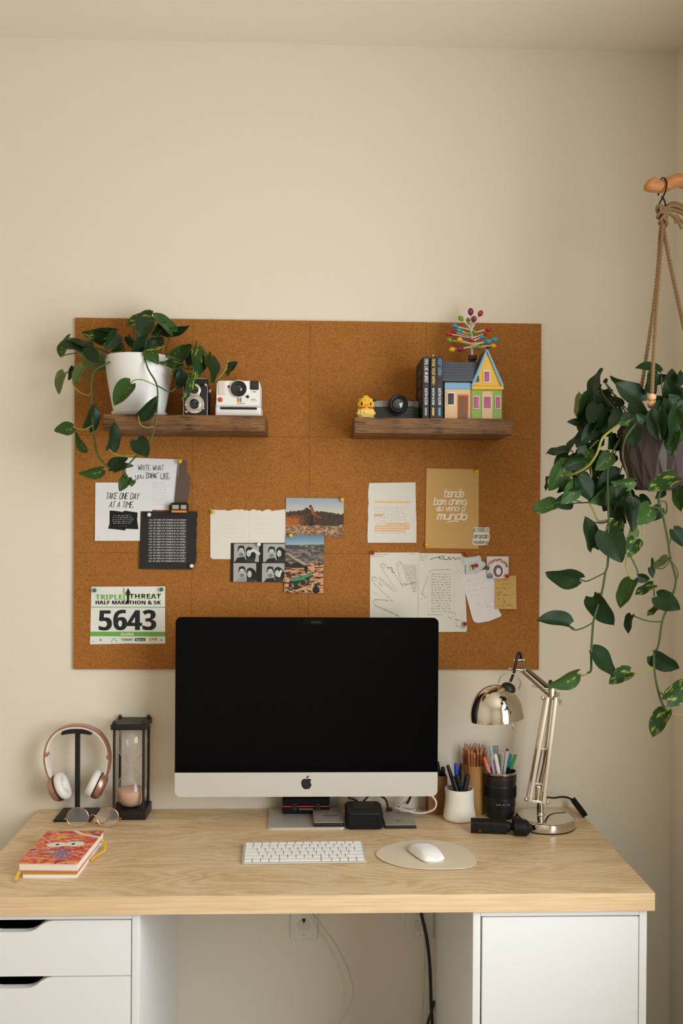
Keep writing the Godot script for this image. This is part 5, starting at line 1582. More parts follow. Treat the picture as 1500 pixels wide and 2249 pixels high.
func journal_pages() -> void:
	var pg := rgb(226, 222, 210)
	var ink := rgb(96, 94, 88)
	var p := Pic.new(812, 1213, 922, 1388, 4.0, pg)
	for k in 2: p.scrawl(Vector2(816, 1218.5 + k * 4), 38 - k * 12, 2.2, 0.3, ink)
	p.scrawl(Vector2(902, 1217), 12, 1.6, 0.22, ink)
	var Z := func(q: Array) -> Array:
		var out := []
		for e in q: out.append(Vector2(790 + e[0] / 4.054, 1010 + e[1] / 4.054))
		return smooth(out, 4)
	# outline of a hand: three fingers and a thumb with nails
	for q in [[[335, 1170], [240, 1030], [190, 950], [195, 925], [225, 930], [300, 1000], [390, 1130]], [[385, 1130], [345, 980], [335, 930], [350, 905], [375, 915], [400, 980], [435, 1090]], [[300, 1260], [190, 1160], [110, 1080], [115, 1045], [150, 1050], [230, 1110], [320, 1175]], [[300, 1255], [200, 1245], [135, 1245], [120, 1265], [135, 1290], [230, 1330], [370, 1400]]]:
		p.path(Z.call(q), 0.32, rgb(130, 126, 118))
	for q in [[208, 945], [355, 922], [127, 1063], [132, 1268]]: p.path(Z.call([[q[0] - 18, q[1]], [q[0], q[1] - 20], [q[0] + 18, q[1]], [q[0], q[1] + 20], [q[0] - 18, q[1]]]), 0.28, rgb(150, 146, 138))
	p.scrawl(Vector2(851, 1246), 24, 7, 0.6, rgb(90, 92, 88), Vector2(0.68, 0.73))
	p.scrawl(Vector2(831, 1281), 11, 3.5, 0.4, ink, Vector2(0.68, 0.73))
	p.scrawl(Vector2(832, 1268), 42, 2.0, 0.3, ink, Vector2(0.77, 0.63)); p.scrawl(Vector2(821, 1331), 60, 2.2, 0.32, ink, Vector2(0.93, 0.36)); p.scrawl(Vector2(823, 1318), 30, 2.0, 0.3, ink, Vector2(0.99, 0.1))
	p.scrawl(Vector2(819, 1303), 8, 3, 0.25, ink)
	for k in 19: p.scrawl(Vector2(887 + k * 1.25, 1243 + k * 3.1), 30 - k * 1.2, 2.2, 0.28, ink)
	p.path(Z.call([[385, 1110], [410, 1100], [425, 1108], [400, 1120], [440, 1105], [510, 1090]]), 0.4, rgb(70, 68, 64))
	sheet("journal_page", "cream journal page with a line drawing of a hand", "page", [Vector2(813, 1213.6), Vector2(919.6, 1213.4), Vector2(918.2, 1388), Vector2(812, 1388)], 0.0086, tex_mat(p.tex()), 0.0005, "handwritten journal pages")
	p = Pic.new(917, 1214, 1026, 1389, 4.0, pg)
	for k in 3: p.scrawl(Vector2(921, 1221 + k * 4.6), 20 - k * 5, 2.0, 0.28, ink)
	p.path(Z.call([[620, 885], [680, 865], [720, 880], [700, 860], [745, 855], [735, 880], [780, 880], [790, 860], [800, 885], [830, 862], [845, 885], [880, 865], [890, 885]]), 0.6, rgb(70, 68, 64))
	p.path(Z.call([[605, 1000], [640, 980], [700, 975], [810, 978]]), 0.3, ink); p.path(Z.call([[600, 1040], [560, 1150], [555, 1200]]), 0.3, ink); p.path(Z.call([[600, 1380], [740, 1382]]), 0.3, ink); p.path(Z.call([[838, 1000], [840, 1320]]), 0.2, rgb(180, 176, 166))
	for k in 15: p.scrawl(Vector2(946, 1262 + k * 5.9), 44 + (k * 5) % 5, 3.0, 0.34, ink); p.disc(Vector2(939, 1260 + k * 5.9), 0.5, 0.5, ink)
	for k in 14: p.disc(Vector2(923 + (k * 37) % 12, 1302 + (k * 23) % 22), 0.5, 0.6, ink); p.disc(Vector2(1000 + (k * 31) % 20, 1242 + (k * 17) % 18), 0.4, 0.6, ink)
	p.path(Z.call([[780, 1385], [800, 1360], [850, 1365], [840, 1395], [800, 1410], [785, 1400], [820, 1420]]), 0.3, rgb(120, 116, 108))
	p.scrawl(Vector2(999, 1364), 14, 4, 0.5, rgb(60, 58, 54)); p.path(Z.call([[855, 1450], [865, 1485], [920, 1480], [940, 1495], [900, 1500], [935, 1480]]), 0.4, ink)
	sheet("journal_page", "cream journal page with a handwritten list behind the computer corner", "page", [Vector2(919.6, 1214.6), Vector2(1020.6, 1216), Vector2(1022, 1300), Vector2(1025.5, 1383), Vector2(1023, 1387.6), Vector2(917.8, 1388)], 0.0094, tex_mat(p.tex()), 0.0015, "handwritten journal pages")

# ---------------------------------------------------------------- things on the shelves
func disc_part(called: String, parent: Node3D, c: Vector3, prof: Array, m: Material, seg := 28) -> MeshInstance3D:
	return obj(called, MB.new(Transform3D(FRONT, c)).lathe(prof, seg), m, parent)

func shelf_things() -> void:
	twin_lens_camera()
	instant_camera()
	chick()
	brick_camera()
	books()
	toy_house()
	bead_spray()

func twin_lens_camera() -> void:
	var zf := 0.150
	var s := 1.0 / 887.0
	var c := W(429, 911, zf)
	var t := thing("twin_lens_camera", "small black twin-lens camera beside the white plant pot", "camera", Vector3(c.x, SHELF, zf - 0.028))
	var L := func(u: float, v: float) -> Vector3:
		var w := W(u, v, zf) - t.position
		return Vector3(w.x, w.y, 0.028)
	var silver := mat(rgb(206, 200, 190), 0.3, 0.7)
	obj("body", MB.new().at(Vector3(0, 0.0395, -0.002)).box(Vector3(0.0625, 0.079, 0.052), 0.0025), M.black, t)
	obj("front_plate", MB.new().at(Vector3(0, 0.0385, 0.0245)).box(Vector3(0.057, 0.074, 0.004), 0.001), mat(rgb(30, 30, 31), 0.5), t)
	for q in [[-0.0292, 0.0385, 0.0012, 0.074], [0.0292, 0.0385, 0.0012, 0.074]]:
		obj("trim", MB.new().at(Vector3(q[0], q[1], 0.0255)).box(Vector3(q[2], q[3], 0.003), 0.0003), silver, t)
	obj("hood", MB.new().at(Vector3(0.0, 0.0865, -0.002)).box(Vector3(0.052, 0.017, 0.046), 0.002), M.black, t)
	obj("hood_trim", MB.new().at(Vector3(0.0, 0.0945, -0.002)).box(Vector3(0.055, 0.0025, 0.049), 0.001), silver, t)
	var lp: Vector3 = L.call(427.5, 888)
	disc_part("lens_plate", t, lp, [Vector2(0.0235, -0.003), Vector2(0.0235, 0.0025), Vector2(0.0225, 0.0035), Vector2(0, 0.0035)], silver, 36)
	disc_part("lens_ring", t, lp, [Vector2(0.0165, 0.0035), Vector2(0.0165, 0.008), Vector2(0.0125, 0.009), Vector2(0.0125, 0.006)], silver, 32)
	disc_part("lens", t, lp, [Vector2(0.0126, 0.0035), Vector2(0.0126, 0.0072), Vector2(0.008, 0.009), Vector2(0, 0.0098)], M.lens, 28)
	var up: Vector3 = L.call(427.5, 857)
	disc_part("viewing_lens_ring", t, up, [Vector2(0.0155, -0.001), Vector2(0.0155, 0.007), Vector2(0.013, 0.0085), Vector2(0.010, 0.0085), Vector2(0.010, 0.005)], silver, 32)
	disc_part("viewing_lens", t, up, [Vector2(0.0101, 0.003), Vector2(0.0101, 0.0068), Vector2(0.0075, 0.0068), Vector2(0.0062, 0.0078), Vector2(0, 0.0088)], M.lens, 28)
	obj("lens_bridge", MB.new().at((lp + up) / 2 + Vector3(0, 0, 0.0008)).box(Vector3(0.024, 0.016, 0.004), 0.001), silver, t)
	for q in [[409.5, 905], [446, 897], [409, 890], [452, 846]]:
		disc_part("dial", t, L.call(q[0], q[1]), [Vector2(0.0036, -0.001), Vector2(0.0036, 0.005), Vector2(0.0025, 0.006), Vector2(0, 0.006)], silver, 14)
	obj("winding_knob", MB.new(Transform3D(Basis(Vector3.BACK, -PI / 2), Vector3(0.031, 0.0655, 0.006))).lathe([Vector2(0.0055, 0), Vector2(0.0055, 0.006), Vector2(0, 0.006)], 16), silver, t)
	var lab: Vector3 = L.call(428, 904.5)
	obj("name_plate", MB.new().at(lab + Vector3(0, 0, 0.0036)).box(Vector3(0.02, 0.0035, 0.0006), 0.0002), M.white, t)

func instant_camera() -> void:
	var zf := 0.155
	var c := W(522.8, 911, zf)
	var t := thing("instant_camera", "white instant camera with a rainbow stripe and red button", "camera", Vector3(c.x, SHELF, zf - 0.045))
	var L := func(zx: float, zy: float) -> Vector3:
		var w := W(100 + zx / 2.885, 670 + zy / 2.885, zf) - t.position
		return Vector3(w.x, w.y, 0.0455)
	var wm := mat(rgb(240, 239, 236), 0.4)
	var lw := 0.1125
	obj("base", MB.new().at(Vector3(0, 0.013, 0)).box(Vector3(lw, 0.026, 0.095), 0.004), wm, t)
	var poly := PackedVector2Array()
	for q in [[-0.0535, 0.026], [0.0540, 0.026], [0.0540, 0.081], [0.0515, 0.0865], [0.047, 0.0885], [-0.046, 0.0885], [-0.050, 0.0865], [-0.0525, 0.081]]: poly.append(Vector2(q[0], q[1]))
	obj("upper_body", MB.new().prism(poly, -0.04, 0.0445), wm, t)
	obj("ledge", MB.new().at(Vector3(0, 0.0262, 0.0012)).box(Vector3(lw - 0.001, 0.004, 0.094), 0.0015), mat(rgb(226, 225, 222), 0.45), t)
	var sl: Vector3 = L.call(1223, 655.5)
	obj("film_slot", MB.new().at(Vector3(sl.x, sl.y, 0.0473)).box(Vector3(0.0905, 0.0058, 0.002), 0.0008), M.black, t)
	var ln: Vector3 = L.call(1225, 532)
	disc_part("lens_ring", t, ln, [Vector2(0.0222, -0.002), Vector2(0.0222, 0.003), Vector2(0.0205, 0.005), Vector2(0.0195, 0.005)], wm, 40)
	disc_part("lens_barrel", t, ln, [Vector2(0.0195, -0.001), Vector2(0.0195, 0.008), Vector2(0.0175, 0.009), Vector2(0.011, 0.0065), Vector2(0, 0.0065)], M.black, 40)
	disc_part("lens", t, ln, [Vector2(0.0085, 0.006), Vector2(0.0085, 0.0075), Vector2(0.005, 0.009), Vector2(0, 0.0095)], mat(rgb(12, 30, 28), 0.05, 0.0, 0.8), 28)
	var fl: Vector3 = L.call(1119, 526)
	obj("flash_frame", MB.new().at(fl).box(Vector3(0.0195, 0.0335, 0.003), 0.001), mat(rgb(214, 208, 196), 0.4), t)
	obj("flash", MB.new().at(fl + Vector3(0, 0, 0.0012)).box(Vector3(0.0165, 0.030, 0.002), 0.0008), mat(rgb(232, 224, 208), 0.15, 0.3), t)
	var vf: Vector3 = L.call(1324, 509)
	obj("viewfinder", MB.new().at(vf).box(Vector3(0.021, 0.0215, 0.004), 0.001), M.black, t)
	obj("viewfinder_glass", MB.new().at(vf + Vector3(0, 0, 0.0018)).box(Vector3(0.015, 0.0155, 0.001), 0.0004), M.lens, t)
	disc_part("red_button", t, L.call(1108, 600), [Vector2(0.0058, -0.001), Vector2(0.0058, 0.002), Vector2(0.0046, 0.0034), Vector2(0, 0.0036)], mat(rgb(214, 66, 30), 0.35), 24)
	disc_part("dial", t, L.call(1281, 581), [Vector2(0.0036, -0.001), Vector2(0.0036, 0.0024), Vector2(0, 0.003)], M.black, 16)
	disc_part("dial", t, L.call(1162, 517), [Vector2(0.0027, -0.001), Vector2(0.0027, 0.001), Vector2(0, 0.0014)], M.black, 14)
	var cols := [rgb(214, 70, 40), rgb(232, 140, 36), rgb(236, 196, 60), rgb(70, 150, 90), rgb(44, 130, 190)]
	for k in 5:
		var st: Vector3 = L.call(1217.5 + k * 5.3, 601)
		obj("rainbow_stripe", MB.new().at(Vector3(st.x, st.y, 0.0446)).box(Vector3(0.00205, 0.0105, 0.0008), 0.0), mat(cols[k], 0.5), t)
	var grey := mat(rgb(170, 166, 160), 0.6)
	for q in [[1323, 549, 0.009, 0.0036], [1318, 598, 0.011, 0.0022], [1320, 607, 0.013, 0.0012], [1238, 623, 0.020, 0.0026]]:
		var w: Vector3 = L.call(q[0], q[1])
		obj("print", MB.new().at(Vector3(w.x, w.y, 0.0446)).box(Vector3(q[2], q[3], 0.0005), 0.0), grey, t)

func chick() -> void:
	var zc := 0.150
	var c := W(803.5, 912, zc)
	var t := thing("chick_figurine", "small yellow chick figurine made of tiny building bricks", "figurine", Vector3(c.x, SHELF - 0.002, zc))
	var u := 0.0036
	var groups := {"body": MB.new(), "breast": MB.new(), "cheek": MB.new(), "beak": MB.new(), "eye": MB.new()}
	for y in 16:
		for x in range(-6, 7):
			for z in range(-5, 6):
				var g := ""
				var head := Vector3(x / 5.3, (y - 9.5) / 5.4, z / 4.6)
				var low := Vector3(x / 6.3, (y - 3.5) / 4.6, z / 5.2)
				if head.length() <= 1.0: g = "body"
				if low.length() <= 1.0 and y < 8: g = "breast" if y < 6 else "body"
				if y < 1 and absf(x) < 5 and absf(z) < 4: g = "breast"
				if y >= 14 and absf(x) <= 1 and absf(z) <= 1: g = "body"
				if g == "": continue
				var front := head.length() <= 1.0 and Vector3(x / 5.3, (y - 9.5) / 5.4, (z + 1) / 4.6).length() > 1.0 and z > 0
				if front and y in [9, 10] and absi(x) == 3: g = "eye"
				if front and y == 7 and absi(x) >= 2: g = "cheek"
				if front and y in [8, 9] and absi(x) <= 1: g = "beak"
				var inner := Vector3(x / 5.3, (y - 9.5) / 5.4, z / 4.6).length() < 0.6 or low.length() < 0.6
				if inner: continue
				groups[g].at(Vector3(x * u, (y + 0.5) * u, z * u)).box(Vector3(u, u, u) * 0.985, 0.0003)
	var mats := {"body": mat(rgb(240, 188, 40), 0.4), "breast": mat(rgb(244, 216, 120), 0.4), "cheek": mat(rgb(196, 60, 30), 0.4), "beak": mat(rgb(234, 140, 70), 0.4), "eye": M.black}
	for g in groups: obj(g, groups[g].done(10), mats[g], t)

func brick_camera() -> void:
	var zf := 0.125
	var c := W(870.5, 913, zf)
	var t := thing("toy_brick_camera", "grey and black toy brick camera between the chick and the books", "camera", Vector3(c.x, SHELF - 0.002, zf - 0.022))
	var L := func(zx: float, zy: float) -> Vector3:
		var w := W(750 + zx / 3.261, 660 + zy / 3.261, zf) - t.position
		return Vector3(w.x, w.y, 0.022)
	var grey := mat(rgb(136, 140, 138), 0.4)
	var dark := mat(rgb(30, 32, 34), 0.4)
	obj("body", MB.new().at(Vector3(0, 0.0165, 0)).box(Vector3(0.112, 0.033, 0.04), 0.001), dark, t)
	obj("top_plate", MB.new().at(Vector3(0, 0.0405, 0)).box(Vector3(0.113, 0.0145, 0.04), 0.001), grey, t)
	for x in [-0.047, -0.038, 0.03, 0.039, 0.048]:
		obj("step_brick", MB.new().at(Vector3(x, 0.0465, 0.006)).box(Vector3(0.0085, 0.005, 0.03), 0.0008), grey, t)
	var hm: Vector3 = L.call(380, 690)
	obj("prism_housing", MB.new().at(Vector3(hm.x, 0.0475, 0.002)).box(Vector3(0.026, 0.012, 0.036), 0.002), grey, t)
	obj("hot_shoe", MB.new().at(Vector3(hm.x, 0.0555, -0.002)).box(Vector3(0.018, 0.006, 0.02), 0.001), dark, t)
	for q in [[250, 680, 0.0085, 0.005], [518, 682, 0.005, 0.006]]:
		var w: Vector3 = L.call(q[0], q[1])
		obj("top_dial", MB.new().at(Vector3(w.x, 0.0475, 0)).lathe([Vector2(q[2], 0), Vector2(q[2], q[3]), Vector2(0, q[3])], 20), dark, t)
	var yl: Vector3 = L.call(314, 675)
	obj("counter", MB.new().at(Vector3(yl.x, 0.0495, 0.004)).box(Vector3(0.004, 0.006, 0.004), 0.0005), mat(rgb(150, 130, 40), 0.5), t)
	var ln: Vector3 = L.call(402, 752)
	disc_part("lens_mount", t, ln, [Vector2(0.0255, -0.004), Vector2(0.0255, 0.006), Vector2(0.0235, 0.010), Vector2(0, 0.010)], mat(rgb(70, 72, 74), 0.4), 40)
	disc_part("lens_barrel", t, ln + Vector3(0, 0.001, 0), [Vector2(0.0235, 0.009), Vector2(0.0235, 0.026), Vector2(0.021, 0.028), Vector2(0.017, 0.026), Vector2(0.0165, 0.02), Vector2(0, 0.02)], M.black, 40)
	disc_part("lens", t, ln + Vector3(0, 0.001, 0), [Vector2(0.0165, 0.019), Vector2(0.015, 0.0235), Vector2(0.009, 0.026), Vector2(0, 0.027)], mat(rgb(58, 60, 62), 0.08, 0.0, 0.8), 32)
	for i in 3:
		for j in 3:
			var w: Vector3 = L.call(470 + i * 20, 758 + j * 22)
			disc_part("stud", t, Vector3(w.x, w.y, 0.0195), [Vector2(0.0023, 0), Vector2(0.0023, 0.0015), Vector2(0, 0.0015)], mat(rgb(66, 68, 70), 0.4), 10)

func books() -> void:
	var zf := 0.176
	var grp := "small square black books"
	for q in [[928.4, 942.2, "STEAL LIKE AN ARTIST", rgb(232, 230, 226), rgb(150, 148, 144), "black book with white lettering on its spine, leftmost of the three"], [945.2, 957.4, "SHOW YOUR WORK!", rgb(226, 190, 90), rgb(214, 176, 96), "black book with yellow lettering on its spine, middle of the three"], [957.9, 972.3, "KEEP GOING-", rgb(104, 148, 196), rgb(96, 150, 196), "black book with blue lettering on its spine, beside the toy house"]]:
		var a := W(q[0], 913, zf)
		var b := W(q[1], 913, zf)
		var w := b.x - a.x
		var h := W(q[0], 783, zf).y - SHELF + 0.002
		var t := thing("book", q[5], "book", Vector3((a.x + b.x) / 2, SHELF - 0.002, zf - 0.075), grp)
		var cover := mat(rgb(26, 26, 28), 0.45)
		for s in [-1, 1]:
			obj("cover", MB.new().at(Vector3(s * (w / 2 - 0.0006), h / 2, 0)).box(Vector3(0.0012, h, 0.15), 0.0004), cover, t)
		obj("pages", MB.new().at(Vector3(0, h / 2, -0.001)).box(Vector3(w - 0.0026, h - 0.004, 0.145), 0.0003), M.cream, t)
		var pic := Pic.new(0, 0, 14, 132, 7.0, rgb(26, 26, 28))
		pic.write(q[2], Vector2(4.0, 5), 6.6, 2.2 if q[2].length() > 15 else 3.2, 0.62, 0.42 if q[2].length() > 15 else 0.5, q[3], 0.0, Vector2.DOWN)
		pic.disc(Vector2(7, 62), 0.7, 0.7, q[3])
		pic.write("AUSTIN KLEON", Vector2(4.6, 67), 5.2, 2.5, 0.7, 0.42, rgb(226, 224, 218), 0.0, Vector2.DOWN)
		pic.fill(PackedVector2Array([Vector2(4.6, 109), Vector2(7, 108), Vector2(9.4, 109), Vector2(9.4, 125), Vector2(7, 126), Vector2(4.6, 125)]), q[4])
		var sp := MB.new().at(Vector3(0, h / 2, 0.0752)).prism(PackedVector2Array([Vector2(-w / 2, -h / 2), Vector2(w / 2, -h / 2), Vector2(w / 2, h / 2), Vector2(-w / 2, h / 2)]), -0.0012, 0.0)
		obj("spine", sp, tex_mat(pic.tex(), 0.45, 0.5), t)
		if q[2].begins_with("SHOW"):
			obj("bookmark", MB.new().tube(smooth([Vector3(0.001, h - 0.004, 0.05), Vector3(0.001, h + 0.004, 0.05), Vector3(0.004, h + 0.009, 0.052)], 4), 0.0012, 6), M.cream, t)
		if q[2].begins_with("STEAL"):
			for k in 4:
				text(t, ["STEAL", "LIKE", "AN", "ARTIST"][k], 0.018, Vector3(-w / 2 - 0.0003, h - 0.03 - k * 0.027, 0.0), Basis(Vector3.UP, -PI / 2), mat(rgb(96, 92, 88), 0.6), 0.09 if k in [0, 3] else 0.06)

# a plain toy house of coloured blocks
func toy_house() -> void:
	var zf := 0.165
	var s := 1.0 / 893.0
	var c := W(1041, 914, zf)
	var base := SHELF - 0.002
	var t := thing("toy_house", "colourful toy block house with grey roof, yellow gable and green bay", "toy house", Vector3(c.x, base, zf - 0.05))
	var P := func(zx: float, zy: float, z := 0.0) -> Vector3:
		var w := W(750 + zx / 3.261, 660 + zy / 3.261, zf) - t.position
		return Vector3(w.x, w.y, 0.05 + z)
	var B := func(called: String, x0: float, y0: float, x1: float, y1: float, z0: float, z1: float, m: Material, bevel := 0.0006) -> MeshInstance3D:
		var a: Vector3 = P.call(x0, y1)
		var b: Vector3 = P.call(x1, y0)
		if y1 > 826: a.y = 0.0004
		return obj(called, MB.new().at(Vector3((a.x + b.x) / 2, (a.y + b.y) / 2, 0.05 + (z0 + z1) / 2)).box(Vector3(b.x - a.x, b.y - a.y, z1 - z0), bevel), m, t)
	var tan_ := mat(rgb(226, 190, 140), 0.45)
	var grey := mat(rgb(66, 72, 82), 0.45)
	var yel := mat(rgb(238, 186, 40), 0.4)
	var grn := mat(rgb(140, 174, 60), 0.4)
	var blu := mat(rgb(120, 174, 216), 0.4)
	var org := mat(rgb(216, 98, 36), 0.4)
	var brn := mat(rgb(124, 78, 44), 0.5)
	var mag := mat(rgb(176, 80, 120), 0.4)
	var wht := mat(rgb(234, 228, 216), 0.4)
	var drk := mat(rgb(48, 34, 34), 0.4)
	# left wing: plain tan walls, a door and a window
	B.call("wing_wall", 740, 585, 930, 830, -0.07, -0.004, tan_)
	B.call("window_frame", 756, 655, 814, 752, -0.006, -0.002, wht)
	B.call("window", 763, 664, 807, 744, -0.004, -0.0012, drk)
	B.call("door_frame", 832, 672, 912, 829, -0.006, -0.002, org)
	B.call("door", 840, 684, 904, 829, -0.004, -0.001, brn)
	B.call("wall_stripe", 738, 590, 930, 632, -0.012, -0.0005, blu)
	# grey roof of plain courses
	for k in 7:
		var y0 := 432.0 + k * 21.0
		B.call("roof_course", 722, y0, 985, y0 + 21.5, -0.062 + k * 0.0045, -0.022 + k * 0.0045, grey)
	# tower: green block under a yellow gable
	B.call("tower_block", 928, 640, 1150, 829, -0.075, 0.0, grn)
	B.call("tower_panel", 1004, 650, 1082, 829, -0.002, 0.0022, tan_)
	for q in [[1018, 690, 1068, 772], [944, 690, 982, 772], [1102, 690, 1136, 772]]:
		B.call("window_frame", q[0] - 5, q[1] - 6, q[2] + 5, q[3] + 6, 0.0, 0.003, wht)
		B.call("window", q[0], q[1], q[2], q[3], 0.002, 0.0042, mag)
	B.call("cornice", 930, 612, 1160, 640, -0.07, 0.006, yel, 0.002)
	var apex: Vector3 = P.call(1040, 352)
	var el: Vector3 = P.call(930, 612)
	var er: Vector3 = P.call(1156, 612)
	obj("gable", MB.new().prism(PackedVector2Array([Vector2(el.x + 0.004, el.y), Vector2(er.x - 0.004, er.y), Vector2(apex.x, apex.y - 0.006)]), -0.02, 0.05), yel, t)
	for q in [[el, -1], [er, 1]]:
		var e: Vector3 = q[0]
		var d := Vector2(apex.x - e.x, apex.y - e.y)
		var n := d.normalized().orthogonal() * 0.005
		if n.y > 0: n = -n
		var a2 := Vector2(e.x, e.y)
		var b2 := Vector2(apex.x, apex.y)
		obj("roof_slope", MB.new().prism(PackedVector2Array([a2 - n * 0.4, b2 - n * 0.4, b2 + n * Vector2(0.2, 1.6), a2 + n]), -0.03, 0.046), grey, t)
		obj("roof_edge", MB.new().prism(PackedVector2Array([a2 - n * 0.3, b2 - n * 0.3, b2 + n * Vector2(0.2, 1.6), a2 + n]), 0.0462, 0.056), blu, t)
	B.call("window_frame", 1014, 500, 1066, 590, 0.0, 0.003, wht)
	B.call("window", 1022, 510, 1058, 582, 0.001, 0.0042, mag)

# a spray of coloured beads on thin white sticks in a dark stand
func bead_spray() -> void:
	var z := 0.076
	var Q := func(zx: float, zy: float, dz := 0.0) -> Vector3: return W(750 + zx / 3.261, 660 + zy / 3.261, z + dz)
	var foot: Vector3 = Q.call(938, 428)
	var t := thing("bead_spray", "spray of coloured oval beads on white sticks rising behind the toy house", "ornament", Vector3(foot.x, SHELF - 0.002, z))
	var wht := mat(rgb(222, 216, 204), 0.45)
	var drk := mat(rgb(58, 30, 30), 0.4)
	var ft: Vector3 = Q.call(938, 428)
	var tall := ft.y - t.position.y
	obj("stand", MB.new().at(Vector3(0, tall / 2, 0)).box(Vector3(0.0145, tall, 0.012), 0.001), drk, t)
	obj("stand_top", MB.new().at(Vector3(0, tall + 0.006, 0)).box(Vector3(0.0195, 0.0125, 0.018), 0.001), drk, t)
	var hub: Vector3 = Q.call(933, 265)
	obj("stem", inside(t).tube([Q.call(936, 400), Q.call(934, 330), hub, Q.call(932, 200)], 0.0032, 10), wht, t)
	var cols := {"r": mat(rgb(186, 40, 30), 0.25), "g": mat(rgb(122, 158, 48), 0.25), "y": mat(rgb(232, 178, 40), 0.25), "m": mat(rgb(140, 34, 84), 0.25), "b": mat(rgb(40, 158, 190), 0.25)}
	obj("collar", inside(t).at(Q.call(933, 290) - t.position).ball(Vector3(0.0065, 0.005, 0.0065), 12, 8), cols.r, t)
	obj("collar", inside(t).at(Q.call(933, 312) - t.position).ball(Vector3(0.0068, 0.005, 0.0068), 12, 8), cols.y, t)
	for q in [[925, 80, "m", 0.0, 1.25], [995, 92, "r", 0.01, 1.1], [948, 133, "m", 0.02, 1.15], [855, 128, "g", 0.0, 1.05], [907, 140, "g", -0.01, 0.9], [812, 183, "b", -0.01, 0.95], [843, 215, "b", 0.015, 1.0], [768, 238, "r", 0.0, 1.05], [808, 228, "r", -0.02, 0.9], [775, 283, "g", 0.0, 1.05], [847, 282, "y", 0.02, 1.1], [793, 352, "y", 0.0, 1.15], [850, 347, "m", 0.01, 1.05], [950, 226, "g", 0.03, 1.0], [1050, 205, "r", 0.0, 1.1], [1028, 238, "r", -0.02, 0.9], [1006, 262, "b", -0.01, 0.9], [1046, 294, "b", 0.02, 1.05], [1098, 282, "b", 0.0, 1.1], [1085, 325, "y", 0.0, 1.05], [983, 337, "g", 0.025, 1.0], [1050, 332, "m", -0.01, 0.9], [918, 242, "g", 0.025, 0.7]]:
		var e: Vector3 = Q.call(q[0], q[1], q[3])
		var a: Vector3 = Q.call(933, clampf(q[1] + 30.0, 205.0, 330.0))
		var d := (e - a).normalized()
		obj("stick", inside(t).tube([a, e - d * 0.004], 0.0016, 6), wht, t)
		obj("stick_socket", inside(t).tube([a + d * 0.004, a + d * 0.013], 0.0024, 8), wht, t)
		var sx := d.cross(Vector3.BACK).normalized() if absf(d.z) < 0.95 else Vector3.RIGHT
		var b := Basis(sx, d, sx.cross(d))
		var r: float = 0.0062 * q[4]
		obj("bead", inside(t).at(e - t.position, b).lathe([Vector2(0, -r * 1.35), Vector2(r * 0.35, -r * 1.3), Vector2(r * 0.45, -r * 1.08), Vector2(r * 0.9, -r * 0.55), Vector2(r, 0.0), Vector2(r * 0.9, r * 0.55), Vector2(r * 0.5, r * 1.02), Vector2(r * 0.3, r * 1.2), Vector2(0, r * 1.25)], 12), cols[q[2]], t)

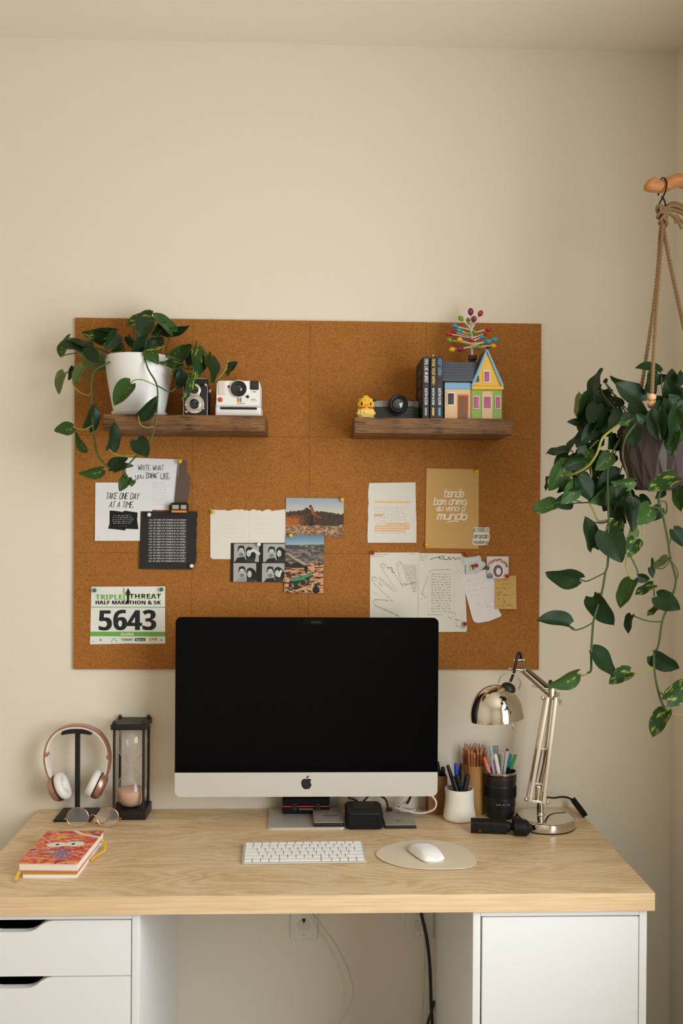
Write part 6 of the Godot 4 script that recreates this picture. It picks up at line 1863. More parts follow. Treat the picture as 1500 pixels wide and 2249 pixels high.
# ---------------------------------------------------------------- the two trailing plants
# leaves: base u, v, tip u, v, width across, kind, distance z from the wall, where its stalk starts (0 = none)
const SHELF_LEAVES := [
	[252.5, 727.2, 181.5, 738.3, 40.9, 2, 0.13, 280.2, 784.4],
	[195.3, 765.3, 130.5, 750.4, 29.8, 0, 0.13, 252.5, 784.4],
	[137.4, 780.2, 143.7, 733.4, 18.0, 1, 0.1, 204.0, 784.4],
	[235.2, 791.3, 147.8, 764.3, 38.8, 3, 0.12, 266.4, 784.4],
	[189.4, 762.9, 218.5, 796.2, 31.9, 0, 0.16, 259.4, 784.4],
	[183.2, 803.4, 157.2, 843.3, 22.9, 3, 0.14, 207.5, 812.1],
	[142.3, 819.0, 122.9, 864.8, 21.5, 3, 0.12, 169.3, 822.5],
	[159.6, 805.9, 152.0, 835.7, 15.9, 0, 0.11, 190.1, 822.5],
	[254.2, 732.4, 238.6, 767.7, 34.0, 0, 0.15, 269.8, 774.0],
	[332.9, 692.9, 279.5, 716.8, 31.9, 2, 0.08, 294.1, 784.4],
	[323.6, 704.0, 306.6, 744.2, 37.4, 0, 0.12, 304.5, 784.4],
	[378.0, 728.2, 337.1, 685.3, 27.0, 1, 0.1, 363.4, 770.5],
	[354.8, 718.5, 416.1, 722.7, 21.5, 0, 0.07, 339.2, 784.4],
	[363.4, 713.3, 334.3, 737.9, 25.6, 0, 0.09, 321.8, 784.4],
	[322.5, 743.5, 284.7, 792.0, 33.3, 0, 0.17, 314.9, 784.4],
	[339.2, 741.1, 357.2, 763.6, 26.3, 0, 0.11, 325.3, 780.9],
	[381.5, 781.6, 421.7, 760.8, 34.0, 1, 0.15, 356.5, 777.5],
	[323.6, 767.7, 346.8, 796.9, 31.9, 1, 0.19, 356.5, 761.9],
	[398.8, 797.6, 349.6, 797.6, 22.2, 2, 0.18, 363.4, 780.9],
	[395.3, 803.8, 376.6, 833.6, 14.6, 2, 0.17, 370.4, 787.9],
	[432.1, 760.8, 436.9, 840.5, 31.9, 2, 0.16, 363.4, 784.4],
	[425.1, 775.4, 411.3, 804.5, 22.9, 0, 0.13, 370.4, 784.4],
	[464.6, 781.6, 468.1, 841.9, 26.3, 0, 0.14, 412.0, 808.6],
	[502.8, 809.3, 520.8, 795.5, 18.7, 0, 0.13, 491.7, 822.5],
	[509.7, 808.0, 495.1, 824.6, 9.7, 1, 0.13, 495.1, 819.0],
	[402.3, 818.4, 390.5, 854.4, 29.1, 0, 0.17, 370.4, 791.3],
	[414.7, 826.7, 406.4, 880.1, 18.0, 2, 0.18, 377.3, 794.8],
	[287.2, 842.6, 247.3, 887.0, 38.8, 1, 0.205, 0, 0],
	[303.8, 913.3, 350.3, 877.3, 30.5, 0, 0.21, 0, 0],
	[191.5, 939.0, 218.5, 889.8, 31.9, 0, 0.19, 200.5, 909.2],
	[160.3, 937.6, 118.7, 945.9, 29.8, 1, 0.18, 0, 0],
	[192.2, 986.8, 165.2, 952.1, 18.0, 1, 0.17, 0, 0],
	[239.3, 986.1, 262.9, 929.3, 28.4, 0, 0.205, 0, 0],
	[298.3, 965.3, 326.7, 1003.4, 40.9, 0, 0.21, 302.8, 997.6],
	[240.7, 1027.7, 279.5, 1004.1, 25.0, 0, 0.2, 252.5, 1035.7],
	[251.1, 1036.0, 290.6, 1018.0, 15.3, 2, 0.205, 238.6, 1027.0],
	[224.1, 1029.8, 176.9, 1045.7, 25.6, 1, 0.18, 0, 0],
	[280.2, 1048.5, 263.6, 1075.5, 25.6, 1, 0.2, 273.3, 1037.4],
	[285.8, 1065.1, 298.3, 1052.7, 10.4, 2, 0.2, 273.3, 1047.8],
	[280.2, 739.3, 292.7, 764.3, 17.3, 0, 0.09, 297.6, 784.4],
	[294.1, 711.6, 321.8, 690.8, 24.3, 2, 0.07, 294.1, 784.4],
	[342.6, 753.2, 325.3, 770.5, 20.8, 0, 0.13, 328.8, 784.4],
	[266.4, 756.7, 245.6, 774.0, 13.9, 1, 0.14, 273.3, 780.9],
	[304.5, 753.2, 294.1, 774.0, 20.8, 0, 0.14, 304.5, 784.4]]
const SHELF_VINES := [
	[[[269.8, 780.2, 0.13], [252.5, 789.6, 0.15], [231.7, 800.0, 0.16], [209.2, 812.8, 0.17], [201.9, 829.4, 0.175], [200.5, 867.6, 0.18], [201.9, 912.6, 0.185], [206.1, 957.7, 0.19], [213.0, 995.8, 0.195], [228.2, 1016.6, 0.2], [239.3, 1027.7, 0.2], [252.5, 1036.0, 0.205]], 0, 0.0022],
	[[[308.0, 782.7, 0.16], [316.6, 786.1, 0.18], [326.0, 812.1, 0.198], [344.4, 846.1, 0.205], [345.4, 891.8, 0.21], [339.2, 936.9, 0.212], [328.8, 968.1, 0.21], [303.8, 996.5, 0.205], [273.3, 1030.5, 0.2], [272.6, 1041.6, 0.2], [280.2, 1049.5, 0.2]], 0, 0.0022],
	[[[344.4, 846.1, 0.205], [370.4, 859.9, 0.2], [386.3, 853.7, 0.19]], 0, 0.0018],
	[[[208.1, 812.8, 0.17], [191.5, 829.4, 0.15], [188.7, 852.0, 0.15]], 0, 0.0018],
	[[[363.4, 784.4, 0.14], [387.7, 791.3, 0.15], [405.0, 808.6, 0.15], [427.6, 810.4, 0.15]], 0, 0.0018],
	[[[377.3, 815.6, 0.15], [405.0, 822.5, 0.15], [425.8, 819.0, 0.15]], 0, 0.0018],
	[[[460.5, 845.0, 0.13], [484.7, 826.0, 0.13], [496.9, 808.6, 0.13], [500.3, 790.6, 0.13]], 1, 0.0016],
	[[[158.2, 840.5, 0.14], [169.3, 857.2, 0.15], [192.9, 868.3, 0.17], [201.2, 857.2, 0.175]], 1, 0.0016],
	[[[342.6, 847.5, 0.206], [314.9, 834.6, 0.212], [294.1, 835.0, 0.212], [287.2, 842.6, 0.206]], 1, 0.0014],
	[[[339.2, 936.2, 0.212], [321.8, 939.0, 0.214], [308.0, 931.7, 0.214], [303.8, 913.3, 0.21]], 1, 0.0014],
	[[[203.3, 934.1, 0.19], [183.2, 943.8, 0.19], [160.3, 937.6, 0.182]], 1, 0.0014],
	[[[206.8, 971.6, 0.19], [204.0, 984.7, 0.185], [192.2, 986.8, 0.172]], 1, 0.0014],
	[[[302.8, 997.6, 0.206], [273.3, 1002.1, 0.206], [252.5, 997.6, 0.206], [239.3, 986.1, 0.206]], 1, 0.0014],
	[[[214.4, 999.3, 0.195], [219.6, 1016.6, 0.19], [219.6, 1022.9, 0.184], [224.1, 1029.8, 0.18]], 1, 0.0014],
	[[[321.8, 768.8, 0.19], [342.6, 767.1, 0.19], [358.2, 761.9, 0.17], [356.5, 780.9, 0.14]], 1, 0.0014]]
const HANGING_LEAVES := [
	[1453.3, 817.3, 1397.3, 801.5, 17.3, 0, 0.53, 1455.6, 878.0],
	[1299.3, 859.3, 1319.4, 809.4, 23.3, 0, 0.46, 1343.7, 889.7],
	[1328.3, 840.2, 1332.5, 830.4, 9.3, 0, 0.46, 1350.7, 871.0],
	[1401.5, 841.8, 1339.5, 833.2, 22.4, 1, 0.53, 1418.3, 880.3],
	[1408.5, 882.7, 1351.6, 839.7, 46.7, 0, 0.57, 1413.6, 906.0],
	[1425.8, 861.7, 1437.7, 804.7, 29.4, 0, 0.57, 1427.6, 889.7],
	[1472.4, 852.8, 1474.8, 810.3, 31.7, 0, 0.51, 1472.0, 885.0],
	[1498.1, 817.8, 1491.6, 850.5, 19.6, 0, 0.53, 0, 0],
	[1302.1, 861.2, 1279.7, 931.7, 47.8, 0, 0.47, 1350.7, 910.7],
	[1278.8, 865.9, 1266.2, 921.9, 18.7, 3, 0.42, 1313.3, 910.7],
	[1353.5, 901.3, 1304.9, 948.9, 35.0, 0, 0.5, 1374.0, 910.7],
	[1290.5, 941.0, 1248.0, 921.4, 19.6, 0, 0.46, 1332.0, 929.3],
	[1280.7, 925.1, 1306.8, 967.1, 36.2, 0, 0.45, 1327.3, 920.0],
	[1366.1, 889.7, 1348.3, 872.9, 19.6, 0, 0.5, 1378.7, 901.3],
	[1447.5, 903.2, 1447.7, 970.4, 47.8, 0, 0.63, 1453.3, 889.7],
	[1481.3, 907.9, 1500.4, 969.5, 46.7, 1, 0.63, 1481.3, 892.0],
	[1379.1, 929.3, 1357.2, 927.9, 15.9, 1, 0.63, 1392.7, 920.0],
	[1460.3, 892.5, 1484.1, 863.5, 26.8, 0, 0.55, 0, 0],
	[1502.3, 873.8, 1485.5, 872.9, 19.6, 1, 0.57, 0, 0],
	[1252.7, 988.1, 1265.7, 946.6, 14.9, 0, 0.45, 1259.7, 997.0],
	[1245.0, 987.7, 1198.5, 996.1, 19.6, 0, 0.44, 1248.0, 1004.0],
	[1297.5, 1013.3, 1230.7, 1016.1, 31.7, 1, 0.48, 1313.3, 1013.3],
	[1299.8, 975.5, 1275.5, 991.9, 14.9, 0, 0.46, 1318.0, 966.7],
	[1236.8, 1019.9, 1210.2, 1079.1, 45.5, 1, 0.47, 1248.0, 1039.0],
	[1203.7, 1048.3, 1198.3, 1079.6, 7.5, 0, 0.45, 1220.0, 1039.0],
	[1241.5, 1052.5, 1226.5, 1083.8, 19.6, 0, 0.43, 1248.0, 1041.3],
	[1218.1, 1104.3, 1167.7, 1123.0, 34.1, 1, 0.46, 1255.0, 1105.5],
	[1256.4, 1099.6, 1215.3, 1105.7, 38.5, 0, 0.45, 1280.7, 1105.5],
	[1271.3, 1050.6, 1302.1, 1099.2, 40.8, 0, 0.48, 1262.0, 1039.0],
	[1360.5, 1041.3, 1310.5, 1070.2, 41.1, 0, 0.47, 1371.7, 1013.3],
	[1355.8, 959.2, 1333.9, 988.1, 29.2, 0, 0.48, 1364.7, 938.7],
	[1313.8, 989.5, 1299.3, 1020.8, 26.8, 0, 0.44, 1327.3, 976.0],
	[1351.1, 998.9, 1336.2, 1018.5, 21.9, 0, 0.45, 1360.0, 980.7],
	[1391.7, 1055.3, 1343.2, 1062.3, 27.1, 1, 0.63, 1379.8, 1060.0],
	[1373.5, 1071.6, 1350.2, 1090.3, 19.8, 0, 0.63, 1378.7, 1060.0],
	[1484.1, 1046.0, 1421.3, 1079.1, 41.1, 2, 0.63, 1497.6, 1057.6],
	[1495.8, 1067.9, 1485.5, 1122.5, 28.9, 1, 0.57, 1500.0, 1055.3],
	[1458.4, 1076.3, 1441.2, 1094.5, 19.6, 0, 0.5, 1460.3, 1069.3],
	[1431.1, 1113.2, 1397.3, 1151.4, 43.2, 1, 0.58, 1451.0, 1118.3],
	[1451.4, 1115.5, 1422.0, 1144.4, 31.5, 0, 0.54, 1451.0, 1106.6],
	[1374.0, 1100.6, 1396.4, 1167.8, 38.5, 0, 0.53, 1383.3, 1081.0],
	[1359.5, 1104.8, 1346.5, 1137.4, 16.8, 1, 0.5, 1369.3, 1090.3],
	[1303.1, 1202.8, 1287.2, 1132.8, 36.2, 0, 0.49, 0, 0],
	[1334.3, 1166.8, 1360.0, 1233.1, 64.2, 0, 0.53, 1336.7, 1144.0],
	[1357.7, 1144.4, 1352.5, 1188.8, 33.8, 2, 0.51, 1350.7, 1141.2],
	[1400.1, 1162.2, 1373.5, 1186.4, 24.3, 3, 0.5, 1392.7, 1130.0],
	[1397.8, 1186.0, 1375.9, 1221.4, 38.7, 2, 0.54, 1385.7, 1228.0],
	[1479.0, 1162.6, 1502.8, 1198.1, 31.5, 0, 0.55, 1470.8, 1195.3],
	[1468.5, 1224.3, 1432.3, 1249.1, 19.6, 3, 0.53, 1470.8, 1229.0],
	[1431.1, 1244.4, 1431.8, 1222.9, 7.0, 0, 0.53, 1439.3, 1246.5],
	[1427.2, 1247.7, 1433.7, 1269.1, 14.9, 0, 0.53, 1439.3, 1247.7],
	[1390.3, 1275.2, 1356.3, 1333.5, 36.4, 1, 0.53, 1385.7, 1271.0],
	[1401.0, 1265.9, 1428.1, 1274.3, 21.9, 0, 0.52, 1400.8, 1254.7],
	[1435.1, 1284.5, 1394.5, 1306.5, 21.9, 2, 0.53, 1437.4, 1310.7],
	[1446.8, 1310.7, 1486.9, 1336.3, 45.7, 0, 0.55, 1479.0, 1301.3],
	[1447.7, 1331.7, 1420.6, 1353.1, 14.9, 2, 0.53, 1458.0, 1329.3],
	[1388.5, 1351.5, 1371.2, 1388.1, 18.7, 0, 0.53, 0, 0],
	[1272.5, 1271.0, 1197.6, 1262.1, 43.9, 0, 0.5, 0, 0],
	[1303.1, 1311.1, 1345.1, 1376.5, 47.8, 0, 0.52, 1321.5, 1302.5],
	[1251.5, 1374.1, 1180.3, 1355.9, 34.1, 0, 0.5, 0, 0],
	[1300.5, 1431.0, 1358.1, 1486.1, 39.2, 0, 0.52, 1298.4, 1427.3],
	[1267.8, 1479.1, 1206.9, 1512.2, 33.6, 1, 0.5, 0, 0],
	[1383.8, 1475.8, 1336.2, 1497.8, 35.5, 2, 0.53, 0, 0],
	[1436.0, 1439.0, 1487.4, 1477.2, 42.9, 0, 0.55, 1437.0, 1434.3],
	[1462.2, 1537.0, 1514.4, 1495.0, 45.5, 2, 0.56, 1449.8, 1520.6],
	[1464.0, 1562.6, 1427.6, 1615.4, 39.2, 2, 0.55, 1463.8, 1560.3],
	[1481.3, 838.3, 1462.6, 857.0, 25.7, 0, 0.49, 0, 0],
	[1441.6, 836.0, 1460.3, 826.7, 23.3, 0, 0.47, 0, 0],
	[1385.7, 910.7, 1364.7, 920.0, 21.0, 0, 0.63, 0, 0],
	[1416.0, 924.7, 1397.3, 910.7, 21.0, 0, 0.63, 0, 0],
	[1327.3, 910.7, 1313.3, 929.3, 21.0, 0, 0.44, 0, 0],
	[1341.3, 943.3, 1322.7, 957.3, 21.0, 0, 0.43, 0, 0],
	[1313.3, 971.3, 1294.7, 990.0, 21.0, 0, 0.42, 0, 0],
	[1327.3, 1032.0, 1313.3, 1048.3, 21.0, 0, 0.42, 0, 0],
	[1294.7, 1064.6, 1313.3, 1083.3, 23.3, 0, 0.43, 0, 0],
	[1348.3, 1090.3, 1332.0, 1106.6, 21.0, 0, 0.45, 0, 0],
	[1406.6, 1092.6, 1425.3, 1106.6, 23.3, 0, 0.46, 0, 0],
	[1383.3, 1092.6, 1402.0, 1102.0, 28.0, 0, 0.46, 0, 0],
	[1486.0, 889.7, 1500.0, 878.0, 21.0, 0, 0.53, 0, 0],
	[1340, 905, 1300, 960, 34, 0, 0.5, 0, 0],
	[1300, 935, 1265, 985, 36, 0, 0.47, 0, 0],
	[1290, 985, 1250, 1030, 32, 0, 0.45, 0, 0],
	[1330, 1000, 1295, 1050, 36, 0, 0.47, 0, 0],
	[1370, 905, 1335, 940, 34, 0, 0.56, 0, 0],
	[1410, 905, 1375, 890, 34, 0, 0.58, 0, 0],
	[1440, 925, 1490, 900, 34, 0, 0.6, 0, 0],
	[1470, 905, 1440, 870, 34, 0, 0.56, 0, 0],
	[1485, 950, 1470, 1000, 34, 1, 0.63, 0, 0],
	[1320, 1060, 1290, 1100, 34, 0, 0.46, 0, 0],
	[1360, 1075, 1330, 1115, 36, 0, 0.5, 0, 0],
	[1300, 880, 1270, 915, 30, 0, 0.46, 0, 0],
	[1250, 1000, 1215, 1030, 30, 0, 0.45, 0, 0],
	[1265, 1045, 1300, 1085, 34, 0, 0.45, 0, 0],
	[1395, 885, 1420, 935, 38, 0, 0.6, 0, 0],
	[1345, 1110, 1375, 1150, 32, 0, 0.5, 0, 0],
	[1291.3, 986.1, 1269.0, 1025.9, 36.5, 1, 0.47, 0, 0],
	[1320.1, 853.3, 1284.0, 870.9, 32.1, 0, 0.439, 0, 0],
	[1384.5, 967.6, 1345.3, 986.7, 34.9, 0, 0.471, 0, 0],
	[1280.5, 1008.7, 1239.9, 1026.5, 35.5, 0, 0.479, 0, 0],
	[1344.6, 866.0, 1306.0, 890.0, 36.4, 0, 0.444, 0, 0],
	[1265.8, 1066.4, 1237.3, 1104.4, 38.0, 1, 0.49, 0, 0],
	[1349.8, 1080.3, 1324.6, 1122.1, 39.1, 0, 0.456, 0, 0],
	[1377.1, 1069.7, 1371.1, 1107.4, 30.5, 0, 0.437, 0, 0],
	[1380.8, 959.0, 1350.3, 986.2, 32.7, 0, 0.461, 0, 0],
	[1309.5, 937.7, 1277.3, 969.7, 36.3, 0, 0.492, 0, 0],
	[1345.9, 1082.2, 1298.7, 1103.8, 41.5, 1, 0.474, 0, 0],
	[1282.1, 1065.2, 1233.7, 1079.5, 40.4, 0, 0.466, 0, 0],
	[1349.8, 902.8, 1309.3, 922.9, 36.1, 0, 0.443, 0, 0],
	[1269.8, 1063.5, 1233.6, 1072.9, 29.9, 0, 0.484, 0, 0],
	[1312.5, 887.7, 1293.2, 932.0, 38.6, 0, 0.49, 0, 0],
	[1267.4, 1003.6, 1263.3, 1050.9, 38.0, 1, 0.446, 0, 0],
	[1370.4, 1095.2, 1337.4, 1135.4, 41.6, 0, 0.445, 0, 0],
	[1271.5, 999.9, 1268.7, 1039.0, 31.3, 0, 0.453, 0, 0],
	[1337.1, 889.0, 1332.9, 938.8, 39.9, 0, 0.445, 0, 0],
	[1379.9, 1074.2, 1358.4, 1111.8, 34.7, 0, 0.462, 0, 0],
	[1341.2, 998.9, 1309.7, 1032.3, 36.7, 1, 0.495, 0, 0],
	[1324.4, 957.8, 1291.6, 980.4, 31.8, 0, 0.444, 0, 0],
	[1456, 890, 1450, 968, 42, 0, 0.62, 0, 0],
	[1492, 896, 1482, 986, 50, 0, 0.635, 0, 0],
	[1468, 876, 1502, 934, 42, 0, 0.62, 0, 0],
	[1412, 904, 1390, 940, 36, 0, 0.6, 0, 0],
	[1486, 868, 1456, 842, 38, 0, 0.6, 0, 0],
	[1402, 930, 1384, 980, 36, 0, 0.615, 0, 0],
	[1506, 850, 1480, 880, 40, 0, 0.6, 0, 0]]
const HANGING_VINES := [
	[[[1383.3, 924.7, 0.5], [1360.0, 966.7, 0.5], [1341.3, 1001.7, 0.49], [1334.8, 1036.6, 0.5], [1335.5, 1095.0, 0.51], [1337.1, 1144.0, 0.52], [1336.7, 1176.6, 0.52], [1334.8, 1238.3, 0.52], [1329.7, 1257.0, 0.52], [1321.5, 1302.5, 0.52], [1304.5, 1359.7, 0.52], [1301.2, 1390.0, 0.52], [1298.4, 1432.0, 0.52], [1297.9, 1471.6, 0.52], [1290.0, 1477.7, 0.515]], 0, 0.0024],
	[[[1330.1, 1257.0, 0.52], [1311.0, 1266.8, 0.515], [1290.0, 1276.1, 0.51], [1280.7, 1275.2, 0.505], [1272.5, 1271.0, 0.5]], 0, 0.0017],
	[[[1303.1, 1366.7, 0.52], [1285.3, 1377.2, 0.515], [1266.7, 1383.5, 0.51], [1257.3, 1381.6, 0.505], [1251.5, 1374.1, 0.5]], 0, 0.0017],
	[[[1297.9, 1471.6, 0.52], [1290.0, 1479.8, 0.515], [1280.7, 1483.3, 0.51], [1267.8, 1479.1, 0.5]], 1, 0.0017],
	[[[1476.6, 990.0, 0.57], [1460.3, 1055.3, 0.575], [1449.8, 1081.0, 0.57], [1446.8, 1103.1, 0.57], [1453.8, 1125.3, 0.565], [1465.0, 1176.6, 0.56], [1471.0, 1218.6, 0.56], [1472.4, 1229.0, 0.555], [1484.1, 1271.0, 0.555], [1479.0, 1301.3, 0.55], [1465.0, 1336.8, 0.55], [1454.5, 1364.8, 0.55], [1445.8, 1418.0, 0.55], [1436.0, 1439.4, 0.55], [1439.3, 1488.0, 0.55], [1451.0, 1537.0, 0.55], [1464.0, 1562.6, 0.55]], 0, 0.0024],
	[[[1460.3, 1551.0, 0.55], [1472.0, 1563.8, 0.55], [1483.6, 1569.2, 0.55], [1502.3, 1570.8, 0.55], [1523.3, 1570.1, 0.55]], 1, 0.002],
	[[[1455.2, 1365.3, 0.55], [1434.6, 1365.3, 0.545], [1413.6, 1361.1, 0.54], [1388.5, 1351.5, 0.53]], 0, 0.0017],
	[[[1435.1, 1465.1, 0.55], [1418.3, 1474.4, 0.545], [1402.0, 1479.1, 0.54], [1383.8, 1475.8, 0.53]], 1, 0.0017],
	[[[1472.4, 1230.2, 0.555], [1460.3, 1245.3, 0.55], [1449.8, 1249.1, 0.545], [1439.3, 1246.5, 0.54]], 0, 0.0016],
	[[[1473.1, 1230.2, 0.555], [1486.0, 1250.0, 0.56], [1488.8, 1266.3, 0.558], [1484.1, 1271.0, 0.556]], 0, 0.0016],
	[[[1361.2, 931.7, 0.58], [1341.3, 945.7, 0.585], [1322.7, 963.2, 0.58], [1311.5, 994.7, 0.57], [1292.3, 1022.7, 0.55], [1264.3, 1039.4, 0.52], [1245.7, 1043.6, 0.49]], 1, 0.0026],
	[[[1397.3, 929.3, 0.615], [1374.0, 962.0, 0.615], [1367.5, 999.3, 0.59], [1376.3, 1036.6, 0.615], [1383.3, 1078.6, 0.57], [1393.1, 1111.3, 0.56]], 0, 0.002],
	[[[1256.2, 1105.5, 0.45], [1290.0, 1103.8, 0.46], [1313.3, 1106.6, 0.47], [1344.1, 1107.8, 0.49]], 0, 0.0016],
	[[[1291.9, 1101.0, 0.47], [1301.7, 1118.3, 0.48], [1313.3, 1143.5, 0.49], [1332.0, 1142.1, 0.5], [1351.1, 1141.6, 0.5]], 1, 0.0018],
	[[[1287.7, 1142.1, 0.48], [1304.0, 1146.8, 0.485], [1322.7, 1148.6, 0.49], [1337.1, 1144.0, 0.51]], 0, 0.0018],
	[[[1303.1, 1202.8, 0.49], [1313.3, 1197.6, 0.5], [1332.0, 1176.6, 0.52]], 0, 0.0016],
	[[[1376.3, 1223.9, 0.53], [1375.4, 1247.7, 0.53], [1386.1, 1271.5, 0.53]], 1, 0.0016],
	[[[1385.7, 1223.9, 0.53], [1398.7, 1250.0, 0.525], [1401.0, 1265.9, 0.52]], 0, 0.0016],
	[[[1448.6, 1100.8, 0.57], [1460.3, 1102.0, 0.57], [1464.5, 1111.3, 0.57], [1462.6, 1127.6, 0.56], [1453.8, 1125.3, 0.56]], 0, 0.0016],
	[[[1294.7, 985.3, 0.47], [1304.0, 976.0, 0.48], [1313.3, 966.7, 0.5]], 1, 0.0014],
	[[[1297.0, 1025.0, 0.47], [1299.3, 1043.6, 0.47], [1291.2, 1060.0, 0.47]], 1, 0.0014],
	[[[1318.0, 850.0, 0.46], [1327.3, 871.0, 0.47], [1343.7, 889.7, 0.49], [1364.7, 910.7, 0.5]], 0, 0.0018],
	[[[1329.7, 840.2, 0.46], [1341.3, 859.3, 0.47], [1355.3, 873.3, 0.49], [1374.0, 906.0, 0.5]], 0, 0.0018],
	[[[1313.3, 1013.3, 0.48], [1311.0, 1032.0, 0.46], [1318.0, 1046.0, 0.45]], 0, 0.0016],
	[[[1409.0, 1151.0, 0.57], [1414.8, 1169.6, 0.565]], 1, 0.0014]]

var leaf_meshes := []
func leaf_shape(fold: float, curl: float, wave: float) -> ArrayMesh:
	var rows := []
	for i in 15:
		var f := i / 14.0
		var w := 1.02 * pow(f + 0.012, 0.42) * pow(maxf(0.0, 1.0 - f), 0.72) * (1.42 - 0.35 * f)
		w /= 0.64
		if i == 14: w = 0.004
		var row := []
		for j in 9:
			var s := -1.0 + j / 4.0
			var back := 0.13 * pow(absf(s), 1.6) * pow(1.0 - f, 5.0)
			var x := s * w * 0.5
			row.append(Vector3(x, f - back, fold * absf(x) - curl * f * f + wave * sin(f * 9.0 + s * 1.5) * absf(s) * 0.05))
		rows.append(row)
	return MB.new().grid(rows).done(80)

func put_leaf(t: Node3D, q: Array, rng: RandomNumberGenerator) -> void:
	var b := W(q[0], q[1], q[6])
	var e := W(q[2], q[3], q[6])
	var w: float = q[4] * (cam_at.z - q[6]) / FOCAL
	var d := e - b
	var l := d.length()
	var ratio := 0.78
	var dz := 0.0
	if w > ratio * l:
		var real := minf(w / ratio, l * 1.6)
		dz = sqrt(real * real - l * l)
	dz += rng.randf_range(-0.12, 0.3) * l
	d.z += dz
	b.z -= dz * 0.4
	l = d.length()
	var eye := (cam_at - b).normalized()
	var ax := d.normalized()
	var side := ax.cross(eye).normalized()
	var roll := acos(clampf(w / (ratio * l), 0.3, 1.0)) * (1.0 if rng.randf() < 0.5 else -1.0)
	side = side.rotated(ax, roll)
	var o := obj("leaf", leaf_meshes[rng.randi() % leaf_meshes.size()], M.leaf[int(q[5])], t)
	o.transform = Transform3D(Basis(side * (w / cos(roll)), ax * l, side.cross(ax) * l), b - t.position)
	if q[7] > 0.0:
		var a := W(q[7], q[8], q[6] - 0.01)
		var mid := a.lerp(b, 0.55) + Vector3(0, 0.2 * (a - b).length() * 0.5, 0.0)
		obj("leaf_stalk", inside(t).tube(smooth([a, mid, b], 4), 0.0013, 5), M.vine, t)

func make_leaves() -> void:
	if leaf_meshes.is_empty():
		for k in 5: leaf_meshes.append(leaf_shape([0.18, 0.3, 0.1, 0.42, 0.24][k], [0.08, 0.18, 0.02, 0.14, 0.26][k], [0.6, 0.3, 1.0, 0.4, 0.8][k]))

func put_vines(t: Node3D, list: Array) -> void:
	for v in list:
		var pts := []
		for q in v[0]: pts.append(W(q[0], q[1], q[2]))
		obj("vine", inside(t).tube(smooth(pts, 5), v[2], 6), M.vine_pale if v[1] else M.vine, t)

func shelf_plant() -> void:
	make_leaves()
	var z := 0.102
	var c := W(306, 905, z)
	var t := thing("potted_pothos", "trailing pothos in a white pot on the left-hand shelf", "potted plant", Vector3(c.x, SHELF + 0.0003, z))
	var white := mat(rgb(240, 240, 238), 0.35)
	var hi := W(304, 786, z).y - t.position.y
	var s := (cam_at.z - z) / FOCAL
	obj("saucer", MB.new().lathe([Vector2(0, 0), Vector2(0.062, 0), Vector2(0.0665, 0.004), Vector2(0.0688, 0.012), Vector2(0.0672, 0.0135), Vector2(0.063, 0.010), Vector2(0, 0.008)], 48), white, t)
	obj("pot", MB.new().lathe([Vector2(0, 0.0085), Vector2(0.0605, 0.0085), Vector2(0.0645, 0.018), Vector2(0.0735, hi * 0.42), Vector2(0.0805, hi * 0.7), Vector2(0.0840, hi * 0.93), Vector2(0.0848, hi), Vector2(0.0825, hi + 0.001), Vector2(0.0815, hi - 0.004), Vector2(0.079, hi * 0.8), Vector2(0.0, hi * 0.8)], 56), white, t)
	obj("soil", MB.new().at(Vector3(0, hi * 0.8 + 0.0004, 0)).lathe([Vector2(0.0785, 0), Vector2(0.05, 0.008), Vector2(0, 0.012)], 32, 0.02), M.soil, t)
	var rng := RandomNumberGenerator.new()
	rng.seed = 5
	put_vines(t, SHELF_VINES)
	for q in SHELF_LEAVES: put_leaf(t, q, rng)

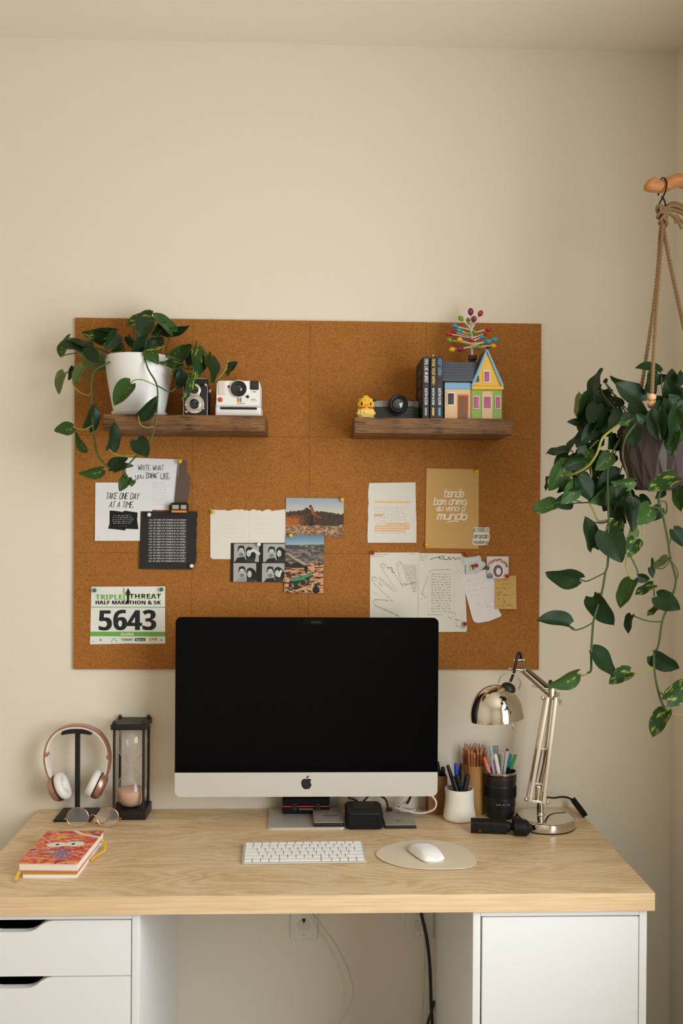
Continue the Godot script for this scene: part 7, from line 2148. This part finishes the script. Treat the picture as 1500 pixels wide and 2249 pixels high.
func hanging_plant() -> void:
	var z := 0.5
	var wood := mat(rgb(190, 128, 74), 0.5)
	var grain := NoiseTexture2D.new()
	grain.width = 256
	grain.height = 256
	grain.seamless = true
	grain.noise = noise(77, 0.03)
	var gr := Gradient.new()
	gr.colors = PackedColorArray([rgb(168, 104, 54), rgb(214, 152, 94)])
	grain.color_ramp = gr
	wood.albedo_color = Color.WHITE
	wood.albedo_texture = grain
	wood.uv1_triplanar = true
	wood.uv1_scale = Vector3(3, 22, 22)
	# wooden arm out of the right-hand wall
	var pts := []
	for q in [[1421, 398], [1428, 404], [1440, 408], [1456, 409], [1472, 402], [1488, 396], [1502, 399], [1530, 410], [1570, 416]]: pts.append(W(q[0], q[1], z))
	var tail := Vector3(RIGHT + 0.004, pts[-1].y - 0.004, z)
	pts.append(tail)
	pts = smooth(pts, 4)
	var rad := []
	for k in pts.size():
		var f := float(k) / (pts.size() - 1)
		rad.append((0.0125 + 0.0042 * exp(-pow((f - 0.1) * 9.0, 2.0)) + 0.003 * f) * minf(1.0, 0.4 + k * 0.22))
	var arm := obj("wooden_wall_hook", MB.new(Transform3D(Basis(), -tail)).tube(pts, rad, 16), wood)
	arm.position = tail
	tag(arm, "curved natural wood wall hook holding the hanging planter", "wall hook")
	# black wire hook
	var sp := []
	for q in [[1446, 429, -0.016], [1446, 418, -0.018], [1447, 404, -0.016], [1452, 393, -0.008], [1458, 390.5, 0.006], [1463, 397, 0.016], [1464, 410, 0.018], [1460, 424, 0.014], [1454, 436, 0.006], [1448, 448, 0.0], [1446.5, 457, -0.003], [1450, 465, -0.004], [1457, 462, -0.002], [1461, 452, 0.002], [1459, 440, 0.008], [1453, 432, 0.012]]:
		sp.append(W(q[0], q[1], z + q[2]))
	var hk := obj("wire_hook", MB.new(Transform3D(Basis(), -sp[0])).tube(smooth(sp, 5), 0.0017, 8), mat(rgb(22, 22, 24), 0.35, 0.6))
	hk.position = sp[0]
	tag(hk, "black wire hook hanging from the wooden wall hook", "hook")
	# rope hanger
	var rope := mat(rgb(142, 114, 82), 0.95, 0.0, 0.1)
	var knot := W(1455, 472, z)
	var r := thing("rope_hanger", "knotted jute rope plant hanger with two wooden beads", "plant hanger", knot)
	var strand := func(list: Array, twist: float, rr: float) -> void:
		var line := []
		for q in list: line.append(W(q[0], q[1], q[2]))
		line = smooth(line, 24)
		for ph in 2:
			var p2 := []
			var run := 0.0
			for k in line.size():
				if k: run += (line[k] - line[k - 1]).length()
				var d: Vector3 = (line[mini(k + 1, line.size() - 1)] - line[maxi(k - 1, 0)]).normalized()
				var sx := d.cross(Vector3.BACK).normalized()
				var sy := sx.cross(d)
				var a := run * twist + ph * PI
				p2.append(line[k] + (sx * cos(a) + sy * sin(a)) * rr * 0.5)
			obj("rope_strand", inside(r).tube(p2, rr * 0.62, 6), rope, r)
	strand.call([[1454, 480, z], [1450, 520, z], [1444, 600, z - 0.02], [1432, 700, z - 0.05], [1420, 780, z - 0.075], [1409, 850, z - 0.09]], 420.0, 0.0042)
	strand.call([[1455, 490, z + 0.004], [1451, 560, z + 0.02], [1443, 660, z + 0.05], [1438, 740, z + 0.075], [1434, 810, z + 0.095], [1432, 862, z + 0.105]], 420.0, 0.004)
	strand.call([[1456, 490, z], [1462, 530, z], [1476, 600, z], [1490, 665, z], [1504, 730, z], [1530, 850, z - 0.01]], 420.0, 0.0042)
	# knot: wrapped strands and the bundle going off to the right
	for k in 5:
		var ring := []
		var c := W(1452.5 + k * 1.2, 462 + k * 6.5, z)
		for j in 25:
			var a := TAU * j / 24
			ring.append(c + Vector3(cos(a) * (0.0095 - k * 0.0008), sin(a) * 0.005 + cos(a) * 0.006 * (1 if k % 2 else -1), sin(a) * 0.009))
		obj("knot_wrap", inside(r).tube(ring, 0.0035, 6, false), rope, r)
	for q in [[458, 0.0], [463, 0.006], [468, -0.004], [473, 0.004]]:
		var dv: float = q[0] - 466
		obj("rope_tail", inside(r).tube(smooth([W(1453, 468 + dv * 0.5, z + q[1]), W(1466, 457 + dv * 0.6, z + q[1]), W(1480, 454 + dv, z + q[1]), W(1500, 462 + dv, z + q[1]), W(1516, 478 + dv, z + q[1])], 5), 0.0042, 7), rope, r)
	obj("rope_tail", inside(r).tube(smooth([W(1470, 468, z + 0.006), W(1482, 478, z + 0.008), W(1486, 490, z + 0.008)], 5), 0.0034, 7), rope, r)
	obj("rope_tail", inside(r).tube(smooth([W(1482, 474, z + 0.01), W(1492, 490, z + 0.012), W(1497, 503, z + 0.012)], 5), 0.003, 7), rope, r)
	obj("rope_tail", inside(r).tube(smooth([W(1484, 472, z + 0.01), W(1496, 484, z + 0.012), W(1508, 496, z + 0.012)], 5), 0.003, 7), rope, r)
	var bead := mat(rgb(226, 178, 128), 0.6)
	for v in [872.5, 888.5]:
		obj("wooden_bead", inside(r).at(W(1431.5, v, z + 0.107) - r.position).ball(Vector3(0.0089, 0.0084, 0.0089), 18, 12), bead, r)
	# pot with pressed diamond facets
	var pc := W(1463, 1070, z)
	var t := thing("hanging_pothos", "trailing pothos in a dark faceted pot hanging in the corner", "hanging plant", Vector3(pc.x, W(1463, 1076, z).y, z))
	var ph := W(1463, 935, z).y - t.position.y
	var prof := [[0.0, 0.064], [0.07, 0.069], [0.48, 0.0915], [0.92, 0.0985], [1.0, 0.0965]]
	var pb := MB.new()
	var id := []
	for i in prof.size():
		for k in 36:
			var a := -TAU * k / 36
			var up := i > 0 and i < 4 and (k + i) % 2 == 0
			var rr: float = prof[i][1] + (0.0042 if up else -0.001)
			id.append(pb.p(Vector3(cos(a) * rr, ph * prof[i][0], sin(a) * rr)))
	for i in prof.size() - 1:
		for k in 36:
			var a: int = id[i * 36 + k]
			var b: int = id[i * 36 + (k + 1) % 36]
			var c: int = id[i * 36 + 36 + (k + 1) % 36]
			var d: int = id[i * 36 + 36 + k]
			if (k + i) % 2 == 0:
				pb.tri(a, b, c); pb.tri(a, c, d)
			else:
				pb.tri(a, b, d); pb.tri(b, c, d)
	pb.lathe([Vector2(0, 0), Vector2(0.064, 0.0)], 36)
	pb.lathe([Vector2(0.0965, ph), Vector2(0.09, ph - 0.001), Vector2(0.089, ph - 0.02)], 36)
	obj("pot", pb.done(10), mat(rgb(70, 56, 56), 0.42), t)
	obj("soil", MB.new().at(Vector3(0, ph - 0.012, 0)).lathe([Vector2(0.0925, 0), Vector2(0.06, 0.006), Vector2(0, 0.01)], 28, 0.02), M.soil, t)
	var rng := RandomNumberGenerator.new()
	rng.seed = 9
	put_vines(t, HANGING_VINES)
	for q in HANGING_LEAVES: put_leaf(t, q, rng)

# ---------------------------------------------------------------- wall outlets and cables
func cables() -> void:
	var plate := mat(rgb(226, 222, 212), 0.4)
	for q in [[667.2, "white wall outlet plate behind the left part of the knee space", false], [922.2, "white wall outlet plate beside the cupboard with black plug", true]]:
		var b := W(q[0], 2063.5, 0.004)
		var t := thing("wall_outlet", q[1], "outlet", Vector3(b.x, b.y, 0.0), "outlet plates under the desk")
		obj("plate", MB.new().at(Vector3(0, 0.0575, 0.003)).box(Vector3(0.072, 0.115, 0.006), 0.0025), plate, t)
		for y in [0.0375, 0.0775]:
			obj("socket", MB.new().at(Vector3(0, y, 0.0062)).prism(rrect(0.034, 0.028, 0.012), 0, 0.0014), mat(rgb(214, 210, 200), 0.4), t)
		disc_part("screw", t, Vector3(0, 0.013, 0.006), [Vector2(0.0026, 0), Vector2(0.0026, 0.0008), Vector2(0, 0.0012)], M.steel, 12)
		if not q[2]:
			obj("ground_hole", MB.new().at(Vector3(0, 0.0505, 0.0074)).prism(PackedVector2Array([Vector2(-0.0042, 0.006), Vector2(0.0042, 0.006), Vector2(0.0036, -0.001), Vector2(0, -0.007), Vector2(-0.0036, -0.001)]), 0, 0.0008), M.black, t)
	var wire := func(called: String, label: String, pts: Array, r: float, m: Material, grp := "cables under the desk") -> void:
		var a := []
		for q in pts: a.append(W(q[0], q[1], q[2]))
		var t := obj(called, MB.new(Transform3D(Basis(), -a[a.size() - 1])).tube(smooth(a, 8), r, 8), m)
		t.position = a[a.size() - 1]
		tag(t, label, "cable", grp)
	var white := mat(rgb(206, 202, 192), 0.5)
	wire.call("power_cable", "white cable curving down from the left wall outlet", [[681, 1996, 0.012], [690, 2012, 0.03], [712, 2040, 0.04], [740, 2080, 0.045], [762, 2125, 0.05], [773, 2160, 0.05], [775, 2185, 0.05], [765, 2217, 0.05], [742, 2249, 0.05], [710, 2290, 0.05], [690, 2400, 0.06], [700, 2580, 0.09]], 0.0026, white)
	wire.call("power_cable", "thin white cable hanging beside the black cable", [[927, 2010, 0.02], [932, 2060, 0.02], [932, 2120, 0.02], [929, 2190, 0.02], [926, 2249, 0.02], [924, 2340, 0.02], [920, 2480, 0.02]], 0.002, white)
	wire.call("power_cable", "thick black cable hanging down beside the cupboard", [[925, 1994, 0.03], [926, 2010, 0.035], [937, 2060, 0.035], [943, 2110, 0.035], [945.5, 2160, 0.035], [947, 2210, 0.035], [949, 2250, 0.035], [952, 2350, 0.035], [940, 2500, 0.04]], 0.0044, M.black)
	wire.call("power_cable", "short black cable crossing behind the thick black cable", [[954, 2198, 0.012], [950, 2214, 0.015], [944, 2232, 0.018], [939, 2250, 0.02], [930, 2300, 0.02], [925, 2400, 0.02]], 0.0034, M.black)
	# cables behind and under the computer
	wire.call("data_cable", "black cable running from under the chin to the rugged drive", [[764, 1752, 0.06], [778, 1756, 0.06], [788, 1763, 0.062], [793, 1767.5, 0.069]], 0.0026, M.black, "cables under the computer")
	wire.call("data_cable", "second black cable looping into the rugged drive", [[810, 1748, 0.05], [802, 1756, 0.055], [797, 1762, 0.06], [795.5, 1768, 0.069]], 0.0026, M.black, "cables under the computer")
	wire.call("data_cable", "black cable with a plug behind the right slim drive", [[836, 1748, 0.04], [846, 1755, 0.045], [850, 1763, 0.045], [852, 1776, 0.05]], 0.0028, M.black, "cables under the computer")
	var plug := obj("cable_plug", MB.new().box(Vector3(0.016, 0.012, 0.02), 0.002), M.black)
	plug.position = D(855, 1780, DESK + 0.0062)
	tag(plug, "small black cable plug behind the right slim drive", "plug")
	wire.call("data_cable", "black cable end at the right below the computer chin", [[902, 1748, 0.06], [899, 1756, 0.06], [894, 1766, 0.06]], 0.003, M.black, "cables under the computer")
	wire.call("charging_cable", "white cable looping out below the right end of the chin", [[946, 1746, 0.13], [953, 1753, 0.13], [958, 1763, 0.13], [955, 1775, 0.125], [944, 1782, 0.118], [925, 1786, 0.11], [905, 1784, 0.1], [885, 1778, 0.09], [868, 1774, 0.08]], 0.0024, mat(rgb(228, 224, 216), 0.5), "cables under the computer")
	wire.call("charging_cable", "coiled white cable lying behind the right slim drive", [[866, 1776, 0.045], [880, 1772, 0.05], [896, 1773, 0.055], [911, 1776, 0.058], [909, 1780, 0.07], [893, 1782, 0.08], [876, 1779, 0.07], [884, 1768, 0.05], [896, 1757, 0.045], [903, 1748, 0.04]], 0.0026, mat(rgb(228, 224, 216), 0.5), "cables under the computer")
